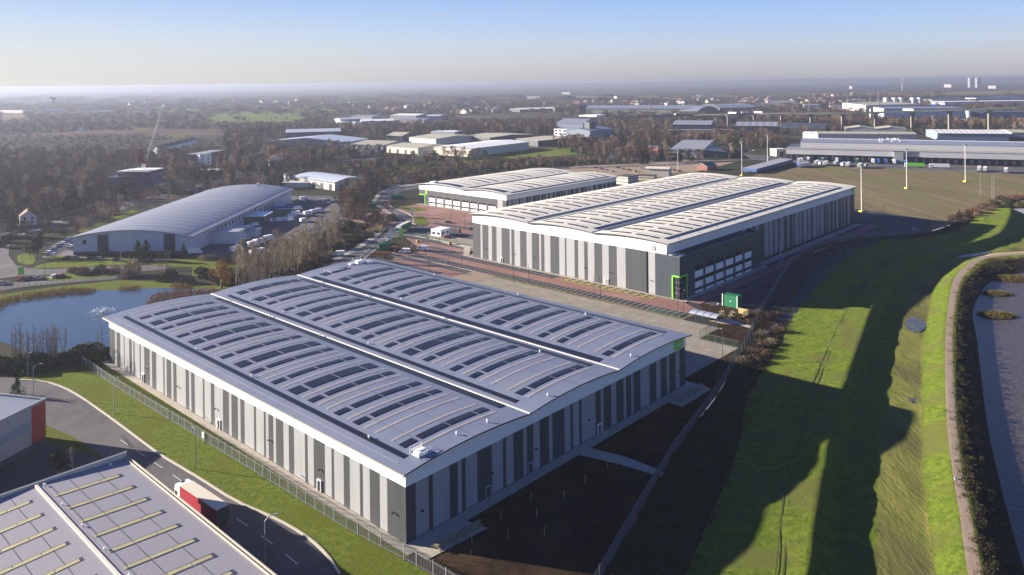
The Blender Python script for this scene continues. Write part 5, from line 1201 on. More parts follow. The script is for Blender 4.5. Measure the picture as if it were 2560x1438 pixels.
for i, (k, tr) in enumerate(((20,trw),(46,trw),(78,trw),(96.5,trb),(103,trb),(110,trw),(120,trb),(33,trg),(64,trg))):
    p = Vector(G(1968,401)[:2]) + dx_*(k if k < 92 else k-14) + Vector((dx_.y,-dx_.x))*4.5; place(tr, (p.x, p.y), yw+R(-90), ['white','white','white','blue','blue','white','blue','green','green'][i]+' trailer backed onto a dock of the distribution centre', ['white','white','white','blue','blue','white','blue','green','green'][i]+' trailers at the dock')
for i, (px, py, tr, c) in enumerate(((2042,412,trw,'white'),(2052,413,trn,'navy'),(2063,414,trw,'white'),(2108,416,trn,'navy'),(2120,417,trw,'white'),(2150,420,trw,'white'),(2164,420,trg,'green'),(2448,428,trw,'white'),(2463,429,trw,'white'),(2515,432,trw,'white'),(2000,406,trw,'white'),(2090,414,trw,'white'))):
    x, y, _ = G(px, py); place(tr, (x, y), yw+R(80), c+' trailer parked in the yard row facing the distribution centre', c+' trailers in the yard row')
x, y, _ = G(2290, 419); M['lgreen'] = M['green']; lorry('lorry','green','bright green lorry with white cab passing the distribution centre', (x, y), yw+R(183), 'green')
x, y, _ = G(2352, 421); lorry('lorry','wpaint','all white lorry following the green lorry at the distribution centre', (x, y), yw+R(183))
x, y, _ = G(988, 583); lorry('lorry','dgreen','white cabbed lorry with tan topped trailer turning into the entrance road', (x+4, y+8), R(-105), 'creamwall')
for i, (px, z_, c) in enumerate(((1572,12,'red'),(1612,13,'red'),(1697,15.5,'red'),(1822,20,'wpaint'),(1866,21,'wpaint'),(1901,21.5,'wpaint'),(2268,30.5,'wpaint'))):
    best = min(range(len(dp)), key=lambda j: abs(G(px, 0)[0]/max(G(px,0)[1],1e-6)*0 + (PCY and (dp[j][0]/dp[j][1])-(px-1280)/FOC)))
    j = max(1, min(best, len(dp)-2)); dv = Vector(dp[j+1][:2])-Vector(dp[j-1][:2])
    lorry('lorry', c, ['red lorry at the low left end of the viaduct','second red lorry on the viaduct','third red lorry on the viaduct, over the shed end','white lorry on the viaduct above the first tall pier','white lorry right of the first on the viaduct','third white lorry on the viaduct','white lorry far right on the viaduct'][i], (dp[j][0], dp[j][1], dp[j][2]-1), math.atan2(dv.y, dv.x))
# ---------------------------------------------------------------- street furniture
def lamp_proto(h, arm, mn, heads=1, base=False, name='street_lamp'):
    t = thing(name, 'x', 'lamp post'); m = MB(); r = .11 if h < 15 else .24
    if arm and h < 15: m.tube((0,0,0),(0,0,h-.9),r,r*.7); m.tube((0,0,h-.9),(arm*.35,0,h-.15),r*.6); m.tube((arm*.35,0,h-.15),(arm,0,h),r*.55)
    else: m.tube((0,0,0),(0,0,h),r,r*.6,n=8)
    m.build('pole', M[mn], t)
    if h < 15: m = MB(); m.box(arm-.15,arm+.55,-.16,.16,h-.05,h+.1); m.build('lamp_head', M['lgrey'], t)
    else:
        m = MB(); m.box(-1.6,1.6,-.15,.15,h-.6,h-.35)
        for x in (-1.4,-.5,.5,1.4): m.box(x-.35,x+.35,-.55,-.1,h-.35,h+.25)
        m.build('lamp_head', M['lgrey'], t)
    if base: m = MB(); m.box(-1.2,1.2,-1.2,1.2,0,.9); m.build('base', M['ypaint'], t)
    return t
lpg = lamp_proto(8.2,1.6,'lgrey'); lpd = lamp_proto(8,.9,'dark'); lps = lamp_proto(7,.6,'lgrey'); mast = lamp_proto(29,0,'wpaint',base=True,name='lighting_mast')
for px, py, p, rz, l in ((285.5,1034,lpg,90,'grey lamp post on the lawn left of the mesh fence'),(489.5,1173,lpg,125,'grey lamp post on the lawn level with the red lorry'),(663,1412,lpg,20,'curved arm lamp post at the bottom edge beyond the corrugated roof'),(84,990,lpg,20,'curved arm lamp post at the bend near the red cornered building'),(70,945,lps,0,'short lamp post by the dark hedge at the lake end'),
   (301,668,lps,90,'lamp post on the green strip left of the leaning tree'),(424,667,lps,60,'lamp post between the conifer and the small tree'),(57,660,lps,0,'lamp post beside the round green verge'),(111,690,lps,0,'lamp post beside the lakeside track'),
   (1285,711,lpd,180,'dark lamp post at the left of the striped wall car park'),(1322,709,lpd,180,'dark lamp post right of the left one by the striped wall'),(1501,749,lpd,180,'dark lamp post in front of the yellow hatched bays'),(1485,741,lpd,10,'thin dark lamp post left of the yellow hatched bays'),(1694.5,791,lpd,90,'dark lamp post in line with the green framed corner'),(1709,785,lpd,60,'dark lamp post just right of the green framed corner'),
   (1806.6,893,lpd,90,'dark lamp post on the dug soil behind the near warehouse'),(1073,681,lpd,20,'dark lamp post between two rows of empty bays'),(1155,670,lpd,190,'dark lamp post near the left end of the striped wall'),(1112,690,lps,0,'pale post at the back edge of the near roof'),(985,663,lps,0,'short pale lamp post behind the near roof'),(1025,635,lpd,0,'dark lamp post beside the two white vans'),
   (905,607,lps,180,'lamp post on the pavement of the entrance road'),(863,638,lps,180,'lamp post above the white panel van'),(964,563,lps,180,'lamp post on the bend near the green cabin'),(976,527,lps,0,'lamp post beside the zebra stripes'),(1043.5,560,lps,180,'lamp post beside the planted island'),(946,490,lps,0,'lamp post at the far curve of the entrance road'),(998,472,lps,0,'lamp post behind the pond at the curve'),
   (1128,561,lpd,0,'left of two dark lamp posts before the white panelled windows'),(1161,571,lpd,0,'right of two dark lamp posts before the white panelled windows'),(830,648,lps,0,'lamp post left of the white panel van'),(787,600,lps,0,'lamp post among the scrub by the yard'),(2210,548,lpd,0,'dark lamp post in the shaded far car park'),(2033,662,lpd,0,'dark lamp post in the shade near the blue skip')):
    x, y, _ = G(px, py); place(p, (x, y, .05), R(rz), l)
for i, px in enumerate((1109,1212,1382,1442,1473,1560,1576,1629,1667,1758)):
    x, y, _ = G(px, (432,440,424,428,428,417,417,412,414,406)[i]); place(lps, (x, y), 0, 'thin lamp post along the far road behind the warehouses', 'lamp posts along the far road', 1.3)
for px, py, l in ((2154,530,'white lighting mast with yellow base, nearest the tall warehouse end'),(2267,471.5,'white lighting mast with yellow base in the middle of the field'),(2413.5,455,'white lighting mast with yellow base right of the middle one'),(1855,440,'white lighting mast with yellow base behind the cream arched roof'),(1695,441,'white lighting mast among the cabins')):
    x, y, _ = G(px, py); place(mast, (x, y), R(20), l, None, (1,1,1) if px != 1695 else (.8,.8,.8))
x, y, _ = G(1919,411); place(mast, (x, y), R(20), 'white lighting mast rising behind the row of navy trailers')
for px, py, l in ((2451,491,'slim grey post left in the far corner of the field'),(2480,498,'left of two slim posts by the far brush'),(2485,498,'right of two slim posts by the far brush')):
    x, y, _ = G(px, py); place(lps, (x, y), 0, l, None, (1,1,2.2))
# ---------------------------------------------------------------- fences
def fence(name, label, pts, h, mn, pitch, post=2.75, pw=.05, zf=0, prm=None, thick=.02, group=None):
    t = thing(name, label, 'fence', (0,0,0), 0, group); pl_ = MB(); rl_ = MB(); post_ = MB(); c = 0
    post_.box(-.06,.06,-.06,.06,0,h+.1); pm = None
    for a, b in zip(pts, pts[1:]):
        a, b = Vector(a[:2]), Vector(b[:2]); L = (b-a).length; u = (b-a)/L; n_ = Vector((-u.y,u.x)); k = int(L/pitch)
        for i in range(k):
            p = a+u*(i*pitch); q = p+u*pw
            pl_.quad((p.x,p.y,.05),(q.x,q.y,.05),(q.x,q.y,h),(p.x,p.y,h)); 
            o_ = n_*thick; pl_.quad((q.x+o_.x,q.y+o_.y,.05),(p.x+o_.x,p.y+o_.y,.05),(p.x+o_.x,p.y+o_.y,h),(q.x+o_.x,q.y+o_.y,h))
        for z in (.35, h-.35): rl_.tube((a.x,a.y,z),(b.x,b.y,z),.045,n=4)
        for i in range(max(1, int(L/post))):
            p = a+u*(i*post)
            if c < 98:
                if pm is None: o = post_.build('post', M[prm or mn], t); pm = o
                else: o = pm.copy(); COL.objects.link(o); o.parent = t
                o.location = (p.x, p.y, 0); o.rotation_euler = (0,0,math.atan2(u.y,u.x)); c += 1
    pl_.build('mesh_infill', M[mn], t); rl_.build('rail', M[mn], t); return t
fence('mesh_fence','tall grey mesh fence with pale posts between the lawn and the near warehouse path',[S(-8,149),S(-6.4,140.9),S(-6.37,112.5),S(-5.41,71.9),S(-4.57,34.4),S(-4.2,12),S(-3,-3),S(-2.5,-10),S(-2,-30)],2.6,'metal',.36,3.1,.07,prm='lgrey')
FR = [(1470,1500),(1508,1438),(1560,1345),(1650,1190),(1700,1110),(1795,985),(1850,890),(1890,810),(1925,745),(1950,700),(1985,650),(2060,610),(2130,598),(2210,592),(2290,589),(2385,560),(2400,530)]
fence('palisade_fence','long galvanised palisade fence curving between the site and the grass flood bank',smooth([G(*p) for p in FR],1),2.7,'metal',.17,5.2,.08,thick=.03)
M['gmesh'] = mat('green fence mesh', (.05,.11,.08), rough=.6)
fence('mesh_fence','green mesh fence on two sides of the dug soil by the concrete yard',[S(145.6,17),S(132,15.6),S(131.8,2.2)],2.4,'gmesh',.3,2.8,.03)
fence('mesh_fence','green mesh fence along the far end of the concrete yard in shadow',[S(146,2.5),S(126,-.5),S(112,-3.2),S(100,-6.5)],2.4,'gmesh',.3,2.8,.03)
fence('mesh_fence','green mesh fence beside the cycle shelter and parking bays',[S(-19.3,-17,B0),S(-19.3,-3,B0)],2.0,'gmesh',.3,2.8,.03)
fence('mesh_fence','dark mesh fence between the gatehouse yard and the upper bays',[S(15,108,B0),S(15,164,B0)],2.0,'gmesh',.35,2.8,.03)
fence('mesh_fence','dark mesh fence round the truck yard beyond the lake',[G(*p) for p in ((640,640),(700,618),(760,590),(815,562),(840,560),(852,530),(828,515))],2.2,'dgrey',.4,2.8,.04)
fence('timber_fence','low post and rail fence along the lake bank',[G(*p) for p in ((0,726),(60,718),(160,708),(260,700),(330,694))],1.2,'dgrey',1.5,2,.04)
# ---------------------------------------------------------------- benches, shelter, cabins, signs
def bench_proto():
    t = thing('picnic_bench', 'x', 'picnic bench'); M.setdefault('timber', mat('weathered timber', (.30,.25,.14), (.24,.2,.11), rough=.85, sc=2))
    m = MB()
    for i in range(5): m.box(-.9,.9,-.36+.15*i,-.24+.15*i,.74,.78)
    m.build('tabletop', M['timber'], t)
    for y in (-.8,.62): m = MB(); m.box(-.9,.9,y,y+.2,.43,.47); m.build('seat', M['timber'], t)
    for x in (-.6,.6):
        m = MB(); m.tube((x,-.62,0),(x,-.2,.74),.05,n=4); m.tube((x,.62,0),(x,.2,.74),.05,n=4); m.box(x-.03,x+.03,-.8,.8,.38,.43); m.build('leg', M['timber'], t)
    return t
bn = bench_proto()
for i, b in enumerate((3.2,6.2,8.9,11.8)): place(bn, (*S(b, -5.2+(-.2*i)), .2), ROT+R(8), ['timber picnic bench nearest the front corner of the near warehouse','second timber picnic bench from the front corner','third timber picnic bench from the front corner','timber picnic bench at the far end of the front patio'][i], None, 1.15)
for i, b in enumerate((86,89.3,92.6,95.8)): place(bn, (*S(b, -4.6), .2), ROT+R(8), ['timber picnic bench at the near end of the patio by the sign corner','second timber picnic bench on the patio by the sign corner','third timber picnic bench on the patio by the sign corner','timber picnic bench at the far end of the patio by the sign corner'][i], None, 1.15)
for i, (b, a) in enumerate(((156.5,20.5),(160,22.2),(161.5,19),(158,17.8))):
    place(bn, (*S(b, a), .2), ROT+R(40), ['picnic bench left of the group behind the cycle shelter','picnic bench at the back of the group behind the cycle shelter','picnic bench right of the group by the green cabin','picnic bench at the front of the group behind the cycle shelter'][i], None, 1.25)
M['polyc'] = mat('translucent roof', (.36,.37,.44), (.31,.32,.38), rough=.3, sc=1)
t = thing('cycle_shelter', 'curved clear roofed cycle shelter with green frames at the end of the yard', 'cycle shelter', S(151,18.5), ROT)
m = MB(); ar_ = [(2.6*math.cos(R(a)), 1.6+1.0*math.sin(R(a))) for a in range(10, 180, 17)]
for (a, za), (b, zb) in zip(ar_, ar_[1:]): m.quad((a,0,za),(b,0,zb),(b,10.5,zb),(a,10.5,za))
m.build('roof', M['polyc'], t)
for y in (0,2.6,5.2,7.8,10.5):
    m = MB()
    for (a, za), (b, zb) in zip(ar_, ar_[1:]): m.tube((a,y,za+.03),(b,y,zb+.03),.06,n=4)
    m.tube((2.3,y,0),(2.56,y,1.8),.07,n=4); m.tube((-2.3,y,0),(-2.56,y,1.8),.07,n=4); m.build('frame', M['dgreen'], t)
t = thing('substation_cabin', 'green cabin with white corner posts standing behind the picnic benches', 'cabin', S(169.5,24), ROT)
m = MB(); m.box(0,3.4,-2.5,3,0,4.2); m.build('body', M['dgreen'], t)
for x, y in ((-.1,-2.6),(-.1,3.1)): m = MB(); m.box(x-.1,x+.15,y-.12,y+.12,0,4.5); m.build('corner_post', M['wpaint'], t)
m = MB(); m.box(-.03,0,-.2,.2,2,2.4); m.build('warning_plate', M['wpaint'], t)
t = thing('pallet_stack', 'yellow timber trellis enclosure beside the picnic benches', 'timber enclosure', S(161,15), ROT)
M['newwood'] = mat('new timber', (.5,.40,.19), rough=.8)
m = MB()
for i in range(6): m.box(0,3.6,i*.02,.1+i*.02,.2+i*.32,.42+i*.32); m.box(3.6,3.7,0,3.6,.2+i*.32,.42+i*.32)
for x in (0,1.8,3.6): m.box(x,x+.12,-.1,0,0,2.3)
m.build('slats', M['newwood'], t)
def gbox(label, px, py, w_, d_, h_, rz, mn='dgreen', name='utility_cabin', cat='cabin'):
    x, y, _ = G(px, py); t = thing(name, label, cat, (x, y), rz); m = MB(); m.box(0,w_,0,d_,0,h_); m.build('body', M[mn], t)
    m = MB(); m.extr([(-.15,h_),(d_/2,h_+.35),(d_+.15,h_)],'x',-.15,w_+.15); m.build('roof', M[mn], t); m = MB(); m.box(w_*.3,w_*.7,-.05,.02,.1,h_*.85); m.build('door', M[mn], t)
gbox('dark green utility cabin at the bend of the entrance road', 924,522,4.6,3.6,3.2,R(10))
gbox('dark green utility cabin beside the red barrier on the dug bed', 947,627,5.4,3.6,3.2,R(12))
gbox('dark green bin store behind the road bend, left of the brick paving', 978,497,3.6,3,2.6,R(5)); gbox('dark green bin store right of the other by the brick paving', 991,498,4.4,3,2.8,R(-5))
def board(label, px, py, w_, h_, mn, rz=0, z0=.6, name='sign_board', lm=None):
    x, y, _ = G(px, py); t = thing(name, label, 'sign', (x, y), R(rz)); m = MB(); m.box(-w_/2,w_/2,-.08,.08,z0,z0+h_); p_ = m.build('panel', M[mn], t)
    m = MB(); m.box(-w_/2+.05,-w_/2+.2,-.05,.05,0,z0); m.box(w_/2-.2,w_/2-.05,-.05,.05,0,z0); m.build('post', M['lgrey'], t)
    if lm: m = MB(); m.box(-w_*.35,w_*.35,-.12,-.08,z0+h_*.55,z0+h_*.8); m.build('lettering', M[lm], p_)
board('tall white marker sign on the planted island', 1031,537,1.7,4.4,'wpaint',0,0); board('green sign post by the road junction', 1003,594,2,4.6,'green',10,.2)
board('white and green totem beside the zebra stripes', 976,601,1.9,5.2,'wpaint',5,.2); board('green estate sign board beside parked cars at the roundabout', 53,697,2.6,3.4,'green',0,1.6)
board('small white notice on the grey mesh fence', 508,1106,.9,1.2,'wpaint',-43,1.1); board('red barrier board by the dug bed', 967,620,1.6,1.8,'red',20,.1); board('orange and white barrier at the gatehouse yard', 1150,583,1.2,2,'red',0,.2)
t = thing('mobile_flag_mast', 'white mast on a blue tripod base standing in the shaded verge', 'mast', G(1951,654)[:2]); m = MB(); m.tube((0,0,0),(0,0,9),.16,.1); m.build('mast', M['wpaint'], t)
for a in range(3): m = MB(); m.tube((1.8*math.cos(a*2.1),1.8*math.sin(a*2.1),0),(0,0,2.2),.22,.5,n=5); m.build('leg', M['blue'], t)
stk = thing('planting_stake', 'x', 'stake'); m = MB(); m.box(-.04,.04,-.04,.04,0,1.5); m.build('stake', M['newwood'], stk)
for px, py in ((1180,1361),(1270,1350),(1253,1302),(1328,1257),(1342,1296),(1361,1341),(1102,1402),(1178,1404),(1518,1172),(1543,1166),(1463,1210),(1410,1250)):
    x, y, _ = G(px, py); place(stk, (x, y, .05), 0, 'thin pale planting stake in the bare soil', 'planting stakes in the bare soil', 1.2)
for i, (px, py) in enumerate(((1500,756),(1450,745),(1400,733),(1350,724))):
    pass
cone_ = thing('traffic_cone', 'x', 'traffic cone'); m = MB(); m.tube((0,0,.04),(0,0,.75),.2,.04,n=8); m.build('cone', M['red'], cone_); m = MB(); m.box(-.25,.25,-.25,.25,0,.05); m.build('base', M['black'], cone_); m = MB(); m.tube((0,0,.35),(0,0,.5),.145,.11,n=8); m.build('band', M['wpaint'], cone_)
for px, py in ((985,618),(993,621),(1001,624),(1010,622),(1004,612),(1030,617),(1090,600),(1096,602),(1140,604),(1065,610)):
    x, y, _ = G(px, py); place(cone_, (x, y, .16), 0, 'red and white traffic cone near the gatehouse works', 'traffic cones near the gatehouse works', 1.3)
plt = thing('pallet_stack', 'x', 'pallets'); m = MB()
for k in range(6):
    for j in range(4): m.box(-.6,.6,-.5+j*.3,-.38+j*.3,k*.16+.1,k*.16+.13)
    for j in (-.55,0,.45): m.box(j,j+.1,-.5,.5,k*.16,k*.16+.1)
m.build('pallets', M['newwood'], plt)
for px, py, l in ((960,610,'stack of timber pallets on the dug bed by the green cabin'),(1045,607,'stack of timber pallets beside the gatehouse road'),(1125,612,'stack of timber pallets in the gatehouse yard'),(1490,432,'stack of timber pallets in the compound behind the cabins')):
    x, y, _ = G(px, py); place(plt, (x, y, .15), R(20), l, None, 1.5)
# floating fountain on the lake
M['foam'] = mat('white spray', (.82,.84,.86), rough=.9)
t = thing('fountain', 'white spraying fountain in the middle of the lake', 'fountain', (*G(254,783)[:2], .05))
m = MB()
for i in range(420):
    a = RNG.uniform(0, 6.283); r = RNG.uniform(.1, 3.6); z = 1.9*math.sin(min(r/3.4,1)*math.pi)**.7*RNG.uniform(.3,1)+.05; s = RNG.uniform(.1,.3)
    c = Vector((r*math.cos(a)*1.3, r*math.sin(a)*1.3, z)); d1 = Vector(RNG.normal(size=3)).normalized()*s; d2 = Vector(RNG.normal(size=3)).normalized()*s
    m.tri(tuple(c+d1), tuple(c+d2), tuple(c-d1))
m.build('spray', M['foam'], t)
m = MB(); m.tube((0,0,-.02),(0,0,.12),1.0,n=12); m.build('float', M['dark'], t)
# rubbish-free verge details: bollard lights beside the far wall base
# ---------------------------------------------------------------- people
def person(label, loc, rz, top, leg, hair=(.12,.08,.05), stride=.28, sc=1.0):
    V = [(0,0,.95),(0,0,1.15),(0,0,1.4),(0,0,1.52),(0,.02,1.64),(0,.03,1.74),
         (.2,0,1.42),(.26,stride*.5,1.14),(.25,stride*.9,.9),(-.2,0,1.42),(-.26,-stride*.5,1.14),(-.25,-stride*.7,.9),
         (.1,0,.9),(.11,-stride*.4,.5),(.11,-stride,.08),(.11,-stride+.16,.04),(-.1,0,.9),(-.11,stride*.6,.5),(-.11,stride,.08),(-.11,stride+.18,.04)]
    E_ = [(0,1),(1,2),(2,3),(3,4),(4,5),(2,6),(6,7),(7,8),(2,9),(9,10),(10,11),(0,12),(12,13),(13,14),(14,15),(0,16),(16,17),(17,18),(18,19)]
    Rr = [.15,.145,.16,.06,.1,.09,.075,.05,.035,.075,.05,.035,.1,.065,.045,.045,.1,.065,.045,.045]
    me = bpy.data.meshes.new('person'); me.from_pydata(V, E_, []); o = bpy.data.objects.new('person', me); COL.objects.link(o)
    sk = o.modifiers.new('skin', 'SKIN'); ss = o.modifiers.new('sub', 'SUBSURF'); ss.levels = ss.render_levels = 1
    if not me.skin_vertices: me.skin_vertices.new() if hasattr(me.skin_vertices, 'new') else None
    for i, r in enumerate(Rr): me.skin_vertices[0].data[i].radius = (r, r*.8)
    me.skin_vertices[0].data[0].use_root = True
    dg = bpy.context.evaluated_depsgraph_get(); dg.update(); ev = o.evaluated_get(dg); m2 = bpy.data.meshes.new_from_object(ev); o.modifiers.clear(); o.data = m2
    for c in (M['skin'], top, leg, M['shoe'], M['hair']): m2.materials.append(c)
    for p in m2.polygons:
        z = p.center.z; ax = abs(p.center.x)
        p.material_index = 3 if z < .1 else (2 if z < .98 and ax < .2 else (0 if (z < .93) else (1 if z < 1.5 else (4 if z > 1.72 or (p.center.y < 0 and z > 1.6) else 0))))
    o.location = loc; o.rotation_euler = (0,0,rz); o.scale = (sc,sc,sc)
    m = MB(); m.dome((0,.1,1.66),.025,.03,.03,nu=6,nv=2,full=True); m.build('nose', M['skin'], o)
    for s in (-.26,.25):
        pass
    return tag(o, label, 'person')
M['skin'] = mat('skin', (.45,.26,.18), rough=.6); M['shoe'] = M['black']; M['hair'] = mat('hair', (.05,.035,.025), rough=.8)
ct = {k: mat(k+' cloth', c, rough=.9) for k, c in (('pale blue',(.4,.48,.6)),('navy',(.03,.04,.08)),('brown',(.08,.05,.035)),('slate',(.06,.08,.11)),('cream',(.5,.47,.42)),('charcoal',(.03,.03,.035)))}
x, y, _ = G(2389, 1211, .9); person('person in a pale blue jacket and dark trousers walking on the path', (x, y, .9), R(175), ct['pale blue'], ct['brown'])
x, y, _ = G(2404.5, 1213, .9); person('person in a dark coat and blue jeans walking on the right of the path', (x, y, .9), R(185), ct['charcoal'], ct['slate'])
x, y, _ = G(1869, 816); person('person in dark clothes walking the pale footpath to the palisade fence', (x, y, .18), R(-60), ct['charcoal'], ct['navy'])
x, y, _ = G(1798, 796); person('person in green and black standing at the cycle shelter end', (x, y, .18), R(20), ct['charcoal'], ct['charcoal'])
x, y, _ = G(1795, 770); person('person in a white top by the picnic benches', (x, y, .18), R(90), ct['cream'], ct['navy'])
x, y, _ = G(1777, 777); person('person in a dark jacket left of the picnic benches', (x, y, .18), R(60), ct['navy'], ct['charcoal'])
x, y, _ = G(68, 676); person('person in black crossing the road near the roundabout', (x, y, .13), R(80), ct['charcoal'], ct['charcoal'])
x, y, _ = G(937, 590); person('person in white on the pavement opposite the turning lorry', (x, y, .17), R(-40), ct['cream'], ct['charcoal'])
# ---------------------------------------------------------------- trees
M['bark'] = mat('bark', (.16,.13,.10), (.11,.09,.07), rough=.9, sc=1.5)
M['barkp'] = mat('pale bark', (.36,.33,.26), (.26,.23,.18), rough=.9, sc=1.5)
M['twig'] = mat('brown twigs', (.15,.10,.075), (.11,.075,.055), rough=1, sc=.6, spec=.02, rnd=.3)
M['twigp'] = mat('straw twigs', (.34,.27,.17), (.24,.19,.12), rough=1, sc=.6, spec=.02, rnd=.25)
M['twigr'] = mat('russet twigs', (.19,.105,.075), (.13,.075,.055), rough=1, sc=.6, spec=.02, rnd=.25)
M['ever'] = mat('evergreen leaves', (.022,.045,.014), (.04,.062,.018), rough=.9, sc=.8, spec=.1, rnd=.3)
M['bramble'] = mat('bramble leaves', (.07,.06,.022), (.035,.045,.018), rough=.95, sc=.7, spec=.05, rnd=.3)
M['gold'] = mat('willow shoots', (.32,.19,.05), (.22,.13,.04), rough=.95, sc=.7, spec=.05)
M['twigb'] = mat('rusty stems', (.19,.12,.085), (.12,.075,.055), rough=1, sc=.3, spec=.02)
M['reed'] = mat('reed stems', (.27,.15,.065), (.19,.11,.05), rough=1, sc=.2, spec=.02)
def sliver(mb, p, d, L, w_, m=0):
    a = d.orthogonal(); a.normalize(); a = Matrix.Rotation(RNG.uniform(0, 6.28), 3, d) @ a
    mb.tri(tuple(p-a*w_), tuple(p+a*w_), tuple(p+d*L), m)
def rv(): v = Vector(RNG.normal(size=3)); return v.normalized()
def branch(tb, tw, p, d, L, r, dep, up=.25, tl=1.3, tww=.05, spread=.75, nk=4):
    q = p+d*L; tb.tube(p, q, r, r*.6, n=4 if dep > 1 else 3)
    if dep == 0 or dep == 1:
        for _ in range(9 if dep == 0 else 4):
            k = RNG.uniform(.2, 1); e = (d+rv()*.8+Vector((0,0,up))).normalized(); sliver(tw, p.lerp(q, k), e, tl*RNG.uniform(.6,1.3), tww)
        if dep == 0: return
    for i in range(nk):
        k = 1 if i == 0 else RNG.uniform(.45, 1); e = (d+rv()*spread+Vector((0,0,up))).normalized()
        branch(tb, tw, p.lerp(q, k), e, L*RNG.uniform(.55,.78), r*.55, dep-1, up, tl, tww, spread, nk)
def bare(name, h=10, bk='bark', tk='twig', dep=3, spread=.75, up=.25, nk=4, r=.2, tl=1.4, tww=.07, stems=1):
    t = thing(name, 'x', 'tree'); tb, tw = MB(), MB()
    for s in range(stems):
        d = (Vector((0,0,1))+rv()*(.05 if stems == 1 else .22)).normalized(); p0 = Vector((RNG.normal()*.3*(stems-1), RNG.normal()*.3*(stems-1), 0))
        branch(tb, tw, p0, d, h*.36, r, dep, up, tl, tww, spread, nk)
    tb.build('trunk', M[bk], t); tw.build('crown', M[tk], t); return t
def tree2(name, h, rx, base, nb, steep, bk, tk, r=.16, sub=4, tl=1.1, tww=.03, ntw=6, stems=1, prof='oval', geo=False):
    """bare tree: tapering trunk, limbs all the way up, side shoots and fine twigs"""
    t = thing(name, 'x', 'tree'); tb, tw = MB(), MB()
    for s in range(stems):
        H_ = h*RNG.uniform(.8, 1) if s else h; p = Vector((RNG.normal()*.5*(stems > 1), RNG.normal()*.5*(stems > 1), 0)); d = Vector((RNG.normal()*.04, RNG.normal()*.04, 1))
        if stems > 1: d += Vector((RNG.normal()*.09, RNG.normal()*.09, 0))
        d.normalize(); tops = [p]; n = 6
        for i in range(n): tops.append(tops[-1]+(d+rv()*.05).normalized()*H_/n)
        for i in range(n): tb.tube(tops[i], tops[i+1], r*(1-i/n*.9), r*(1-(i+1)/n*.9), n=5)
        for i in range(nb):
            k = base+(1-base)*((i+RNG.uniform(0,1))/nb)*.98; j = min(int(k*n), n-1); q = tops[j].lerp(tops[j+1], k*n-j); a = RNG.uniform(0, 6.28)
            kk = (k-base)/(1-base); L = rx*(math.sin(math.pi*(.18+.74*kk))**.8 if prof == 'oval' else (1-.8*kk))
            e = Vector((math.cos(a), math.sin(a), steep*RNG.uniform(.7,1.4)+kk*.6)).normalized(); q2 = q+e*L; tb.tube(q, q2, r*.42*(1-kk*.6), r*.12, n=3)
            for _ in range(sub):
                m_ = q.lerp(q2, RNG.uniform(.3, 1)); f = (e+rv()*.65+Vector((0,0,.25))).normalized(); m2_ = m_+f*L*RNG.uniform(.3,.55); tb.tube(m_, m2_, r*.14, r*.05, n=3)
                for _ in range(ntw): sliver(tw, m_.lerp(m2_, RNG.uniform(.2,1)), (f+rv()*.8).normalized(), tl*RNG.uniform(.5,1.2), tww)
    if geo: bpy.data.objects.remove(t); return tb, tw
    tb.build('trunk', M[bk], t); tw.build('crown', M[tk], t); return t
def leafy(name, rx, h, mk, n=900, s=.45, base=.15, cat='tree', trunk=True, shape='round', clumps=9, tw=None):
    t = thing(name, 'x', cat); mb = MB(); cl = []
    for i in range(clumps):
        k = i/max(1, clumps-1)
        if shape == 'cone': z = h*(base+.85*k*(1-base)); rr = rx*(1-k*.85); a = RNG.uniform(0, 6.28); cl.append((Vector((rr*.45*math.cos(a), rr*.45*math.sin(a), z)), rr*.75, h*.13))
        else:
            a = RNG.uniform(0, 6.28); q = RNG.uniform(0, .62)*rx; z = h*(base+(1-base)*RNG.uniform(.25, .8)); cl.append((Vector((q*math.cos(a), q*math.sin(a), z)), rx*RNG.uniform(.35,.6), h*(1-base)*RNG.uniform(.18,.32)))
    for i in range(n):
        c, a, b = cl[i % clumps]; v = rv(); k = RNG.uniform(.6, 1.05); p = c+Vector((v.x*a*k, v.y*a*k, v.z*b*k))
        if p.z < .05: p.z = .05+RNG.uniform(0,.4)
        e, f = rv()*s*RNG.uniform(.5,1.2), rv()*s*RNG.uniform(.4,.9)
        mb.tri(tuple(p+e), tuple(p+f), tuple(p-e*.6-f*.4))
    if trunk:
        tb = MB(); tb.tube((0,0,0),(0,0,h*.55),rx*.07+.08,rx*.03+.04,n=6)
        for i in range(4): a = RNG.uniform(0,6.28); tb.tube((0,0,h*.25),(rx*.5*math.cos(a),rx*.5*math.sin(a),h*.55),.07,.03,n=4)
        tb.build('trunk', M['bark'], t)
    mb.build('crown', M[mk], t); return t
def shrub(name, rx, h, mk, n=420, L=1.1, w_=.05, leaf=0, lk='bramble'):
    t = thing(name, 'x', 'bush'); mb = MB(); st = MB()
    for i in range(n):
        a = RNG.uniform(0, 6.28); q = rx*math.sqrt(RNG.uniform(0, 1)); k = 1-(q/rx)**2; z = h*RNG.uniform(.05, .95)*(.35+.65*k)
        sliver(mb, Vector((q*math.cos(a), q*math.sin(a), z*.8)), (rv()*.7+Vector((math.cos(a)*.3, math.sin(a)*.3, .9))).normalized(), L*RNG.uniform(.5, 1.2), w_)
    for i in range(leaf):
        v = rv(); v.z = abs(v.z); p = Vector((v.x*rx*.95, v.y*rx*.95, v.z*h*.85)); e, f = rv()*.4, rv()*.3; mb.tri(tuple(p+e), tuple(p+f), tuple(p-e), 1)
    for i in range(6): a = i*1.05; st.tube((0,0,0),(rx*.4*math.cos(a),rx*.4*math.sin(a),h*.6),.06,.03,n=3)
    st.build('stem', M['bark'], t); mb.build('foliage', [M[mk], M[lk]], t); return t
T = {}
for k_ in (0,):
    pass
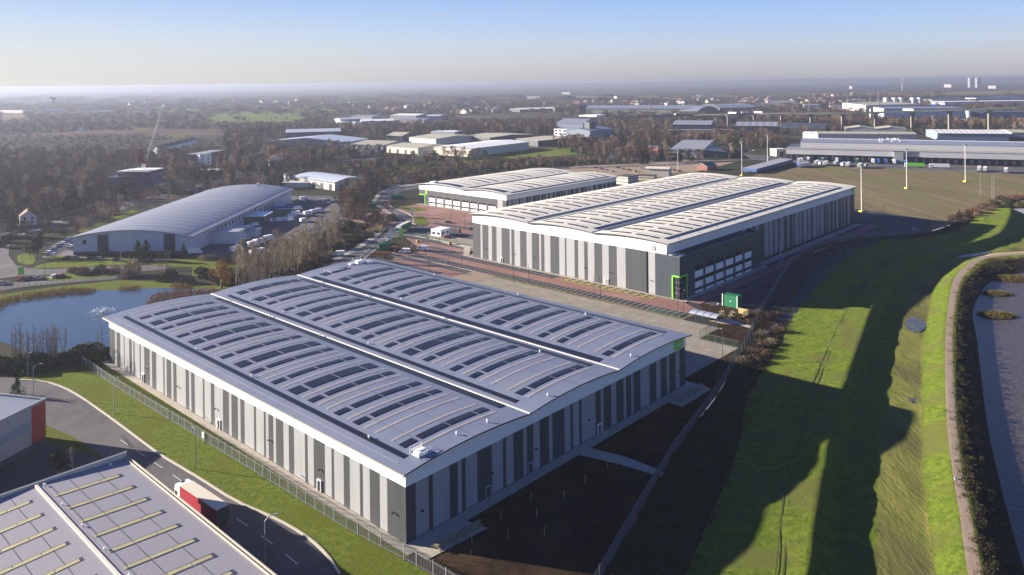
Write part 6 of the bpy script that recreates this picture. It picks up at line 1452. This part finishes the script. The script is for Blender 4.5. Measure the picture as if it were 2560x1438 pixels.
T['tall'] = [tree2('bare_tree',13,1.5,.12,16,1.8,'bark','twigp',.14,3,1.0,.022,4,3), tree2('bare_tree',14,1.7,.12,20,1.8,'bark','twigp',.15,3,1.0,.022,4,2), tree2('bare_tree',12,1.6,.1,18,1.7,'bark','twig',.13,3,1.0,.022,4,2)]
T['birch'] = [tree2('bare_tree',14,2.3,.15,26,1.5,'barkp','twigp',.17,4,1.2,.035,6,2), tree2('bare_tree',13,2.6,.2,30,1.2,'barkp','twigp',.18,4,1.2,.035,6,1), tree2('bare_tree',15,1.9,.12,30,2.0,'barkp','twigp',.16,4,1.1,.035,5,1)]
T['round'] = [tree2('bare_tree',10,4.2,.22,30,.55,'bark','twig',.22,5,1.4,.06,8), tree2('bare_tree',10.5,4.6,.25,32,.6,'bark','twigr',.24,5,1.4,.06,8), tree2('bare_tree',9,3.8,.2,28,.7,'bark','twigp',.2,5,1.3,.05,8)]
T['oak'] = [leafy('evergreen_tree', 4, 9, 'ever', 1500, .45), leafy('evergreen_tree', 3.5, 8, 'bramble', 1000, .55)]
T['pine'] = [leafy('conifer_tree', 5.2, 11, 'ever', 2400, .42, .05, shape='cone', clumps=18)]
T['willow'] = [leafy('willow_tree', 4.4, 12, 'gold', 1500, .5, .12)]
T['shrub'] = [shrub('bare_shrub', 2.6, 3.4, 'twig', 420, 1.5, .07, 60), shrub('bare_shrub', 3, 3, 'twigp', 420, 1.4, .07, 40)]
T['dark'] = [shrub('dark_shrub', 2.8, 3.2, 'bramble', 260, 1.0, .10, 420, 'ever'), shrub('dark_shrub', 2.4, 2.6, 'twig', 260, .9, .1, 300, 'bramble')]
T['russet'] = [shrub('russet_shrub', 3, 3, 'twigr', 480, 1.3, .09, 40)]
def plant(k, px, py, label, group=None, s=1, z=0, zz=None):
    p = T[k][int(RNG.integers(len(T[k])))]; x, y, _ = G(px, py, z); s *= RNG.uniform(.85, 1.15)
    place(p, (x, y, z), RNG.uniform(0, 6.28), label, group, (s, s, s*(zz or RNG.uniform(.9, 1.1))))
def inpoly(x, y, P):
    c = False; j = len(P)-1
    for i in range(len(P)):
        if (P[i][1] > y) != (P[j][1] > y) and x < (P[j][0]-P[i][0])*(y-P[i][1])/(P[j][1]-P[i][1])+P[i][0]: c = not c
        j = i
    return c
# lake near bank (left)
for px, py in ((38,898),(52,905),(66,912),(80,902),(93,915),(104,900),(118,912),(132,903),(146,912),(156,900),(44,908),(74,918),(99,908),(126,914),(140,918)): plant('tall', px, py, 'slender bare tree on the near lake bank at the left', 'slender bare trees on the near lake bank', .8)
plant('tall', 258, 893, 'bare tree beside the left end of the near warehouse', None, .75)
for i in range(34): px = RNG.uniform(-10, 268); plant('dark', px, 905+(.0 if px > 150 else 14)+RNG.uniform(-16, 16)-(px > 200)*14, 'dark bush in the thicket along the near lake bank', 'bushes of the thicket on the near lake bank', 1.1)
# north bank and scrub belt
plant('willow', 553, 722, 'golden brown willow on the far lake bank', None, .95)
for px, py in ((598,728),(622,722),(640,716),(655,712),(672,708),(690,700),(706,692),(722,684),(736,680),(752,672),(766,664),(612,716),(790,650),(606,722),(631,728),(648,724),(664,718),(681,712),(698,703),(714,697),(729,690),(745,684),(760,676),(775,668),(590,716),(806,640),(822,630),(838,618)): plant('birch', px, py, 'pale stemmed bare tree in the belt behind the near roof', 'pale stemmed trees behind the near roof', 1.2)
BELT = [(600,722),(565,708),(640,672),(740,640),(800,606),(860,572),(905,540),(960,530),(985,548),(962,572),(930,590),(890,612),(835,642),(800,672),(760,690),(690,712)]
n = 0
while n < 115:
    px, py = RNG.uniform(560, 985), RNG.uniform(530, 722)
    if inpoly(px, py, BELT): plant(('shrub','dark','shrub','dark','round')[n % 5], px, py, 'bush or small tree in the scrub belt beside the entrance road', 'scrub belt beside the entrance road', 1.1 if n % 5 < 4 else .7); n += 1
for i in range(16): plant('dark', RNG.uniform(385, 640), RNG.uniform(682, 712), 'dark bush on the far lake bank below the curved warehouse', 'dark bushes on the far lake bank', 1.1)
for i in range(12): plant('shrub', RNG.uniform(180, 292), RNG.uniform(676, 692), 'bare bush in the hedge between the two tracks', 'bare bushes of the hedge between the tracks', .9)
for i in range(9): plant('shrub', RNG.uniform(490, 640), RNG.uniform(640, 668), 'bare bush along the yard edge right of the small conifer', 'bare bushes along the yard edge', .9)
t_ = T['shrub'][1]; x, y, _ = G(328, 690); place(t_, (x, y, 0), 1, 'pale leaning clump of dead growth at the end of the track', None, (1.3,1.3,2.6)); x, y, _ = G(316, 694); place(t_, (x, y, 0), 2, 'smaller pale dead clump at the foot of the leaning one', None, (1.2,1.2,1.2))
plant('pine', 345, 650, 'left of two big dark conifers before the curved warehouse', None, .95); plant('pine', 366, 652, 'right and taller of two big dark conifers before the curved warehouse', None, 1.05)
plant('pine', 458, 645, 'small spreading conifer by the warehouse corner', None, .62); plant('oak', 92, 645, 'round dark evergreen beside the packed car row', None, 1.25); plant('round', 75, 648, 'bare tree left of the round dark evergreen', None, .8)
plant('tall', 404, 672, 'narrow brown poplar left of a pair by the lamp post', None, .65); plant('tall', 416, 674, 'narrow brown poplar right of a pair by the lamp post', None, .7)
plant('round', 260, 640, 'small bare tree against the curved warehouse wall', None, .45)
for px, py, s in ((250,563,1),(228,574,.95),(205,586,.9),(285,548,1),(318,538,.85),(368,522,1.25),(392,515,1.1),(345,525,.8),(420,500,.9),(186,600,.7),(270,556,.9),(330,512,.9),(300,520,.9),(402,498,1)): plant('round', px, py, 'russet bare tree lining the main road left of the curved roof', 'bare trees lining the main road', s)
plant('oak', 145, 1188, 'small green tree in the shade between the two corner buildings', None, .62); plant('birch', 183, 1182, 'pale bare sapling beside the small green tree', None, .45); plant('pine', 44, 990, 'small dark conifer behind the red cornered building', None, .5)
for px, py in ((1895,790),(1915,800),(1940,790),(1905,840),(1925,860),(1895,870),(1880,880),(1945,830),(1860,905),(1885,905),(1905,890)): plant('shrub', px, py, 'straw coloured bush outside the palisade fence in sunlight', 'sunlit bushes outside the palisade fence', .75)
for i in range(26):
    px = RNG.uniform(2378, 2600); py = 560-(px-2378)*.42+RNG.uniform(-12, 12); plant('russet', px, max(py, 478), 'russet bush in the thicket at the far corner of the field', 'russet thicket at the far corner of the field', 1.0)
for i in range(8): plant('dark', RNG.uniform(2480, 2600), RNG.uniform(500, 522), 'dark bush behind the far end of the flood bank', 'dark bushes behind the far end of the flood bank', 1.2)
# ---------------------------------------------------------------- stuff: woods, scrub, reeds
def merged(name, pos, ex, mk, K, s, label, up=.55, spike=False, zoff=0):
    """one mass object: per plant K random leaf-sized faces inside an uneven dome"""
    pos = np.asarray(pos, float); ex = np.asarray(ex, float); n = len(pos)
    if n == 0: return
    u = RNG.normal(size=(n, K, 3)); u /= np.linalg.norm(u, axis=2, keepdims=True); u[:, :, 2] = u[:, :, 2]*.5+.5
    rad = RNG.uniform(.55, 1.05, size=(n, K, 1)); c = u*rad*ex[:, None, :]; c += RNG.normal(size=(n, 1, 3))*ex[:, None, :]*np.array([.12, .12, .08])
    # uneven outline: each plant has 3 lobes
    lob = RNG.normal(size=(n, 3, 3))*np.array([.35, .35, .18]); idx = RNG.integers(0, 3, size=(n, K)); c += np.take_along_axis(lob, idx[:, :, None].repeat(3, 2), 1)*ex[:, None, :]
    c[:, :, 2] = np.maximum(c[:, :, 2], .1)
    c += pos[:, None, :]; ss = (s if np.ndim(s) == 0 else np.asarray(s)[:, None, None])
    e = RNG.normal(size=(n, K, 3)); e /= np.linalg.norm(e, axis=2, keepdims=True); f = RNG.normal(size=(n, K, 3)); f /= np.linalg.norm(f, axis=2, keepdims=True)
    if spike: e = e*.25+np.array([0, 0, 1.]); f = f*.12
    elif name.endswith('woodland'): e = e*.75+np.array([0, 0, .55]); f = f*.45
    e *= ss*RNG.uniform(.5, 1.2, size=(n, K, 1)); f *= ss*RNG.uniform(.5, 1.0, size=(n, K, 1))
    V = np.stack([c+e, c+f, c-(e*.6 if not spike else e*.0)-f*(.4 if not spike else 1)], 2).reshape(-1, 3)
    me = bpy.data.meshes.new(name); N = len(V); me.vertices.add(N); me.vertices.foreach_set('co', V.ravel())
    me.loops.add(N); me.loops.foreach_set('vertex_index', np.arange(N)); me.polygons.add(N//3); me.polygons.foreach_set('loop_start', np.arange(0, N, 3))
    me.polygons.foreach_set('loop_total', np.full(N//3, 3)); me.materials.append(M[mk]); me.update(); me.validate()
    o = bpy.data.objects.new(name, me); COL.objects.link(o); return tag(o, label, 'vegetation', None, 'stuff')
def joined(name, parts):
    mb = MB(); ms = []
    for p, mk in parts:
        k = len(mb.v); mb.v += p.v; mb.f += [tuple(i+k for i in f) for f in p.f]; mb.m += [len(ms)]*len(p.f); ms.append(M[mk])
    me = bpy.data.meshes.new(name); me.from_pydata(mb.v, [], mb.f)
    for m_ in ms: me.materials.append(m_)
    me.polygons.foreach_set('material_index', mb.m); me.update(); return bpy.data.objects.new(name, me)
def leafgeo(rx, h, n, s, cone=False):
    mb = MB(); tb = MB().tube((0,0,0),(0,0,h*.5),.2,.1,n=4)
    cl = [(Vector((RNG.normal()*rx*.35*(not cone), RNG.normal()*rx*.35*(not cone), h*(.2+.7*i/7))), rx*(1-.85*i/7 if cone else RNG.uniform(.4,.65)), h*.16) for i in range(8)]
    for i in range(n):
        c, a, b = cl[i % 8]; v = rv(); p = c+Vector((v.x*a, v.y*a, v.z*b))*RNG.uniform(.6,1.05); e, f = rv()*s, rv()*s*.8; mb.tri(tuple(p+e), tuple(p+f), tuple(p-e*.6-f*.4))
    return tb, mb
def woodset(defs):
    c = bpy.data.collections.new('tree kinds')
    for d in defs:
        tb, tw = d[0]; c.objects.link(joined('tree_kind', [(tb, d[1]), (tw, d[2])]))
    return c
def g2(h, rx, base, nb, steep, tww, tl=1.5): return tree2('k', h, rx, base, nb, steep, 'bark', 'twig', .2, 4, tl, tww, 6, 1, geo=True)
NEARW = {'bare_woodland': woodset([(g2(10,4.4,.22,24,.55,.12),'bark','twig'),(g2(11,4.0,.2,24,.8,.11),'bark','twigr'),(g2(9,4.6,.25,24,.5,.13),'bark','twig'),(g2(12,3.4,.15,24,1.2,.1),'barkp','twigp')]),
 'mixed_woodland': woodset([(g2(9,4.2,.2,24,.7,.13),'bark','twig'),(leafgeo(3.8,8,420,.75),'bark','bramble'),(g2(10,3.8,.15,24,.9,.11),'bark','twigp')]),
 'evergreen_woodland': woodset([(leafgeo(3.8,9,480,.75),'bark','ever'),(leafgeo(3.4,11,420,.7,True),'bark','ever'),(leafgeo(4.2,8,480,.8),'bark','bramble')])}
def instanced(name, pos, ex, label, coll):
    """a wood as one object: tree kinds scattered on points by geometry nodes"""
    n = len(pos); me = bpy.data.meshes.new(name); me.from_pydata([tuple(p) for p in pos], [], [])
    sc = me.attributes.new('tree_scale', 'FLOAT_VECTOR', 'POINT'); sc.data.foreach_set('vector', np.array([[e[0]/3.9, e[1]/3.9, e[2]/10.0*1.0] for e in ex], float).ravel())
    ro = me.attributes.new('tree_turn', 'FLOAT_VECTOR', 'POINT'); ro.data.foreach_set('vector', np.stack([np.zeros(n), np.zeros(n), RNG.uniform(0, 6.28, n)], 1).ravel())
    o = bpy.data.objects.new(name, me); COL.objects.link(o); tag(o, label, 'vegetation', None, 'stuff')
    g = bpy.data.node_groups.new(name, 'GeometryNodeTree'); g.interface.new_socket('Geometry', in_out='INPUT', socket_type='NodeSocketGeometry'); g.interface.new_socket('Geometry', in_out='OUTPUT', socket_type='NodeSocketGeometry')
    gi, go = g.nodes.new('NodeGroupInput'), g.nodes.new('NodeGroupOutput'); ip = g.nodes.new('GeometryNodeInstanceOnPoints'); ci = g.nodes.new('GeometryNodeCollectionInfo')
    ci.inputs['Collection'].default_value = coll; ci.inputs['Separate Children'].default_value = True; ip.inputs['Pick Instance'].default_value = True
    def na(nm_):
        a = g.nodes.new('GeometryNodeInputNamedAttribute'); a.data_type = 'FLOAT_VECTOR'; a.inputs['Name'].default_value = nm_; return a.outputs['Attribute']
    g.links.new(gi.outputs[0], ip.inputs['Points']); g.links.new(ci.outputs[0], ip.inputs['Instance']); g.links.new(na('tree_turn'), ip.inputs['Rotation']); g.links.new(na('tree_scale'), ip.inputs['Scale'])
    rn = g.nodes.new('FunctionNodeRandomValue'); rn.data_type = 'INT'; rn.inputs['Max'].default_value = 9
    for i_ in rn.inputs:
        if i_.type == 'INT' and i_.name == 'Max': i_.default_value = 9
        if i_.type == 'INT' and i_.name == 'Min': i_.default_value = 0
    g.links.new([q for q in rn.outputs if q.type == 'INT'][0], ip.inputs['Instance Index'])
    g.links.new(ip.outputs[0], go.inputs[0]); md = o.modifiers.new('scatter', 'NODES'); md.node_group = g
    return o
EXC = [[(255,425),(395,425),(395,487),(255,487)],[(470,396),(565,396),(565,440),(470,440)],[(480,432),(550,432),(550,442),(480,442)],[(640,345),(870,345),(875,378),(660,378)],[(870,355),(970,355),(970,384),(870,386)],[(960,340),(1360,340),(1400,380),(1185,396),(960,390)],
 [(1380,320),(1535,320),(1535,360),(1380,356)],[(1665,366),(1825,366),(1825,400),(1665,397)],[(1610,370),(1650,370),(1650,390),(1610,390)],[(1670,310),(1840,310),(1840,340),(1670,340)],[(1835,318),(2070,318),(2070,336),(1835,334)],[(825,292),(1105,292),(1105,320),(825,320)],
 [(1935,375),(2600,340),(2600,440),(1935,420)],[(2100,320),(2275,320),(2275,340),(2100,340)],[(2335,325),(2530,325),(2530,355),(2335,355)],[(370,360),(475,340),(480,372),(375,392)],[(590,398),(660,390),(665,418),(590,424)],[(30,548),(80,548),(80,580),(30,580)],[(1140,283),(1400,283),(1400,302),(1140,302)],[(505,300),(560,280),(640,278),(750,283),(765,295),(730,307),(600,309),(530,308)],[(640,268),(760,264),(860,268),(870,277),(780,280),(700,278)],[(300,320),(380,322),(470,330),(460,343),(400,341),(340,330)],[(400,325),(560,326),(640,322),(700,320),(560,332),(470,336)],[(310,275),(420,270),(560,270),(560,277),(400,281)],[(0,284),(60,284),(70,300),(0,305)]]
def scatter(region, space, exc=True, jit=.5):
    P = [G(*p)[:2] for p in region]; xs = [p[0] for p in P]; ys = [p[1] for p in P]; out = []
    nx, ny = int((max(xs)-min(xs))/space)+1, int((max(ys)-min(ys))/space)+1
    for i in range(nx):
        for j in range(ny):
            x = min(xs)+(i+RNG.uniform(-jit, jit))*space; y = min(ys)+(j+RNG.uniform(-jit, jit))*space
            if not inpoly(x, y, P): continue
            if exc:
                px = 1280+FOC*x/y; py = PCY-(px-1280)*.01118+CAMH*FOC/y
                if any(inpoly(px, py, q) for q in EXC): continue
            out.append((x, y, 0))
    return out
def wood(region, space, h, r, K, s, exc=True):
    p = scatter(region, space, exc); k = RNG.uniform(.55, 1.3, size=len(p)); ex = np.stack([r*k*.85, r*k*.85, h*k*1.1], 1) if p else []
    for i, q in enumerate(p): t = RNG.random(); WD_[0 if t < .48 else (1 if t < .76 else 2)].append((q, ex[i], s, K))
WD_ = [[], [], []]
wood([(-80,400),(120,398),(340,398),(470,396),(590,392),(700,400),(840,396),(840,402),(700,437),(540,452),(430,470),(340,493),(190,534),(0,583),(-120,600)], 8.5, 9.5, 4.6, 70, 1.15)
wood([(-60,610),(-60,600),(150,566),(290,528),(300,540),(180,586),(120,606),(60,600),(0,625)], 9, 5, 3.5, 70, .9)
wood([(430,490),(560,465),(720,452),(735,466),(700,474),(560,478),(450,500)], 8, 7, 4, 70, 1.0)
wood([(560,330),(800,320),(1150,318),(1400,318),(1400,345),(1340,366),(1180,390),(1000,390),(840,396),(700,400),(560,390)], 12.5, 9, 5.5, 60, 1.6)
wood([(840,396),(1000,388),(1190,400),(1320,378),(1420,366),(1480,360),(1500,352),(1480,345),(1360,374),(1190,396),(1000,386),(860,391)], 9, 9, 4.6, 60, 1.2)
wood([(1380,352),(1540,352),(1660,340),(1940,345),(1960,372),(1830,372),(1830,396),(1880,398),(1700,408),(1560,404),(1480,396),(1380,372)], 11, 8.5, 4.8, 60, 1.4)
wood([(880,440),(950,428),(1050,418),(1300,402),(1500,396),(1500,412),(1330,420),(1190,434),(1040,460),(980,462),(950,478),(920,500),(900,480)], 7, 3.6, 3.4, 60, .9)
wood([(850,436),(905,432),(925,470),(935,500),(905,545),(862,562),(852,520)], 7.5, 6.5, 3.6, 60, .9)
wood([(720,452),(870,425),(1000,408),(1060,402),(1040,412),(900,432),(735,460)], 9, 7, 4, 60, .9)
wood([(1000,404),(1150,394),(1290,384),(1290,390),(1160,402),(1010,414)], 12, 7, 4, 60, .9)
wood([(1500,396),(1620,404),(1620,412),(1500,412)], 7, 3, 3, 50, .9)
wood([(1400,318),(1660,316),(1660,345),(1540,352),(1400,345)], 14, 8, 6, 50, 1.8)
wood([(1840,336),(2110,340),(2560,342),(2600,330),(2600,308),(2200,306),(1900,314),(1780,312),(1780,340)], 14, 8, 6, 50, 1.8)
wood([(-100,330),(200,326),(480,345),(560,352),(620,390),(470,396),(340,398),(-100,400)], 15, 2.6, 4.2, 36, 1.1)
wood([(-200,306),(500,312),(800,310),(1400,300),(2700,304),(2700,312),(1400,318),(560,332),(-200,330)], 17, 6.5, 6, 34, 2.4)
wood([(-300,282),(300,290),(840,288),(1500,278),(2700,276),(2700,304),(1400,300),(800,308),(500,310),(-200,304)], 30, 7.5, 10, 30, 5)
wood([(-500,262),(500,262),(1300,262),(2900,256),(2900,276),(1500,278),(840,286),(-300,281)], 52, 8.5, 18, 24, 10, False)
wood([(-900,244),(500,244),(1300,242),(3200,238),(2900,256),(1300,262),(-500,262)], 230, 12, 90, 18, 24, False)
for k_ in range(22):
    px_ = 300+k_*26; wood([(px_,279+(k_%3)*9),(px_+30,278+(k_%4)*8),(px_+30,279+(k_%4)*8),(px_,280+(k_%3)*9)], 14, 6, 7, 40, 2.2, False)
M['woodb'] = mat('far brown woods', (.13,.095,.075), (.085,.065,.052), rough=1, sc=.04, spec=.01, c3=(.15,.10,.075), sc3=.02)
M['woodg'] = mat('far olive woods', (.075,.068,.042), (.05,.048,.03), rough=1, sc=.04, spec=.01)
M['woode'] = mat('far evergreen woods', (.018,.028,.014), (.028,.036,.017), rough=1, sc=.04, spec=.01)
for (mk, nm, lb), L in zip((('woodb','bare_woodland','mass of bare brown winter trees spreading to the horizon'),('woodg','mixed_woodland','olive brown treetops mixed through the far woods'),('woode','evergreen_woodland','dark evergreen crowns scattered through the far woods')), WD_):
    for K in sorted({q[3] for q in L}):
        pass
    # one object per kind of wood: join the size classes
    big = [[], [], []]
    allp = []; 
    pos = [q[0] for q in L]; ex = [q[1] for q in L]; ss = [q[2] for q in L]
    # crowns nearer the camera get more faces
    nr = [i for i in range(len(L)) if pos[i][1] < 6000]; fr_ = [i for i in range(len(L)) if pos[i][1] >= 6000]
    K1, K2 = 85, 60
    merged(nm, [pos[i] for i in fr_], [ex[i] for i in fr_], mk, K2, [ss[i]*.5 for i in fr_], lb.replace('mass', 'distant mass').replace('olive', 'distant olive').replace('dark', 'distant dark'))
    instanced(nm, [pos[i] for i in nr], [ex[i] for i in nr], lb, NEARW[nm])
# scrub on the bank strip outside the fence and on the river side
pts, exs = [], []
for row in dense[::1]:
    a, b = row[0], row[1]
    for _ in range(int((b-a).length/2.2)+1):
        t = RNG.uniform(.03, .97); p = a.lerp(b, t)
        if RNG.random() < .8: pts.append((p.x+RNG.normal()*.6, p.y+RNG.normal()*1.6, -.1)); k = RNG.uniform(.5, 1.1); exs.append((1.5*k, 1.5*k, 1.0*k))
merged('scrub', pts, exs, 'bramble', 60, .3, 'dark scrub between the palisade fence and the grass bank', spike=False)
pts, exs = [], []
for i, row in enumerate(dense):
    a, m_, b = row[9], row[10], row[11]
    for _ in range(int((b-a).length/1.0)+2):
        t = RNG.uniform(.2, .95); p = a.lerp(m_, t*2) if t < .5 else m_.lerp(b, t*2-1)
        pts.append((p.x+RNG.normal()*.5, p.y+RNG.normal()*1.6, p.z-.15)); k = RNG.uniform(.35, 1.4)*(1.15-.4*t); exs.append((.9*k, .9*k, .75*k))
h_ = len(pts); o1 = [i for i in range(h_) if RNG.random() < .65]; o2 = sorted(set(range(h_))-set(o1))
merged('scrub', [pts[i] for i in o1], [exs[i] for i in o1], 'bramble', 46, .2, 'dark brambles on the river side of the path')
merged('scrub', [pts[i] for i in o2], [exs[i] for i in o2], 'twigb', 46, .24, 'pale dead growth along the river side of the path', spike=True)
# rough tussocks on the grass and meadow
for j0, j1, mk, K, sz_, dens, lb in ((1,3,'bank',10,.22,.9,'tufts of grass on the flood bank'),(5,6,'meadow',10,.26,.7,'rough tussocks on the wet meadow'),(6,7,'bank',10,.2,1.2,'tufts of grass on the path slope')):
    pts, exs = [], []
    for row in dense:
        a, b = row[j0], row[j1]
        for _ in range(int((b-a).length*dens)):
            t = RNG.uniform(0, 1)
            if j1-j0 == 2: p = a.lerp(row[j0+1], t*2) if t < .5 else row[j0+1].lerp(b, t*2-1)
            else: p = a.lerp(b, t)
            pts.append((p.x+RNG.normal()*.4, p.y+RNG.normal()*.8, p.z-.02)); exs.append((.5,.5,.22))
    merged('grass_tufts', pts, exs, mk, K, sz_, lb, spike=True)
# reeds round the lake
pts, exs = [], []
for reg in ([(0,776),(14,762),(60,752),(150,742),(235,730),(240,724),(180,724),(120,730),(60,738),(0,752),(-60,760),(-60,800)],[(366,765),(375,745),(400,735),(460,728),(540,726),(560,735),(520,748),(440,765),(380,775)],[(296,727),(300,721),(345,718),(360,722),(330,728)],[(425,722),(430,712),(470,710),(480,722)],[(195,737),(198,730),(230,729),(236,735)],[(130,890),(170,885),(215,865),(230,870),(200,892),(150,905)]):
    for p in scatter(reg, 1.3, False): pts.append(p); exs.append((.9,.9,RNG.uniform(.7,1.5)))
merged('reeds', pts, exs, 'reed', 26, .75, 'russet reeds fringing the lake', spike=True)
# mud islands with marsh grass in the river
M['marsh'] = mat('marsh grass', (.16,.14,.03), (.10,.09,.025), rough=1, sc=.5, spec=.02)
for i, (px, py, rx, ry, l) in enumerate(((2492,792,7,5,'largest grassy mud island in the river'),(2492,738,6,4,'grassy mud islet above the largest one'),(2530,700,9,6,'low grassy mud bank near the far river bend'),(2560,668,12,7,'grassy mud bank at the river bend by the right edge'))):
    x, y, _ = G(px, py, -2.6); t = thing('mud_island', l, 'island', (x, y, -2.3)); m = MB(); m.dome((0,0,-.2),rx,ry,1.1,nu=20,nv=5); m.build('mud', M['soil'], t)
    pts = []; 
    for _ in range(int(rx*ry*7)):
        a = RNG.uniform(0,6.28); q = math.sqrt(RNG.uniform(0,1))*.93; pts.append((rx*q*math.cos(a), ry*q*math.sin(a), -.2+1.1*math.sqrt(max(0,1-q*q))*.98))
    o = merged('marsh_grass', pts, [(.4,.4,.35)]*len(pts), 'marsh', 14, .35, None, spike=True); o.parent = t; del o['kind']; del o['category']
# distant hills
def hill(cx, cy, rx, ry, h, n=26, m='woodg'):
    mb = MB()
    for j in range(9):
        for i in range(n+1):
            u_, v_ = i/n*2-1, j/8*2-1; e = max(0, 1-u_*u_)*max(0, 1-v_*v_); z = h*(e**.8)*(1+.25*math.sin(u_*9+cx)*math.cos(u_*23))-1 if e > 0 else -1
            mb.v.append((cx+u_*rx, cy+v_*ry, z))
    for j in range(8):
        for i in range(n): a = j*(n+1)+i; mb.f.append((a,a+1,a+n+2,a+n+1)); mb.m.append(0)
    return tag(mb.build('hill', M[m], smooth=True), kind='structure')
hill(-9500, 15500, 7000, 2600, 66); hill(-2500, 17000, 6000, 2500, 62); hill(5200, 15500, 5200, 2500, 62); hill(1500, 12500, 2500, 1800, 40); hill(10500, 15000, 3500, 2000, 45)
hill(-620, 1330, 230, 70, 7, m='woodb')
def drop(o):
    for c in list(o.children): drop(c)
    bpy.data.objects.remove(o)
for p_ in [q for k in T for q in T[k]] + hp + list(cars.values()) + [van, bvan, trb, trw, trn, trg, lpg, lpd, lps, mast, bn, py_]:
    if p_.name not in FIRST: drop(p_)          # kinds that were not needed
# ---------------------------------------------------------------- air
hz = MB().box(-26000, 26000, -1000, 22000, -5, 84).build('haze', None or [])
hm = bpy.data.materials.new('haze'); hm.use_nodes = True; _t = hm.node_tree; _t.nodes.remove(_t.nodes['Principled BSDF'])
_v = _t.nodes.new('ShaderNodeVolumePrincipled'); _v.inputs['Color'].default_value = (.38,.42,.53,1); _v.inputs['Density'].default_value = 1.5e-4; _v.inputs['Anisotropy'].default_value = .35
_t.links.new(_v.outputs[0], _t.nodes['Material Output'].inputs['Volume']); hz.data.materials.clear(); hz.data.materials.append(hm); tag(hz, kind='stuff')
